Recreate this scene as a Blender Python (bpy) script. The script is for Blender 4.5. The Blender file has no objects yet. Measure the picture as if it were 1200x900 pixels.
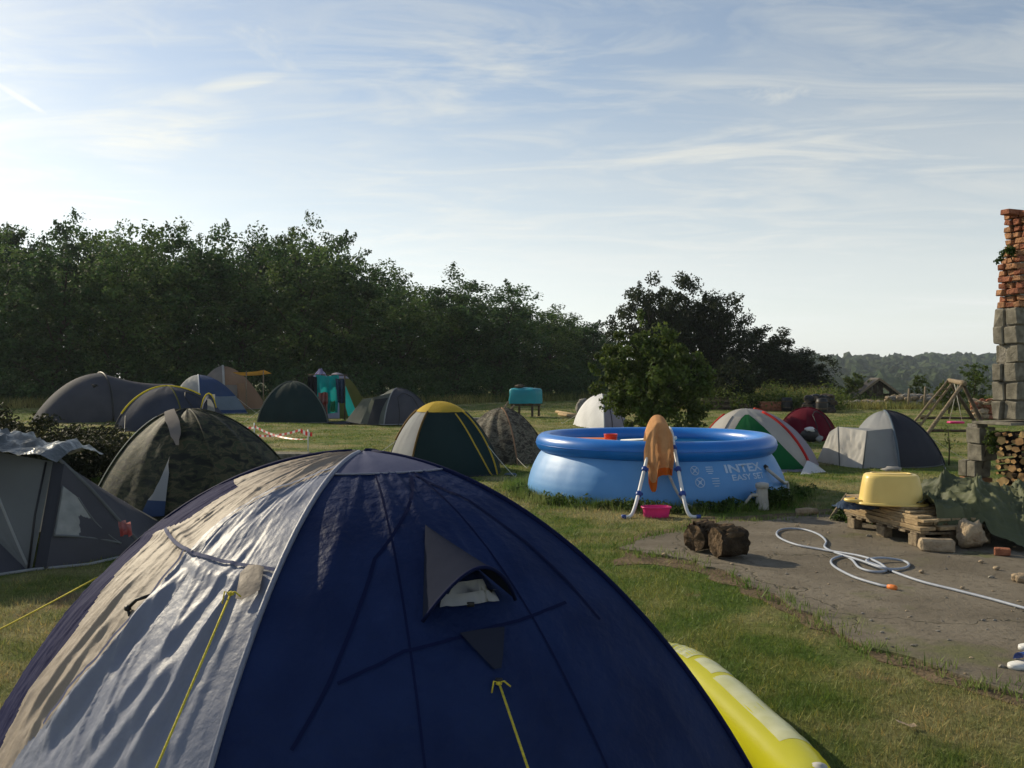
import bpy, bmesh, math, random
import numpy as np
from mathutils import Vector, noise as mnoise

R = math.radians
scene = bpy.context.scene
col = scene.collection

# ------------------------------------------------------------------ camera, sky, sun, exposure
FPX, HZ, CAMH = 1039.0, 440.0, 1.65          # focal length and horizon row in 1200x900 pixels
cam = bpy.data.cameras.new('camera')
cam.sensor_width = 36.0
cam.lens = 36.0 * FPX / 1200.0
cam.shift_y = -(450.0 - HZ) / 1200.0
cam.clip_start, cam.clip_end = 0.05, 6000.0
cam_o = bpy.data.objects.new('camera', cam)
cam_o.location = (0, 0, CAMH)
cam_o.rotation_euler = (R(90), 0, 0)
col.objects.link(cam_o)
scene.camera = cam_o

SUN_EL = R(27.0)
SUN_H = Vector((-0.77, 0.64, 0)).normalized()
SUN_DIR = Vector((SUN_H.x * math.cos(SUN_EL), SUN_H.y * math.cos(SUN_EL), math.sin(SUN_EL)))

world = bpy.data.worlds.new('World')
scene.world = world
world.use_nodes = True
wn, wl = world.node_tree.nodes, world.node_tree.links
wn.clear()
w_out = wn.new('ShaderNodeOutputWorld')
w_bg = wn.new('ShaderNodeBackground')
w_bg.inputs['Strength'].default_value = 0.088
w_sky = wn.new('ShaderNodeTexSky')
w_sky.sky_type = 'NISHITA'
w_sky.sun_disc = False
w_sky.sun_elevation = SUN_EL
w_sky.sun_rotation = math.atan2(SUN_H.x, SUN_H.y)
w_sky.altitude = 100
w_sky.air_density = 1.0
w_sky.dust_density = 0.4
w_sky.ozone_density = 0.6
w_tc = wn.new('ShaderNodeTexCoord')
w_sep = wn.new('ShaderNodeSeparateXYZ')
wl.new(w_tc.outputs['Generated'], w_sep.inputs[0])


def wmath(op, a, b=None, clamp=False):
    n = wn.new('ShaderNodeMath'); n.operation = op; n.use_clamp = clamp
    for i, v in enumerate((a, b)):
        if v is None: continue
        if isinstance(v, (int, float)): n.inputs[i].default_value = v
        else: wl.new(v, n.inputs[i])
    return n.outputs[0]


def wramp(x, a, b, va=0.0, vb=1.0):
    n = wn.new('ShaderNodeMapRange'); n.interpolation_type = 'SMOOTHSTEP'
    wl.new(x, n.inputs['Value'])
    for k, v in zip(('From Min', 'From Max', 'To Min', 'To Max'), (a, b, va, vb)): n.inputs[k].default_value = v
    return n.outputs[0]


def wmix(f, a, b):
    n = wn.new('ShaderNodeMix'); n.data_type = 'RGBA'
    if isinstance(f, (int, float)): n.inputs['Factor'].default_value = f
    else: wl.new(f, n.inputs['Factor'])
    for k, v in (('A', a), ('B', b)):
        s = [i for i in n.inputs if i.name == k and i.type == 'RGBA'][0]
        if isinstance(v, tuple): s.default_value = v
        else: wl.new(v, s)
    return [o for o in n.outputs if o.type == 'RGBA'][0]


zc = wmath('ADD', wmath('MAXIMUM', w_sep.outputs['Z'], 0.0), 0.10)
cu, cv = wmath('DIVIDE', w_sep.outputs['X'], zc), wmath('DIVIDE', w_sep.outputs['Y'], zc)


def cloud_layer(sx, sy, rot, scale, detail, rough, lo, hi, dist=0.6, off=(0, 0)):
    cmb = wn.new('ShaderNodeCombineXYZ'); wl.new(cu, cmb.inputs[0]); wl.new(cv, cmb.inputs[1])
    mp = wn.new('ShaderNodeMapping'); mp.inputs['Rotation'].default_value = (0, 0, rot)
    mp.inputs['Scale'].default_value = (sx, sy, 1); mp.inputs['Location'].default_value = (off[0], off[1], 0)
    wl.new(cmb.outputs[0], mp.inputs[0])
    nz = wn.new('ShaderNodeTexNoise'); nz.inputs['Scale'].default_value = scale; nz.inputs['Detail'].default_value = detail
    nz.inputs['Roughness'].default_value = rough; nz.inputs['Distortion'].default_value = dist
    wl.new(mp.outputs[0], nz.inputs['Vector'])
    return wramp(nz.outputs[0], lo, hi)


wisps = cloud_layer(0.75, 1.7, R(-20), 0.62, 9, 0.70, 0.46, 0.72, 1.6, (3.1, 1.7))
streak = cloud_layer(0.45, 2.4, R(30), 0.9, 9, 0.66, 0.50, 0.74, 1.1, (7.4, 0.3))
patch = cloud_layer(0.5, 0.8, 0, 0.45, 3, 0.5, 0.40, 0.62, 0.3, (0.6, 5.2))
veil = cloud_layer(0.30, 1.0, R(-8), 0.5, 6, 0.6, 0.30, 0.80, 0.4, (1.0, 4.2))
cl = wmath('MULTIPLY', wmath('MAXIMUM', wmath('MULTIPLY', wisps, 0.75), wmath('MULTIPLY', streak, 0.45)), wmath('ADD', wmath('MULTIPLY', patch, 0.85), 0.15))
cl = wmath('ADD', cl, wmath('MULTIPLY', veil, 0.62), True)
def sky_uv(px, py):
    v = Vector(((px - 600) / FPX, 1.0, (HZ - py) / FPX)).normalized()
    return v.x / (v.z + 0.10), v.y / (v.z + 0.10)


brush = cloud_layer(1.1, 2.6, R(-22), 1.0, 7, 0.62, 0.30, 0.82, 1.8, (2.2, 0.4))
brush2 = cloud_layer(2.6, 1.6, R(-12), 1.0, 7, 0.64, 0.32, 0.80, 1.8, (5.0, 2.0))


def cirrus(a, b, width, nz, gain):
    """A brushed cloud lying along the line between two sky points (given as seen from the camp)."""
    (u0, v0), (u1, v1) = sky_uv(*a), sky_uv(*b)
    L_ = math.hypot(u1 - u0, v1 - v0); c_, s_ = (u1 - u0) / L_, (v1 - v0) / L_
    du, dv = wmath('SUBTRACT', cu, (u0 + u1) / 2), wmath('SUBTRACT', cv, (v0 + v1) / 2)
    al = wmath('DIVIDE', wmath('ADD', wmath('MULTIPLY', du, c_), wmath('MULTIPLY', dv, s_)), L_ / 2)
    ac = wmath('DIVIDE', wmath('SUBTRACT', wmath('MULTIPLY', dv, c_), wmath('MULTIPLY', du, s_)), width)
    d2_ = wmath('ADD', wmath('MULTIPLY', al, al), wmath('MULTIPLY', ac, ac))
    if nz is None: return wmath('MULTIPLY', wramp(d2_, 1.0, 0.0), gain)
    return wmath('MULTIPLY', wmath('MULTIPLY', wramp(d2_, 2.2, 0.0), nz), gain * 1.3)


for args in (((-25, 84), (66, 142), 0.022, None, 1.0), ((40, 165), (285, 128), 0.22, brush, 1.1), ((-80, 175), (200, 185), 1.1, brush, 1.0),
             ((700, 200), (1040, 182), 0.45, brush, 1.0), ((870, 125), (1150, 135), 0.25, brush, 0.7), ((885, 75), (925, 120), 0.10, brush2, 0.8),
             ((330, -5), (352, 85), 0.14, brush2, 0.6), ((540, 108), (720, 112), 0.11, brush, 0.7), ((120, -5), (200, 75), 0.14, brush2, 0.55),
             ((230, 108), (340, 84), 0.04, brush, 0.9), ((300, 220), (740, 240), 1.6, brush, 0.8), ((600, 250), (1200, 265), 2.2, brush, 0.7)):
    cl = wmath('MAXIMUM', cl, cirrus(*args), True)
hzn = wramp(w_sep.outputs['Z'], 0.0, 0.46, 1.0, 0.0)
hz2 = wmath('MULTIPLY', wmath('POWER', hzn, 1.05), 0.76)
cl = wmath('SUBTRACT', wmath('ADD', cl, hz2), wmath('MULTIPLY', cl, hz2), True)
# cloud brightness follows the sky's own glow toward the sun
bw = wn.new('ShaderNodeRGBToBW'); wl.new(w_sky.outputs[0], bw.inputs[0])
cb = wmath('ADD', wmath('MULTIPLY', bw.outputs[0], 0.70), 3.7)
ccol = wn.new('ShaderNodeVectorMath'); ccol.operation = 'SCALE'; ccol.inputs[0].default_value = (0.965, 1.0, 0.975); wl.new(cb, ccol.inputs['Scale'])
w_col = wmix(cl, w_sky.outputs[0], ccol.outputs[0])
wl.new(w_col, w_bg.inputs['Color'])
wl.new(w_bg.outputs[0], w_out.inputs['Surface'])

sun = bpy.data.lights.new('sun', 'SUN')
sun.energy = 3.8
sun.angle = R(0.55)
sun.color = (1.0, 0.87, 0.64)
sun_o = bpy.data.objects.new('sun', sun)
sun_o.rotation_euler = (-SUN_DIR).to_track_quat('-Z', 'Y').to_euler()
sun_o.location = (-60, 50, 40)
col.objects.link(sun_o)

scene.view_settings.view_transform = 'Standard'
scene.view_settings.look = 'None'
scene.view_settings.gamma = 1.0
scene.view_settings.exposure = 0.45
scene.render.engine = 'CYCLES'
scene.cycles.use_denoising = True
scene.cycles.use_adaptive_sampling = True
scene.cycles.adaptive_threshold = 0.02
scene.cycles.max_bounces = 4
scene.cycles.diffuse_bounces = 3
scene.cycles.glossy_bounces = 2
scene.cycles.transmission_bounces = 4
scene.cycles.transparent_max_bounces = 8
scene.cycles.volume_bounces = 0

rnd = random.Random(7)
NR = np.random.default_rng(7)


def at(px, py, z=0.0):
    """Point where the photograph's pixel (1200x900) meets the level z."""
    d = FPX * (CAMH - z) / (py - HZ)
    return Vector(((px - 600.0) / FPX * d, d, z))


def atd(px, py, d):
    """Point seen at pixel (px, py), d metres in front of the camera."""
    return Vector(((px - 600.0) / FPX * d, d, CAMH - (py - HZ) * d / FPX))


# ------------------------------------------------------------------ materials
MATS = {}


def nodes_of(name):
    m = bpy.data.materials.new(name)
    m.use_nodes = True
    nt = m.node_tree
    nt.nodes.clear()
    return m, nt.nodes, nt.links


def material(name, c, c2=None, scale=6.0, rough=0.6, spec=0.3, bump=0.0, bscale=None, detail=5, trans=0.0, metal=0.0, coat=0.0,
             contrast=(0.35, 0.65), attr=None, alpha=1.0, stretch=None, transcol=None, sheen=0.0, coord='Object', bdist=0.02):
    """Procedural material: two colours mixed by noise, noise bump, optional translucency (thin cloth, leaves)."""
    m, N, L = nodes_of(name)
    out = N.new('ShaderNodeOutputMaterial')
    p = N.new('ShaderNodeBsdfPrincipled')
    p.inputs['Roughness'].default_value = rough
    p.inputs['Specular IOR Level'].default_value = spec
    p.inputs['Metallic'].default_value = metal
    p.inputs['Coat Weight'].default_value = coat
    p.inputs['Sheen Weight'].default_value = sheen
    p.inputs['Alpha'].default_value = alpha
    tc = N.new('ShaderNodeTexCoord')
    vec = tc.outputs[coord]
    if stretch:
        mp = N.new('ShaderNodeMapping'); mp.inputs['Scale'].default_value = stretch
        L.new(vec, mp.inputs[0]); vec = mp.outputs[0]
    nz = N.new('ShaderNodeTexNoise'); nz.inputs['Scale'].default_value = scale; nz.inputs['Detail'].default_value = detail
    L.new(vec, nz.inputs['Vector'])
    if c2 is None: c2 = tuple(x * 0.82 for x in c)
    rp = N.new('ShaderNodeValToRGB')
    rp.color_ramp.elements[0].position, rp.color_ramp.elements[1].position = contrast
    rp.color_ramp.elements[0].color = (*c2, 1); rp.color_ramp.elements[1].color = (*c, 1)
    L.new(nz.outputs[0], rp.inputs[0])
    colour = rp.outputs[0]
    if attr:
        at_ = N.new('ShaderNodeAttribute'); at_.attribute_name = attr
        mx = N.new('ShaderNodeMix'); mx.data_type = 'RGBA'; mx.blend_type = 'MULTIPLY'; mx.inputs['Factor'].default_value = 1.0
        A = [i for i in mx.inputs if i.type == 'RGBA']
        L.new(colour, A[0]); L.new(at_.outputs['Color'], A[1])
        colour = [o for o in mx.outputs if o.type == 'RGBA'][0]
    L.new(colour, p.inputs['Base Color'])
    nrm = None
    if bump:
        nb = N.new('ShaderNodeTexNoise'); nb.inputs['Scale'].default_value = bscale or scale * 4; nb.inputs['Detail'].default_value = 6
        L.new(vec, nb.inputs['Vector'])
        b = N.new('ShaderNodeBump'); b.inputs['Strength'].default_value = bump; b.inputs['Distance'].default_value = bdist
        L.new(nb.outputs[0], b.inputs['Height']); L.new(b.outputs[0], p.inputs['Normal']); nrm = b
    sh = p.outputs[0]
    if trans:
        t = N.new('ShaderNodeBsdfTranslucent')
        if transcol: t.inputs['Color'].default_value = (*transcol, 1)
        else: L.new(colour, t.inputs['Color'])
        mx = N.new('ShaderNodeMixShader'); mx.inputs[0].default_value = trans
        L.new(sh, mx.inputs[1]); L.new(t.outputs[0], mx.inputs[2]); sh = mx.outputs[0]
    L.new(sh, out.inputs['Surface'])
    MATS[name] = m
    return m


def fabric(name, c, c2=None, trans=0.18, rough=0.78, spec=0.08, scale=1.3, bump=0.35, bscale=9.0):
    return material(name, c, c2 or tuple(x * 0.8 for x in c), scale=scale, rough=rough, spec=spec, bump=bump, bscale=bscale, trans=trans, detail=4, bdist=0.015)


M = {}
M['navy'] = fabric('navy nylon', (0.015, 0.031, 0.104), (0.009, 0.020, 0.076), trans=0.24, rough=0.6, spec=0.14, scale=4.5, bump=0.6, bscale=30)
M['navy_dark'] = fabric('dark navy tape and pole shadow', (0.007, 0.012, 0.052), trans=0.1)  # sleeves and piping, also the painted shadow lines of the inner poles
M['navy_edge_shaded'] = fabric('shaded navy edge nylon', (0.010, 0.013, 0.062), trans=0.1, rough=0.8, spec=0.05)  # navy darkened in colour for the shade of a panel turned from the sun
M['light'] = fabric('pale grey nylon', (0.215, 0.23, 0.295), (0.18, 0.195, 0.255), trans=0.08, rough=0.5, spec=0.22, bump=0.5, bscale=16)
M['beige'] = fabric('sand nylon', (0.34, 0.28, 0.22), (0.29, 0.235, 0.185), trans=0.12, rough=0.6, spec=0.18, bump=0.5, bscale=15)
M['capgrey'] = fabric('lavender grey nylon', (0.11, 0.12, 0.20), (0.08, 0.09, 0.16), trans=0.2)
M['slate'] = fabric('slate grey nylon', (0.085, 0.085, 0.10), (0.065, 0.066, 0.08), trans=0.2)
M['hood'] = fabric('dark grey mesh cloth', (0.027, 0.031, 0.048), trans=0.03, rough=1.0, spec=0.0)
M['grey_light'] = fabric('light grey polyester', (0.36, 0.37, 0.38), trans=0.3)
M['porch_sunlit'] = fabric('sunlit grey polyester', (0.60, 0.58, 0.54), trans=0.3)  # grey porch cloth with sunlight put into its paler colour
M['grey_mid'] = fabric('mid grey polyester', (0.17, 0.18, 0.185), trans=0.25)
M['grey_dark'] = fabric('charcoal polyester', (0.048, 0.050, 0.062), trans=0.15)
M['grey_green'] = fabric('grey green polyester', (0.16, 0.175, 0.155), trans=0.25)
M['dark_green'] = fabric('dark green polyester', (0.018, 0.036, 0.036), trans=0.15)
M['bottle'] = fabric('bottle green polyester', (0.022, 0.045, 0.040), trans=0.2)
M['yellow'] = fabric('yellow polyester', (0.62, 0.43, 0.06), trans=0.25)
M['sleeve_brown'] = fabric('brown orange sleeve', (0.17, 0.10, 0.03), trans=0.05)
M['sleeve_yellow'] = fabric('bright yellow sleeve', (0.70, 0.54, 0.03), trans=0.05)
M['blue_slate'] = fabric('slate blue polyester', (0.052, 0.060, 0.088), trans=0.2)
M['blue_mid'] = fabric('blue polyester', (0.045, 0.075, 0.16), trans=0.2)
M['blue_grey'] = fabric('blue grey polyester', (0.16, 0.20, 0.24), trans=0.2)
M['tan'] = fabric('tan cotton', (0.30, 0.19, 0.12), (0.25, 0.155, 0.10), trans=0.25, rough=0.8)
M['tan_grey'] = fabric('taupe cotton', (0.26, 0.23, 0.21), trans=0.25, rough=0.8)
M['orange_cloth'] = fabric('orange awning cloth', (0.72, 0.36, 0.05), trans=0.4)
M['olive'] = fabric('olive polyester', (0.13, 0.13, 0.035), trans=0.3)
M['white_cloth'] = fabric('white polyester', (0.84, 0.84, 0.85), trans=0.25)
M['off_white'] = fabric('off white polyester', (0.50, 0.48, 0.45), trans=0.3)
M['lilac'] = fabric('lilac grey polyester', (0.32, 0.30, 0.36), trans=0.25)
M['green_cloth'] = fabric('bright green polyester', (0.015, 0.13, 0.045), trans=0.25)
M['red_tape'] = fabric('red sleeve', (0.50, 0.035, 0.03), trans=0.1)
M['maroon'] = fabric('maroon polyester', (0.13, 0.010, 0.022), trans=0.25)
M['coral'] = fabric('coral red sleeve', (0.62, 0.10, 0.06), trans=0.2)
M['turquoise'] = fabric('turquoise towel', (0.02, 0.36, 0.36), trans=0.25, rough=0.9, spec=0.1)
M['red_towel'] = fabric('red towel', (0.34, 0.06, 0.045), (0.42, 0.22, 0.20), trans=0.2, rough=0.9, spec=0.1, scale=5)
M['dark_cloth'] = fabric('black cloth', (0.018, 0.018, 0.024), trans=0.02, rough=0.9)
M['mint'] = fabric('mint cloth', (0.06, 0.40, 0.20), trans=0.3)
M['violet_cloth'] = fabric('pale violet cloth', (0.38, 0.37, 0.58), trans=0.2)
M['orange_towel'] = fabric('faded orange terry towel', (0.66, 0.36, 0.17), (0.57, 0.30, 0.135), trans=0.22, rough=0.95, spec=0.05, scale=9, bump=0.8, bscale=120)
M['towel_hem'] = fabric('deep orange towel hem', (0.70, 0.17, 0.03), trans=0.22, rough=0.95, spec=0.05)
M['tarp'] = fabric('green tarpaulin', (0.098, 0.108, 0.052), (0.060, 0.070, 0.036), trans=0.03, rough=0.62, spec=0.25, bump=0.5, bscale=12)
M['denim'] = fabric('dark blue denim', (0.025, 0.04, 0.075), (0.05, 0.075, 0.12), trans=0.0, rough=0.9, scale=14)
M['foil'] = material('silver foil', (0.17, 0.18, 0.18), (0.09, 0.10, 0.10), scale=5, rough=0.28, spec=0.5, metal=0.85, bump=1.0, bscale=16)
M['rope'] = material('yellow guy rope', (0.75, 0.62, 0.06), (0.55, 0.45, 0.05), scale=80, rough=0.8, bump=0.5)
M['rope_pale'] = material('pale guy rope', (0.55, 0.53, 0.45), scale=60, rough=0.8)
M['pole'] = material('black pole', (0.02, 0.02, 0.022), rough=0.5)
M['steel'] = material('galvanised steel', (0.5, 0.5, 0.52), rough=0.35, metal=0.8)
M['camo'] = None


def camo(name, cols, scale):
    m, N, L = nodes_of(name)
    out = N.new('ShaderNodeOutputMaterial'); p = N.new('ShaderNodeBsdfPrincipled'); p.inputs['Roughness'].default_value = 0.7
    p.inputs['Specular IOR Level'].default_value = 0.25
    tc = N.new('ShaderNodeTexCoord')
    mp = N.new('ShaderNodeMapping'); mp.inputs['Scale'].default_value = (1, 1, 2.0); L.new(tc.outputs['Object'], mp.inputs[0])
    nz = N.new('ShaderNodeTexNoise'); nz.inputs['Scale'].default_value = scale; nz.inputs['Detail'].default_value = 4; nz.inputs['Roughness'].default_value = 0.6; nz.inputs['Distortion'].default_value = 0.8
    L.new(mp.outputs[0], nz.inputs['Vector'])
    rp = N.new('ShaderNodeValToRGB'); rp.color_ramp.interpolation = 'CONSTANT'
    e = rp.color_ramp.elements
    ps = (0.0, 0.43, 0.52, 0.60)
    while len(e) < len(cols): e.new(0.5)
    for i, c in enumerate(cols): e[i].position = ps[i]; e[i].color = (*c, 1)
    L.new(nz.outputs[0], rp.inputs[0]); L.new(rp.outputs[0], p.inputs['Base Color'])
    nb = N.new('ShaderNodeTexNoise'); nb.inputs['Scale'].default_value = 7; L.new(tc.outputs['Object'], nb.inputs['Vector'])
    b = N.new('ShaderNodeBump'); b.inputs['Strength'].default_value = 0.4; b.inputs['Distance'].default_value = 0.02
    L.new(nb.outputs[0], b.inputs['Height']); L.new(b.outputs[0], p.inputs['Normal'])
    t = N.new('ShaderNodeBsdfTranslucent'); L.new(rp.outputs[0], t.inputs['Color'])
    mx = N.new('ShaderNodeMixShader'); mx.inputs[0].default_value = 0.15
    L.new(p.outputs[0], mx.inputs[1]); L.new(t.outputs[0], mx.inputs[2]); L.new(mx.outputs[0], out.inputs['Surface'])
    return m


M['camo'] = camo('dark camouflage', [(0.010, 0.011, 0.008), (0.026, 0.030, 0.015), (0.065, 0.058, 0.030), (0.035, 0.045, 0.02)], 5.5)
M['camo_brown'] = camo('brown leaf camouflage', [(0.035, 0.028, 0.020), (0.09, 0.075, 0.05), (0.17, 0.15, 0.11), (0.07, 0.07, 0.045)], 9.0)

M['wood_grey'] = material('weathered wood', (0.30, 0.24, 0.16), (0.16, 0.12, 0.08), scale=5, rough=0.85, spec=0.15, bump=0.6, bscale=20, stretch=(6, 6, 6))
M['wood_dark'] = material('old dark wood', (0.11, 0.085, 0.06), (0.05, 0.04, 0.03), scale=6, rough=0.9, spec=0.1, bump=0.7, bscale=24)
M['plank'] = material('sawn plank', (0.42, 0.31, 0.18), (0.25, 0.18, 0.10), scale=3, rough=0.8, spec=0.15, bump=0.6, bscale=10, stretch=(9, 2, 14))
M['bark'] = material('rough bark', (0.060, 0.044, 0.030), (0.024, 0.018, 0.013), scale=9, rough=0.95, spec=0.08, bump=1.0, bscale=22, bdist=0.04)
M['trunk'] = material('tree bark', (0.075, 0.06, 0.045), (0.035, 0.03, 0.024), scale=5, rough=0.95, spec=0.1, bump=0.8, bscale=12)
M['logwood'] = material('rotten log wood', (0.145, 0.10, 0.062), (0.045, 0.032, 0.021), scale=8, rough=0.95, spec=0.08, bump=1.0, bscale=26, bdist=0.03)
M['firewood_end'] = material('cut firewood', (0.56, 0.38, 0.17), (0.36, 0.21, 0.085), scale=7, rough=0.85, spec=0.1, bump=0.5, bscale=30)
M['firewood_dark'] = material('weathered firewood', (0.36, 0.22, 0.10), (0.20, 0.11, 0.05), scale=9, rough=0.9, spec=0.1, bump=0.5, bscale=30)
M['block'] = material('concrete block', (0.23, 0.21, 0.165), (0.12, 0.11, 0.085), scale=10, rough=0.95, spec=0.12, bump=0.9, bscale=55, bdist=0.012)
M['brick'] = material('red brick', (0.33, 0.135, 0.075), (0.21, 0.08, 0.05), scale=12, rough=0.92, spec=0.12, bump=0.8, bscale=45)
M['brick_pale'] = material('orange brick', (0.42, 0.22, 0.115), (0.28, 0.14, 0.075), scale=12, rough=0.92, spec=0.12, bump=0.8, bscale=45)
M['mortar'] = material('old mortar', (0.26, 0.24, 0.20), (0.17, 0.155, 0.13), scale=14, rough=0.98, spec=0.08, bump=1.0, bscale=40)
M['stone'] = material('sandy stone', (0.42, 0.33, 0.22), (0.25, 0.19, 0.13), scale=7, rough=0.95, spec=0.1, bump=1.0, bscale=24, bdist=0.03)
M['stone_grey'] = material('grey stone', (0.27, 0.255, 0.225), (0.14, 0.13, 0.12), scale=9, rough=0.95, spec=0.1, bump=1.0, bscale=24)
M['pool_wall'] = material('light blue vinyl', (0.105, 0.29, 0.59), (0.085, 0.255, 0.54), scale=2.5, rough=0.5, spec=0.35, bump=0.12, bscale=6)
M['pool_ring'] = material('royal blue vinyl', (0.010, 0.155, 0.53), (0.008, 0.14, 0.48), scale=3, rough=0.32, spec=0.42, bump=0.06, bscale=5)
M['pool_in'] = material('inner blue vinyl', (0.02, 0.16, 0.60), rough=0.35)
M['print_white'] = material('white vinyl print', (0.42, 0.55, 0.74), rough=0.5)
M['white_plastic'] = material('white plastic', (0.68, 0.68, 0.66), rough=0.4, spec=0.4)
M['grey_plastic'] = material('grey plastic', (0.42, 0.41, 0.38), (0.34, 0.33, 0.3), scale=10, rough=0.5, spec=0.35)
M['blue_plastic'] = material('navy blue plastic', (0.012, 0.05, 0.26), rough=0.4, spec=0.45)
M['tub'] = material('pale yellow plastic', (0.84, 0.63, 0.20), (0.78, 0.57, 0.17), scale=4, rough=0.36, spec=0.45, trans=0.10)
M['pink'] = material('pink plastic', (0.80, 0.035, 0.22), rough=0.35, spec=0.45, trans=0.15)
M['red_toy'] = material('orange red plastic', (0.80, 0.07, 0.04), rough=0.35, spec=0.4)
M['orange_toy'] = material('orange vinyl', (0.75, 0.22, 0.05), rough=0.4, spec=0.4)
M['boat_yellow'] = material('translucent yellow vinyl', (0.68, 0.66, 0.03), (0.62, 0.60, 0.03), scale=3, rough=0.24, spec=0.5, trans=0.5, transcol=(0.80, 0.78, 0.04))
M['boat_print'] = material('milky print on vinyl', (0.62, 0.63, 0.40), (0.52, 0.53, 0.26), scale=9, rough=0.3, spec=0.5, trans=0.25)
M['hose'] = material('grey blue garden hose', (0.33, 0.36, 0.42), (0.27, 0.30, 0.36), scale=30, rough=0.5, spec=0.4)
M['orange_plastic'] = material('orange plastic', (0.72, 0.20, 0.04), rough=0.45)
M['tape_red'] = material('red barrier tape', (0.60, 0.05, 0.04), rough=0.5, trans=0.2)
M['tape_white'] = material('white barrier tape', (0.72, 0.70, 0.68), rough=0.5, trans=0.2)
M['window'] = material('cloudy clear vinyl', (0.30, 0.31, 0.30), (0.15, 0.16, 0.16), scale=4, rough=0.2, spec=0.6, trans=0.2, bump=0.5, bscale=7)
M['clear_dark'] = material('dark cloth lining', (0.03, 0.034, 0.04), rough=0.7)
M['mesh_white'] = material('white mosquito mesh', (0.36, 0.37, 0.40), rough=0.8, trans=0.2)
M['roof_tile'] = material('old roof boards', (0.13, 0.115, 0.10), (0.08, 0.07, 0.06), scale=7, rough=0.9)
M['turq_tarp'] = fabric('turquoise tarpaulin', (0.04, 0.30, 0.36), (0.03, 0.22, 0.28), trans=0.1, rough=0.35, bump=0.8, bscale=6)
M['black'] = material('black plastic', (0.02, 0.02, 0.022), rough=0.5)

LEAF = dict(trans=0.42, rough=0.6, spec=0.10, contrast=(0.3, 0.7), attr='tint')
M['leaf_wood'] = material('woodland leaves', (0.062, 0.108, 0.036), (0.034, 0.066, 0.024), scale=0.5, **LEAF)
M['leaf_wood_pale'] = material('paler woodland leaves', (0.088, 0.136, 0.040), (0.050, 0.084, 0.026), scale=0.5, **LEAF)
M['leaf_dark'] = material('dark evergreen leaves', (0.032, 0.043, 0.017), (0.020, 0.029, 0.012), scale=0.6, **LEAF)
M['leaf_apple'] = material('fruit tree leaves', (0.092, 0.128, 0.030), (0.052, 0.080, 0.020), scale=1.2, **LEAF)
M['leaf_bush'] = material('yellow green leaves', (0.105, 0.135, 0.03), (0.07, 0.10, 0.022), scale=0.8, **LEAF)
M['leaf_hedge'] = material('brown green hedge leaves', (0.026, 0.030, 0.014), (0.014, 0.017, 0.009), scale=1.0, **LEAF)
M['leaf_weed'] = material('weed leaves', (0.075, 0.115, 0.03), (0.04, 0.07, 0.02), scale=3.0, **LEAF)
M['weeds'] = material('tall dry weeds', (0.26, 0.23, 0.085), (0.11, 0.14, 0.045), scale=0.35, trans=0.35, rough=0.8, spec=0.1, attr='tint', contrast=(0.38, 0.62))
M['far_wood'] = material('far woodland', (0.042, 0.062, 0.026), (0.024, 0.038, 0.018), scale=0.06, rough=0.95, spec=0.05, bump=1.0, bscale=0.35, bdist=1.5, attr='tint')

# lawn colours shared by the ground sheet and the blades


def lawn_colour(N, L, vec):
    """Green turf with straw patches and bare brown spots, from noise in world position."""
    def nz(s, d=4, r=0.55):
        n = N.new('ShaderNodeTexNoise'); n.inputs['Scale'].default_value = s; n.inputs['Detail'].default_value = d; n.inputs['Roughness'].default_value = r
        L.new(vec, n.inputs['Vector']); return n.outputs[0]

    def ramp(x, a, b):
        n = N.new('ShaderNodeMapRange'); n.interpolation_type = 'SMOOTHSTEP'; n.inputs['From Min'].default_value = a; n.inputs['From Max'].default_value = b
        L.new(x, n.inputs['Value']); return n.outputs[0]

    def mix(f, a, b):
        n = N.new('ShaderNodeMix'); n.data_type = 'RGBA'; L.new(f, n.inputs['Factor'])
        A = [i for i in n.inputs if i.type == 'RGBA']
        for s, v in zip(A, (a, b)):
            if isinstance(v, tuple): s.default_value = (*v, 1)
            else: L.new(v, s)
        return [o for o in n.outputs if o.type == 'RGBA'][0]
    c = mix(ramp(nz(2.2), 0.38, 0.62), (0.088, 0.138, 0.024), (0.158, 0.180, 0.044))
    c = mix(ramp(nz(0.55, 5, 0.6), 0.44, 0.64), c, (0.280, 0.250, 0.115))
    c = mix(ramp(nz(1.3, 6, 0.65), 0.58, 0.70), c, (0.225, 0.165, 0.095))
    return c, nz


def ground_material():
    m, N, L = nodes_of('meadow turf')
    out = N.new('ShaderNodeOutputMaterial'); p = N.new('ShaderNodeBsdfPrincipled'); p.inputs['Roughness'].default_value = 0.95; p.inputs['Specular IOR Level'].default_value = 0.1
    g = N.new('ShaderNodeNewGeometry')
    c, nz = lawn_colour(N, L, g.outputs['Position'])
    fine = nz(38, 6, 0.7)
    mul = N.new('ShaderNodeMix'); mul.data_type = 'RGBA'; mul.blend_type = 'MULTIPLY'; mul.inputs['Factor'].default_value = 1.0
    mr = N.new('ShaderNodeMapRange'); mr.inputs['From Min'].default_value = 0.3; mr.inputs['From Max'].default_value = 0.7; mr.inputs['To Min'].default_value = 0.5; mr.inputs['To Max'].default_value = 1.15
    L.new(fine, mr.inputs['Value'])
    A = [i for i in mul.inputs if i.type == 'RGBA']; L.new(c, A[0]); L.new(mr.outputs[0], A[1])
    L.new([o for o in mul.outputs if o.type == 'RGBA'][0], p.inputs['Base Color'])
    b = N.new('ShaderNodeBump'); b.inputs['Strength'].default_value = 0.9; b.inputs['Distance'].default_value = 0.05
    L.new(nz(24, 8, 0.7), b.inputs['Height']); L.new(b.outputs[0], p.inputs['Normal'])
    L.new(p.outputs[0], out.inputs['Surface'])
    return m


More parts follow.
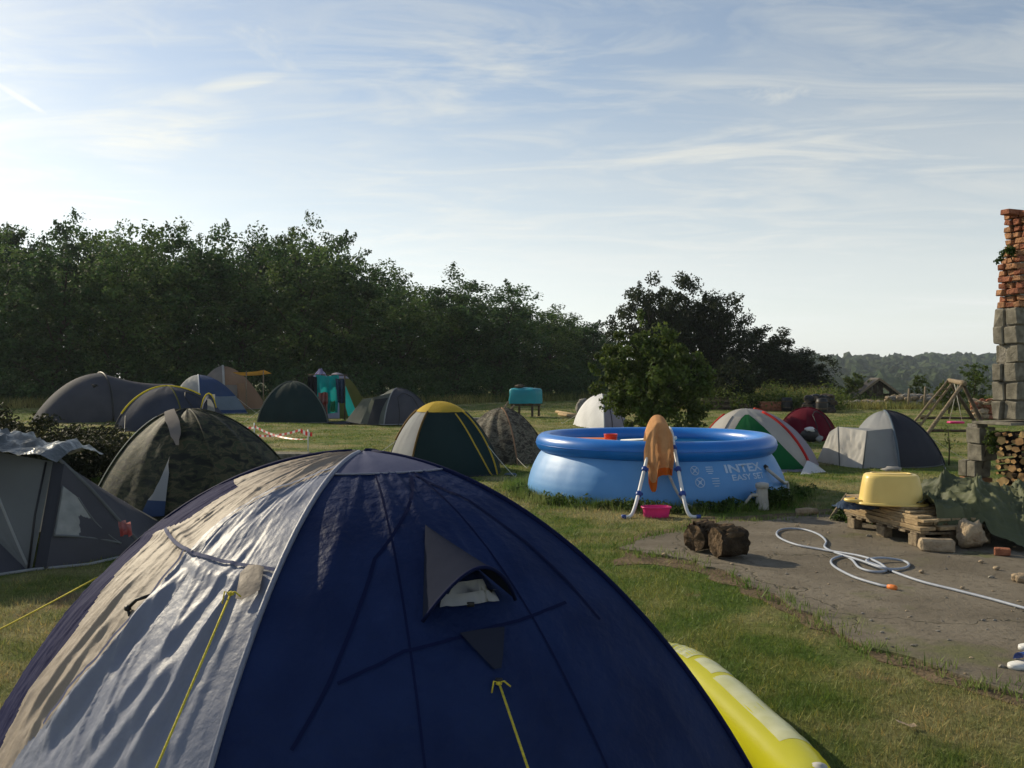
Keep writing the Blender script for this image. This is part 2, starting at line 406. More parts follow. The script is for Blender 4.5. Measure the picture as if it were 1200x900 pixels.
def blade_material():
    m, N, L = nodes_of('grass blades')
    out = N.new('ShaderNodeOutputMaterial'); p = N.new('ShaderNodeBsdfPrincipled'); p.inputs['Roughness'].default_value = 0.6; p.inputs['Specular IOR Level'].default_value = 0.25
    g = N.new('ShaderNodeNewGeometry')
    c, nz = lawn_colour(N, L, g.outputs['Position'])
    a = N.new('ShaderNodeAttribute'); a.attribute_name = 'tint'
    mul = N.new('ShaderNodeMix'); mul.data_type = 'RGBA'; mul.blend_type = 'MULTIPLY'; mul.inputs['Factor'].default_value = 1.0
    A = [i for i in mul.inputs if i.type == 'RGBA']; L.new(c, A[0]); L.new(a.outputs['Color'], A[1])
    cc = [o for o in mul.outputs if o.type == 'RGBA'][0]
    L.new(cc, p.inputs['Base Color'])
    t = N.new('ShaderNodeBsdfTranslucent'); L.new(cc, t.inputs['Color'])
    mx = N.new('ShaderNodeMixShader'); mx.inputs[0].default_value = 0.35
    L.new(p.outputs[0], mx.inputs[1]); L.new(t.outputs[0], mx.inputs[2]); L.new(mx.outputs[0], out.inputs['Surface'])
    return m


def slab_material():
    m, N, L = nodes_of('worn concrete')
    out = N.new('ShaderNodeOutputMaterial'); p = N.new('ShaderNodeBsdfPrincipled'); p.inputs['Roughness'].default_value = 0.92; p.inputs['Specular IOR Level'].default_value = 0.15
    g = N.new('ShaderNodeNewGeometry'); vec = g.outputs['Position']

    def nz(s, d=5, r=0.6):
        n = N.new('ShaderNodeTexNoise'); n.inputs['Scale'].default_value = s; n.inputs['Detail'].default_value = d; n.inputs['Roughness'].default_value = r
        L.new(vec, n.inputs['Vector']); return n.outputs[0]

    def ramp(x, a, b):
        n = N.new('ShaderNodeMapRange'); n.interpolation_type = 'SMOOTHSTEP'; n.inputs['From Min'].default_value = a; n.inputs['From Max'].default_value = b
        L.new(x, n.inputs['Value']); return n.outputs[0]

    def mix(f, a, b):
        n = N.new('ShaderNodeMix'); n.data_type = 'RGBA'; L.new(f, n.inputs['Factor'])
        A = [i for i in n.inputs if i.type == 'RGBA']
        for s, v in zip(A, (a, b)):
            if isinstance(v, tuple): s.default_value = (*v, 1)
            else: L.new(v, s)
        return [o for o in n.outputs if o.type == 'RGBA'][0]
    c = mix(ramp(nz(1.1), 0.35, 0.65), (0.128, 0.108, 0.080), (0.190, 0.163, 0.124))
    c = mix(ramp(nz(14, 6, 0.7), 0.52, 0.70), c, (0.095, 0.080, 0.058))
    c = mix(ramp(nz(0.6, 6, 0.65), 0.56, 0.66), c, (0.125, 0.125, 0.060))
    # cracks: thin dark lines where a distorted cell pattern meets
    dn = N.new('ShaderNodeTexNoise'); dn.inputs['Scale'].default_value = 2.6; dn.inputs['Detail'].default_value = 6; L.new(vec, dn.inputs['Vector'])
    va = N.new('ShaderNodeVectorMath'); va.operation = 'SCALE'; va.inputs['Scale'].default_value = 0.5; L.new(dn.outputs['Color'], va.inputs[0])
    vb = N.new('ShaderNodeVectorMath'); vb.operation = 'ADD'; L.new(vec, vb.inputs[0]); L.new(va.outputs[0], vb.inputs[1])
    vo = N.new('ShaderNodeTexVoronoi'); vo.feature = 'DISTANCE_TO_EDGE'; vo.inputs['Scale'].default_value = 0.45; L.new(vb.outputs[0], vo.inputs['Vector'])
    crack = ramp(vo.outputs['Distance'], 0.0045, 0.0)
    c = mix(crack, c, (0.10, 0.088, 0.06))
    L.new(c, p.inputs['Base Color'])
    b = N.new('ShaderNodeBump'); b.inputs['Strength'].default_value = 0.8; b.inputs['Distance'].default_value = 0.02
    hs = N.new('ShaderNodeMath'); hs.operation = 'SUBTRACT'; L.new(nz(22, 8, 0.7), hs.inputs[0]); L.new(crack, hs.inputs[1])
    L.new(hs.outputs[0], b.inputs['Height']); L.new(b.outputs[0], p.inputs['Normal'])
    L.new(p.outputs[0], out.inputs['Surface'])
    return m


def water_material():
    m, N, L = nodes_of('pool water')
    out = N.new('ShaderNodeOutputMaterial'); p = N.new('ShaderNodeBsdfPrincipled')
    p.inputs['Base Color'].default_value = (0.02, 0.16, 0.28, 1); p.inputs['Roughness'].default_value = 0.04; p.inputs['Specular IOR Level'].default_value = 0.5
    p.inputs['Transmission Weight'].default_value = 0.3; p.inputs['IOR'].default_value = 1.33
    tc = N.new('ShaderNodeTexCoord'); nz = N.new('ShaderNodeTexNoise'); nz.inputs['Scale'].default_value = 5; L.new(tc.outputs['Object'], nz.inputs['Vector'])
    b = N.new('ShaderNodeBump'); b.inputs['Strength'].default_value = 0.25; b.inputs['Distance'].default_value = 0.02
    L.new(nz.outputs[0], b.inputs['Height']); L.new(b.outputs[0], p.inputs['Normal']); L.new(p.outputs[0], out.inputs['Surface'])
    return m


M['ground'] = ground_material(); M['blades'] = blade_material(); M['slab'] = slab_material(); M['water'] = water_material()
M['soil'] = material('bare soil', (0.17, 0.125, 0.08), (0.10, 0.075, 0.048), scale=5, rough=0.98, spec=0.05, bump=1.0, bscale=40)

# ------------------------------------------------------------------ mesh helpers


def link(o):
    col.objects.link(o); return o


def wloc(o):
    v = Vector((0, 0, 0))
    while o is not None:
        v += o.location; o = o.parent
    return v


def tag(o, label=None, cat=None, group=None, kind=None):
    for k, v in (('label', label), ('category', cat), ('group', group), ('kind', kind)):
        if v: o[k] = v
    return o


def thing(name, label, cat, loc, group=None):
    o = bpy.data.objects.new(name, None)
    o.empty_display_size = 0.2
    o.location = loc
    link(o)
    return tag(o, label, cat, group)


class G:
    """Collects vertices and faces (with a material slot per face)."""

    def __init__(s): s.v, s.f, s.m = [], [], []

    def add(s, verts, faces, mi=0):
        n = len(s.v); s.v += [tuple(p) for p in verts]
        for f in faces: s.f.append(tuple(i + n for i in f)); s.m.append(mi)
        return s

    def grid(s, P, mi=0, close=False):
        """P: rows of points."""
        h, w = len(P), len(P[0])
        fs = []
        for i in range(h - 1):
            for j in range(w - 1 if not close else w):
                k = (j + 1) % w
                fs.append((i * w + j, i * w + k, (i + 1) * w + k, (i + 1) * w + j))
        return s.add([p for r in P for p in r], fs, mi)

    def box(s, c, size, ax=None, bev=0.0, mi=0, jit=0.0):
        """Box with centre c, size, optional axes (x, y, z) and chamfered edges."""
        X, Y, Z = ax or (Vector((1, 0, 0)), Vector((0, 1, 0)), Vector((0, 0, 1)))
        hx, hy, hz = [q / 2 for q in size]
        c = Vector(c)
        if bev <= 0:
            vs = [c + X * (a * hx) + Y * (b * hy) + Z * (d * hz) for d in (-1, 1) for b in (-1, 1) for a in (-1, 1)]
            if jit: vs = [v + Vector((rnd.uniform(-jit, jit) for _ in range(3))) for v in vs]
            fs = [(0, 2, 3, 1), (4, 5, 7, 6), (0, 1, 5, 4), (2, 6, 7, 3), (0, 4, 6, 2), (1, 3, 7, 5)]
            return s.add(vs, fs, mi)
        b = min(bev, hx * .9, hy * .9, hz * .9)
        vs, idx = [], {}
        for sx in (-1, 1):
            for sy in (-1, 1):
                for sz in (-1, 1):
                    j = Vector((rnd.uniform(-jit, jit) for _ in range(3))) if jit else Vector()
                    for k in range(3):
                        o = [sx * (hx - b), sy * (hy - b), sz * (hz - b)]
                        o[k] = (sx * hx, sy * hy, sz * hz)[k]
                        idx[(sx, sy, sz, k)] = len(vs)
                        vs.append(c + X * o[0] + Y * o[1] + Z * o[2] + j)
        fs = []
        for k in range(3):
            for sg in (-1, 1):
                u, w = [(1, 2), (2, 0), (0, 1)][k]
                q = []
                for a, d in ((-1, -1), (1, -1), (1, 1), (-1, 1)):
                    t = [0, 0, 0]; t[k] = sg; t[u] = a; t[w] = d
                    q.append(idx[(*t, k)])
                fs.append(q if sg > 0 else q[::-1])
        for k in range(3):
            u, w = [(1, 2), (2, 0), (0, 1)][k]
            for a in (-1, 1):
                for d in (-1, 1):
                    q = []
                    for e, kk in ((-1, u), (1, u), (1, w), (-1, w)):
                        t = [0, 0, 0]; t[u] = a; t[w] = d; t[k] = e
                        q.append(idx[(*t, kk)])
                    fs.append(q if a * d < 0 else q[::-1])
        for sx in (-1, 1):
            for sy in (-1, 1):
                for sz in (-1, 1):
                    q = [idx[(sx, sy, sz, k)] for k in range(3)]
                    fs.append(q if sx * sy * sz > 0 else q[::-1])
        return s.add(vs, fs, mi)

    def tube(s, pts, r, n=8, mi=0, cap=True):
        """Tube along points; r a number or one per point."""
        pts = [Vector(p) for p in pts]
        rs = r if isinstance(r, (list, tuple)) else [r] * len(pts)
        rings, prev = [], None
        for i, p in enumerate(pts):
            d = (pts[min(i + 1, len(pts) - 1)] - pts[max(i - 1, 0)])
            d = d.normalized() if d.length > 1e-9 else Vector((0, 0, 1))
            if prev is None:
                a = d.cross(Vector((0, 0, 1)))
                if a.length < 0.05: a = d.cross(Vector((1, 0, 0)))
            else:
                a = prev - d * prev.dot(d)
                if a.length < 1e-6: a = d.cross(Vector((1, 0, 0)))
            a.normalize(); prev = a
            b = d.cross(a)
            rings.append([p + (a * math.cos(2 * math.pi * k / n) + b * math.sin(2 * math.pi * k / n)) * rs[i] for k in range(n)])
        base = len(s.v)
        s.grid(rings, mi, close=True)
        if cap:
            s.f.append(tuple(base + k for k in range(n))[::-1]); s.m.append(mi)
            e = base + (len(pts) - 1) * n
            s.f.append(tuple(e + k for k in range(n))); s.m.append(mi)
        return s

    def lathe(s, prof, c, n=32, mi=0, a0=0.0, a1=2 * math.pi):
        """prof: (r, z) pairs about the vertical through c."""
        c = Vector(c)
        full = abs(a1 - a0 - 2 * math.pi) < 1e-6
        k = n if full else n + 1
        P = [[c + Vector((r * math.cos(a0 + (a1 - a0) * j / n), r * math.sin(a0 + (a1 - a0) * j / n), z)) for j in range(k)] for r, z in prof]
        return s.grid(P, mi, close=full)

    def rock(s, c, size, seed=0, mi=0, sub=2, rough=0.22):
        bm = bmesh.new(); bmesh.ops.create_icosphere(bm, subdivisions=sub, radius=1.0)
        vs = []
        for v in bm.verts:
            d = v.co.normalized()
            k = 1 + rough * mnoise.noise(d * 1.7 + Vector((seed * 3.1, 0, 0))) + rough * .6 * mnoise.noise(d * 4 + Vector((0, seed * 2.3, 0)))
            vs.append(Vector(c) + Vector((d.x * size[0], d.y * size[1], d.z * size[2])) * k)
        fs = [[v.index for v in f.verts] for f in bm.faces]
        bm.free()
        return s.add(vs, fs, mi)


def mk(name, g, mats, parent=None, smooth=True, **tags):
    """Links the collected geometry as ONE mesh object, in its parent's frame."""
    me = bpy.data.meshes.new(name)
    off = wloc(parent) if parent else Vector()
    me.from_pydata([(v[0] - off.x, v[1] - off.y, v[2] - off.z) for v in g.v], [], g.f)
    for m in (mats if isinstance(mats, (list, tuple)) else [mats]): me.materials.append(m)
    me.polygons.foreach_set('material_index', g.m)
    me.polygons.foreach_set('use_smooth', [smooth] * len(g.f))
    me.update()
    o = bpy.data.objects.new(name, me)
    link(o)
    if parent: o.parent = parent
    return tag(o, **tags)


def np_mesh(name, V, F, mat, tint=None, parent=None, smooth=False, origin=None, **tags):
    """Fast mesh from arrays; tint: one colour factor per face corner set (per face)."""
    me = bpy.data.meshes.new(name)
    V = np.asarray(V, np.float32)
    F = np.asarray(F, np.int32)
    nf, k = F.shape
    me.vertices.add(len(V)); me.vertices.foreach_set('co', V.ravel())
    me.loops.add(nf * k); me.loops.foreach_set('vertex_index', F.ravel())
    me.polygons.add(nf)
    me.polygons.foreach_set('loop_start', np.arange(0, nf * k, k, dtype=np.int32))
    me.polygons.foreach_set('use_smooth', np.full(nf, smooth))
    me.materials.append(mat)
    me.update(calc_edges=True)
    if tint is not None:
        a = me.color_attributes.new('tint', 'FLOAT_COLOR', 'CORNER')
        t = np.ones((nf, k, 4), np.float32); t[..., :3] = np.asarray(tint, np.float32)[:, None, :]
        a.data.foreach_set('color', t.ravel())
    o = bpy.data.objects.new(name, me)
    link(o)
    if parent: o.parent = parent
    return tag(o, **tags)


def copy_tree(o, parent=None):
    c = o.copy(); link(c); c.parent = parent
    for ch in list(o.children): copy_tree(ch, c)
    return c


def unit(a): return a / (np.linalg.norm(a, axis=-1, keepdims=True) + 1e-9)


def leaves(centres, radii, per, size, rng, shell=0.45, flat=0.7, aspect=0.55, tv=0.35, shade=None):
    """Leaf-sized diamond faces spread through clumps. Returns V, F, tint."""
    C = np.repeat(np.asarray(centres, float), per, axis=0)
    Rr = np.repeat(np.asarray(radii, float), per)
    n = len(C)
    d = unit(rng.normal(size=(n, 3)))
    r = (shell + (1 - shell) * rng.random(n) ** 0.6) * Rr
    P = C + d * r[:, None] * np.array([1, 1, flat])
    nrm = unit(d * 0.6 + rng.normal(size=(n, 3)) * 0.7 + np.array([0, 0, 0.45]))
    a = unit(np.cross(nrm, rng.normal(size=(n, 3)))); b = np.cross(nrm, a)
    L = size * (0.6 + 0.8 * rng.random(n))
    a = a * (L / 2)[:, None]; b = b * (L / 2 * aspect)[:, None]
    bend = nrm * (L * 0.12)[:, None]
    V = np.stack([P - a, P + b - bend * 0, P + a + bend, P - b], 1).reshape(-1, 3)
    F = np.arange(n * 4).reshape(n, 4)
    k = (1 + tv * (rng.random(n) - 0.5) * 2) * np.repeat(0.72 + 0.56 * rng.random(len(C) // per), per)
    hue = (rng.random(n) - 0.5) * 0.22
    t = np.stack([k * (1 + hue), k, k * (1 - hue * 0.5)], 1)
    return V, F, np.clip(t, 0.2, 2)


def smooth01(a, b, x):
    t = np.clip((np.asarray(x, float) - a) / (b - a), 0, 1)
    return t * t * (3 - 2 * t)


# ------------------------------------------------------------------ ground, slab, hills
def gz(x, y):
    """Terrain height: level camp, falling away to a valley at the far right."""
    x = np.asarray(x, float); y = np.asarray(y, float)
    side = smooth01(4, 26, x - 0.05 * (y - 50))
    z = -1.7 * smooth01(46, 72, y) * side
    z = z - 9.5 * smooth01(75, 260, y) * (0.35 + 0.65 * side)
    z = z + 0.04 * np.sin(x * 0.7 + 1.1) * np.sin(y * 0.5) * smooth01(15, 26, y)
    return z


def gh(x, y): return float(gz(x, y))


def axis_pts(lo, hi, fine_lo, fine_hi, step, grow=1.25):
    a = list(np.arange(fine_lo, fine_hi + 1e-6, step))
    s, p = step, fine_lo
    while p > lo: s *= grow; p = max(lo, p - s); a.insert(0, p)
    s, p = step, fine_hi
    while p < hi: s *= grow; p = min(hi, p + s); a.append(p)
    return np.array(a)


gx, gy = axis_pts(-1150, 1150, -40, 45, 0.8), axis_pts(-80, 1200, -4, 90, 0.8)
GX, GY = np.meshgrid(gx, gy)
V = np.stack([GX, GY, gz(GX, GY)], -1).reshape(-1, 3)
w, h = len(gx), len(gy)
I = np.arange(w * h).reshape(h, w)
F = np.stack([I[:-1, :-1], I[:-1, 1:], I[1:, 1:], I[1:, :-1]], -1).reshape(-1, 4)
np_mesh('ground', V, F, M['ground'], smooth=True, kind='structure', label='mown green and straw-coloured camp meadow')

# concrete slab: outline read off the photograph, continued out of the frame
slab_px = [(728, 645), (760, 632), (800, 622), (850, 612), (905, 612), (940, 606), (985, 602), (1040, 596), (1120, 590), (1240, 590), (1420, 600),
           (1500, 830), (1330, 838), (1200, 818), (1150, 803), (1095, 786), (1050, 770), (1000, 748), (950, 722), (905, 699), (860, 676), (815, 660), (770, 652)]
slab_poly = [at(*p) for p in slab_px]


def ragged(poly, step=0.12, amp=0.05, seed=0):
    out = []
    for i, a in enumerate(poly):
        b = poly[(i + 1) % len(poly)]
        n = max(1, int((b - a).length / step))
        for k in range(n):
            p = a.lerp(b, k / n)
            q = Vector((mnoise.noise(Vector((p.x * 2.1, p.y * 2.1, seed))), mnoise.noise(Vector((p.x * 2.1, p.y * 2.1, seed + 9))), 0)) * amp
            q += Vector((mnoise.noise(Vector((p.x * 8, p.y * 8, seed + 3))), mnoise.noise(Vector((p.x * 8, p.y * 8, seed + 5))), 0)) * amp * .6
            out.append(p + q)
    return out


def sheet(name, poly, z, depth, mat, **tags):
    bm = bmesh.new()
    vs = [bm.verts.new((p.x, p.y, z)) for p in poly]
    f = bm.faces.new(vs)
    if f.normal.z < 0: f.normal_flip()
    low = [bm.verts.new((p.x, p.y, z - depth)) for p in poly]
    n = len(vs)
    for i in range(n):
        j = (i + 1) % n
        bm.faces.new((vs[i], low[i], low[j], vs[j]))
    bmesh.ops.triangulate(bm, faces=[x for x in bm.faces if len(x.verts) > 4])
    bmesh.ops.recalc_face_normals(bm, faces=bm.faces)
    me = bpy.data.meshes.new(name); bm.to_mesh(me); bm.free(); me.materials.append(mat)
    o = link(bpy.data.objects.new(name, me))
    return tag(o, **tags)


SLAB_Z = 0.022
slab_edge = ragged(slab_poly, 0.10, 0.09, 2)
sheet('concrete_slab', slab_edge, SLAB_Z, 0.10, M['slab'], kind='structure', label='worn cracked grey-brown concrete yard')
soil_poly = ragged([at(*p) for p in [(722, 662), (745, 628), (830, 606), (905, 604), (975, 596), (1010, 592), (1200, 584), (1420, 590), (1500, 842), (1330, 850), (1195, 830), (1090, 797), (1000, 760), (900, 708), (812, 668), (765, 664)]], 0.15, 0.16, 5)
sheet('bare_soil', soil_poly, 0.006, 0.05, M['soil'], kind='structure', label='bare brown earth fringing the concrete yard')

# far wooded ridge
hx_, hy_ = np.linspace(-250, 1100, 90), np.linspace(330, 1080, 40)
HX, HY = np.meshgrid(hx_, hy_)


def hill_z(x, y):
    x = np.asarray(x, float); y = np.asarray(y, float)
    top = 24 + 3.0 * np.sin(x * 0.012 + 0.6) + 1.6 * np.sin(x * 0.031 + 2.0) - 0.008 * (x - 350)
    z = -11.5 + top * smooth01(360, 860, y) * (0.80 + 0.2 * smooth01(480, 560, y))
    return z - 30 * smooth01(880, 1080, y)


V = np.stack([HX, HY, hill_z(HX, HY)], -1).reshape(-1, 3)
I = np.arange(HX.size).reshape(HX.shape)
F = np.stack([I[:-1, :-1], I[:-1, 1:], I[1:, 1:], I[1:, :-1]], -1).reshape(-1, 4)
np_mesh('hill', V, F, M['far_wood'], tint=np.ones((len(F), 3)), smooth=True, kind='structure', label='far blue-green wooded ridge across the valley')
bm = bmesh.new(); bmesh.ops.create_icosphere(bm, subdivisions=2, radius=1.0)
SV = np.array([v.co for v in bm.verts]); SF = np.array([[v.index for v in f.verts] for f in bm.faces]); bm.free()
Vs, Fs, Ts, n0 = [], [], [], 0
for k in range(3000):
    y = 380 + 480 * NR.random() ** 0.75
    x = y * (0.28 + 0.40 * NR.random())
    r = NR.uniform(3.2, 6.5)
    j = 1 + 0.22 * NR.normal(size=(len(SV), 1))
    Vs.append(SV * j * np.array([r, r, r * NR.uniform(.8, 1.4)]) + np.array([x, y, float(hill_z(x, y)) + r * .5]))
    Fs.append(SF + n0); n0 += len(SV)
    kk = NR.uniform(.55, 1.35); Ts.append(np.tile([kk * NR.uniform(.9, 1.2), kk, kk * .9], (len(SF), 1)))
np_mesh('distant_woods', np.concatenate(Vs), np.concatenate(Fs), M['far_wood'], tint=np.concatenate(Ts), kind='stuff', label='distant woodland covering the ridge across the valley')

# ------------------------------------------------------------------ trees
def make_tree(name, seed, H, rad, mat, lobes, per, leaf, low=0.12, trunk_r=0.16, flat=0.85, sprigs=30, topheavy=0.0, lobe=1.0):
    """Empty > trunk (with limbs), crown. Built at the origin."""
    rng = np.random.default_rng(seed)
    root = thing(name, 'tree', 'tree', (0, 0, 0))
    C, Rr = [], []
    for k in range(lobes):
        u = (k + rng.random()) / lobes
        z = H * (low + (0.90 - low) * u)
        w = rad * (math.sin(math.pi * min(1, (u * 0.80 + 0.16))) ** 0.7) * (1 + topheavy * (u - .5))
        a = k * 2.399 + rng.random() * 0.8
        rr = w * (0.25 + 0.55 * rng.random())
        C.append((rr * math.cos(a), rr * math.sin(a), z)); Rr.append(rad * lobe * rng.uniform(0.30, 0.50))
    sub, sr = [], []
    for c, r in zip(C, Rr):
        for _ in range(9):
            d = rng.normal(size=3); d /= np.linalg.norm(d)
            sub.append(np.array(c) + d * r * np.array([1, 1, flat])); sr.append(r * rng.uniform(0.28, 0.50))
    V1, F1, T1 = leaves(sub, sr, per, leaf, rng, 0.2, 0.8)
    # fine sprigs breaking the outline
    sp, spr = [], []
    for _ in range(sprigs):
        i = rng.integers(len(C)); d = rng.normal(size=3); d[2] = abs(d[2]) + .4; d /= np.linalg.norm(d)
        for q in range(3):
            sp.append(np.array(C[i]) + d * Rr[i] * (1.05 + 0.22 * q) * np.array([1, 1, flat])); spr.append(Rr[i] * (0.20 - 0.05 * q))
    V2, F2, T2 = leaves(sp, spr, max(6, per // 3), leaf * .85, rng, 0.1, 1.3)
    cr = np_mesh('crown', np.concatenate([V1, V2]), np.concatenate([F1, F2 + len(V1)]), mat, tint=np.concatenate([T1, T2]), parent=root)
    g = G()
    hh = H * 0.80
    tr = [Vector((0.05 * H * mnoise.noise(Vector((seed, t * 2, 0))), 0.05 * H * mnoise.noise(Vector((0, t * 2, seed))), hh * t)) for t in np.linspace(0, 1, 9)]
    tr[0] = Vector((0, 0, -0.15))
    g.tube(tr, [trunk_r * (1.25 - 1.1 * t) * (1.25 if t == 0 else 1) for t in np.linspace(0, 1, 9)], 9)
    for c, r in zip(C, Rr):
        c = Vector(c)
        t0 = max(0.10, min(0.85, c.z / hh - 0.22))
        i = t0 * 8; p0 = tr[int(i)].lerp(tr[min(8, int(i) + 1)], i - int(i))
        mid = p0.lerp(c, 0.55) + Vector((0, 0, -0.05 * H * rng.random()))
        g.tube([p0, mid, c], [trunk_r * 0.42, trunk_r * 0.26, trunk_r * 0.08], 6)
    mk('trunk', g, M['trunk'], root)
    return root


def place_tree(proto, x, y, H, H0, label, group, rot, wide=1.0, cat='tree', z=None):
    o = copy_tree(proto)
    s = H / H0
    o.location = (x, y, gh(x, y) if z is None else z)
    o.scale = (s * wide, s * wide, s)
    o.rotation_euler = (0, 0, rot)
    return tag(o, label, cat, group)


protos = [make_tree('broadleaf_tree', 11 + i, 10.0, 3.7, M['leaf_wood' if i in (0, 2, 4) else 'leaf_wood_pale'], 19 + i, 72, 0.215, low=0.10, sprigs=9 + 2 * i, lobe=1.16) for i in range(5)]
dprotos = [make_tree('dark_tree', 31 + i, 8.0, 3.2, M['leaf_dark'], 24 + i, 80, 0.22, low=0.06, sprigs=14, lobe=1.15) for i in range(3)]

outline = [(-200, 262), (-100, 258), (0, 252), (30, 246), (60, 262), (120, 256), (200, 266), (280, 260), (330, 270), (390, 268), (440, 290), (490, 316), (560, 310), (610, 326), (650, 350), (700, 366), (728, 384), (760, 410)]
oxs, oys = zip(*outline)


def top_at(px, d):
    notch = 1 - .15 * math.exp(-((px - 487) / 28) ** 2) - .16 * math.exp(-((px - 735) / 45) ** 2)
    return (CAMH + (HZ - float(np.interp(px, oxs, oys))) * d / FPX) * notch


WG = 'trees of the wood behind the tents'
front = [(-90, 45, 'dark green woodland tree just outside the left edge of the picture'),
         (-5, 46, 'leafy woodland tree cut by the left edge of the picture'),
         (70, 43, 'woodland tree with pale leaf sprays left of the grey tunnel tent'),
         (145, 45, 'dark woodland tree straight behind the grey tunnel tent'),
         (215, 47, 'dark woodland tree behind the blue and white igloo tent'),
         (285, 48, 'tall woodland tree above the tan tent with the orange awning'),
         (352, 49, 'tall woodland tree above the dark green dome tent'),
         (412, 51, 'woodland tree above the hung towels, before the treetops step down'),
         (470, 54, 'woodland tree behind the grey green dome tent'),
         (532, 57, 'woodland tree between the grey green tent and the turquoise hutch'),
         (590, 59, 'woodland tree straight behind the turquoise hutch'),
         (645, 62, 'woodland tree right of the turquoise hutch, on the falling treetop line'),
         (692, 65, 'last low tree at the right end of the wood')]
for i, (px, d, lab) in enumerate(front):
    d += 6
    x = (px - 600) / FPX * d
    H = top_at(px, d) * rnd.uniform(0.86, 0.97) * (1 - .06 * float(smooth01(430, 520, px)) * (1 - .10 * float(smooth01(600, 700, px))))
    place_tree(protos[i % 5], x, d, H, 10.0 * 0.98, lab, WG, rnd.uniform(0, 6.28), rnd.uniform(0.92, 1.05) * 10 / max(H, 8) * 1.12)
for i in range(15):
    px = -150 + i * 60 + rnd.uniform(-14, 14)
    d = 62 + i * 1.2 + rnd.uniform(-1, 2)
    x = (px - 600) / FPX * d
    H = top_at(px, d) * rnd.uniform(0.90, 1.0) * (1 - .10 * float(smooth01(430, 520, px)) * (1 - .10 * float(smooth01(600, 700, px))))
    place_tree(protos[(i * 2 + 1) % 5], x, d, H, 9.9, 'woodland tree in the back row with only its top showing', WG, rnd.uniform(0, 6.28), 10 / max(H, 8) * 1.15)
for i in range(12):
    px = -120 + i * 72 + rnd.uniform(-14, 14)
    d = 74 + i * 1.2
    x = (px - 600) / FPX * d
    H = top_at(px, d) * rnd.uniform(0.84, 0.93) * (1 - .12 * float(smooth01(430, 520, px)) * (1 - .10 * float(smooth01(600, 700, px))))
    place_tree(protos[(i * 3 + 2) % 5], x, d, H, 9.9, 'woodland tree in the back row with only its top showing', WG, rnd.uniform(0, 6.28), 10 / max(H, 8) * 1.2)

DG = 'dark trees left of the valley view'
for i, (px, py, d, wd, lab) in enumerate([
        (762, 334, 58, 1.0, 'tall dark tree rising straight behind the small fruit tree'),
        (802, 334, 60, 1.05, 'tallest dark tree beside the gap in the wood'),
        (838, 350, 59, 1.0, 'dark spreading tree on the falling outline of the dark group'),
        (880, 380, 60, 1.15, 'broad lower dark tree behind the timber stack'),
        (915, 402, 61, 1.25, 'low dark tree behind the red trough'),
        (946, 420, 62, 1.4, 'lowest dark tree beside the hazy valley')]):
    x = (px - 600) / FPX * d
    g0 = gh(x, d)
    H = CAMH + (HZ - py) * d / FPX - g0
    place_tree(dprotos[i % 3], x, d, H, 7.9, lab, DG, i * 1.9, wd * 8 / H * 0.80 if H > 5 else wd * 1.1)
for p in protos + dprotos:
    for c in list(p.children): bpy.data.objects.remove(c)
    bpy.data.objects.remove(p)

# small fruit tree beyond the pool
ft = make_tree('fruit_tree', 71, 2.85, 1.65, M['leaf_apple'], 20, 100, 0.125, low=0.14, trunk_r=0.07, sprigs=40)
ft.location = (3.80, 24.0, 0)
tag(ft, 'small bright green fruit tree with drooping leaves beyond the pool', 'tree')
# yellow green bush beside the hut, slim young trees near the swing frame
b1 = make_tree('leafy_bush', 81, 3.6, 1.7, M['leaf_bush'], 13, 50, 0.15, low=0.08, trunk_r=0.06, sprigs=24)
x, y = (1002 - 600) / FPX * 62, 62; b1.location = (x, y, gh(x, y)); tag(b1, 'round yellow green bush beside the dark hut', 'bush')
b1.scale = (1, 1, CAMH / 3.4 + 0.3)
b2 = make_tree('leafy_bush', 82, 2.2, 1.5, M['leaf_dark'], 11, 46, 0.15, low=0.08, trunk_r=0.05, sprigs=16)
x, y = (858 - 600) / FPX * 43, 43; b2.location = (x, y, gh(x, y)); tag(b2, 'low dark bush behind the stacked timber', 'bush')
for i, (px, py, d, lab) in enumerate([(1142, 424, 40, 'slim feathery young tree close to the ruined wall'), (1112, 446, 38, 'short pale young tree behind the swing frame'),
                                      (1078, 440, 52, 'slim yellowish young tree between hut and swing frame')]):
    x = (px - 600) / FPX * d
    H = CAMH + (HZ - py) * d / FPX - gh(x, d)
    s = make_tree('young_tree', 90 + i, H, 0.62 + 0.12 * (i == 0), M['leaf_bush'] if i else M['leaf_apple'], 11, 26, 0.10, low=0.2, trunk_r=0.03, sprigs=26)
    s.location = (x, d, gh(x, d)); tag(s, lab, 'tree', 'young trees near the swing frame')

# undergrowth along the wood and around the fruit tree
def scatter_clumps(name, pts, per, size, mat, label, seed, **kw):
    rng = np.random.default_rng(seed)
    C = [p[:3] for p in pts]; Rr = [p[3] for p in pts]
    V, F, T = leaves(C, Rr, per, size, rng, 0.2, 0.8, **kw)
    return np_mesh(name, V, F, mat, tint=T, kind='stuff', label=label)


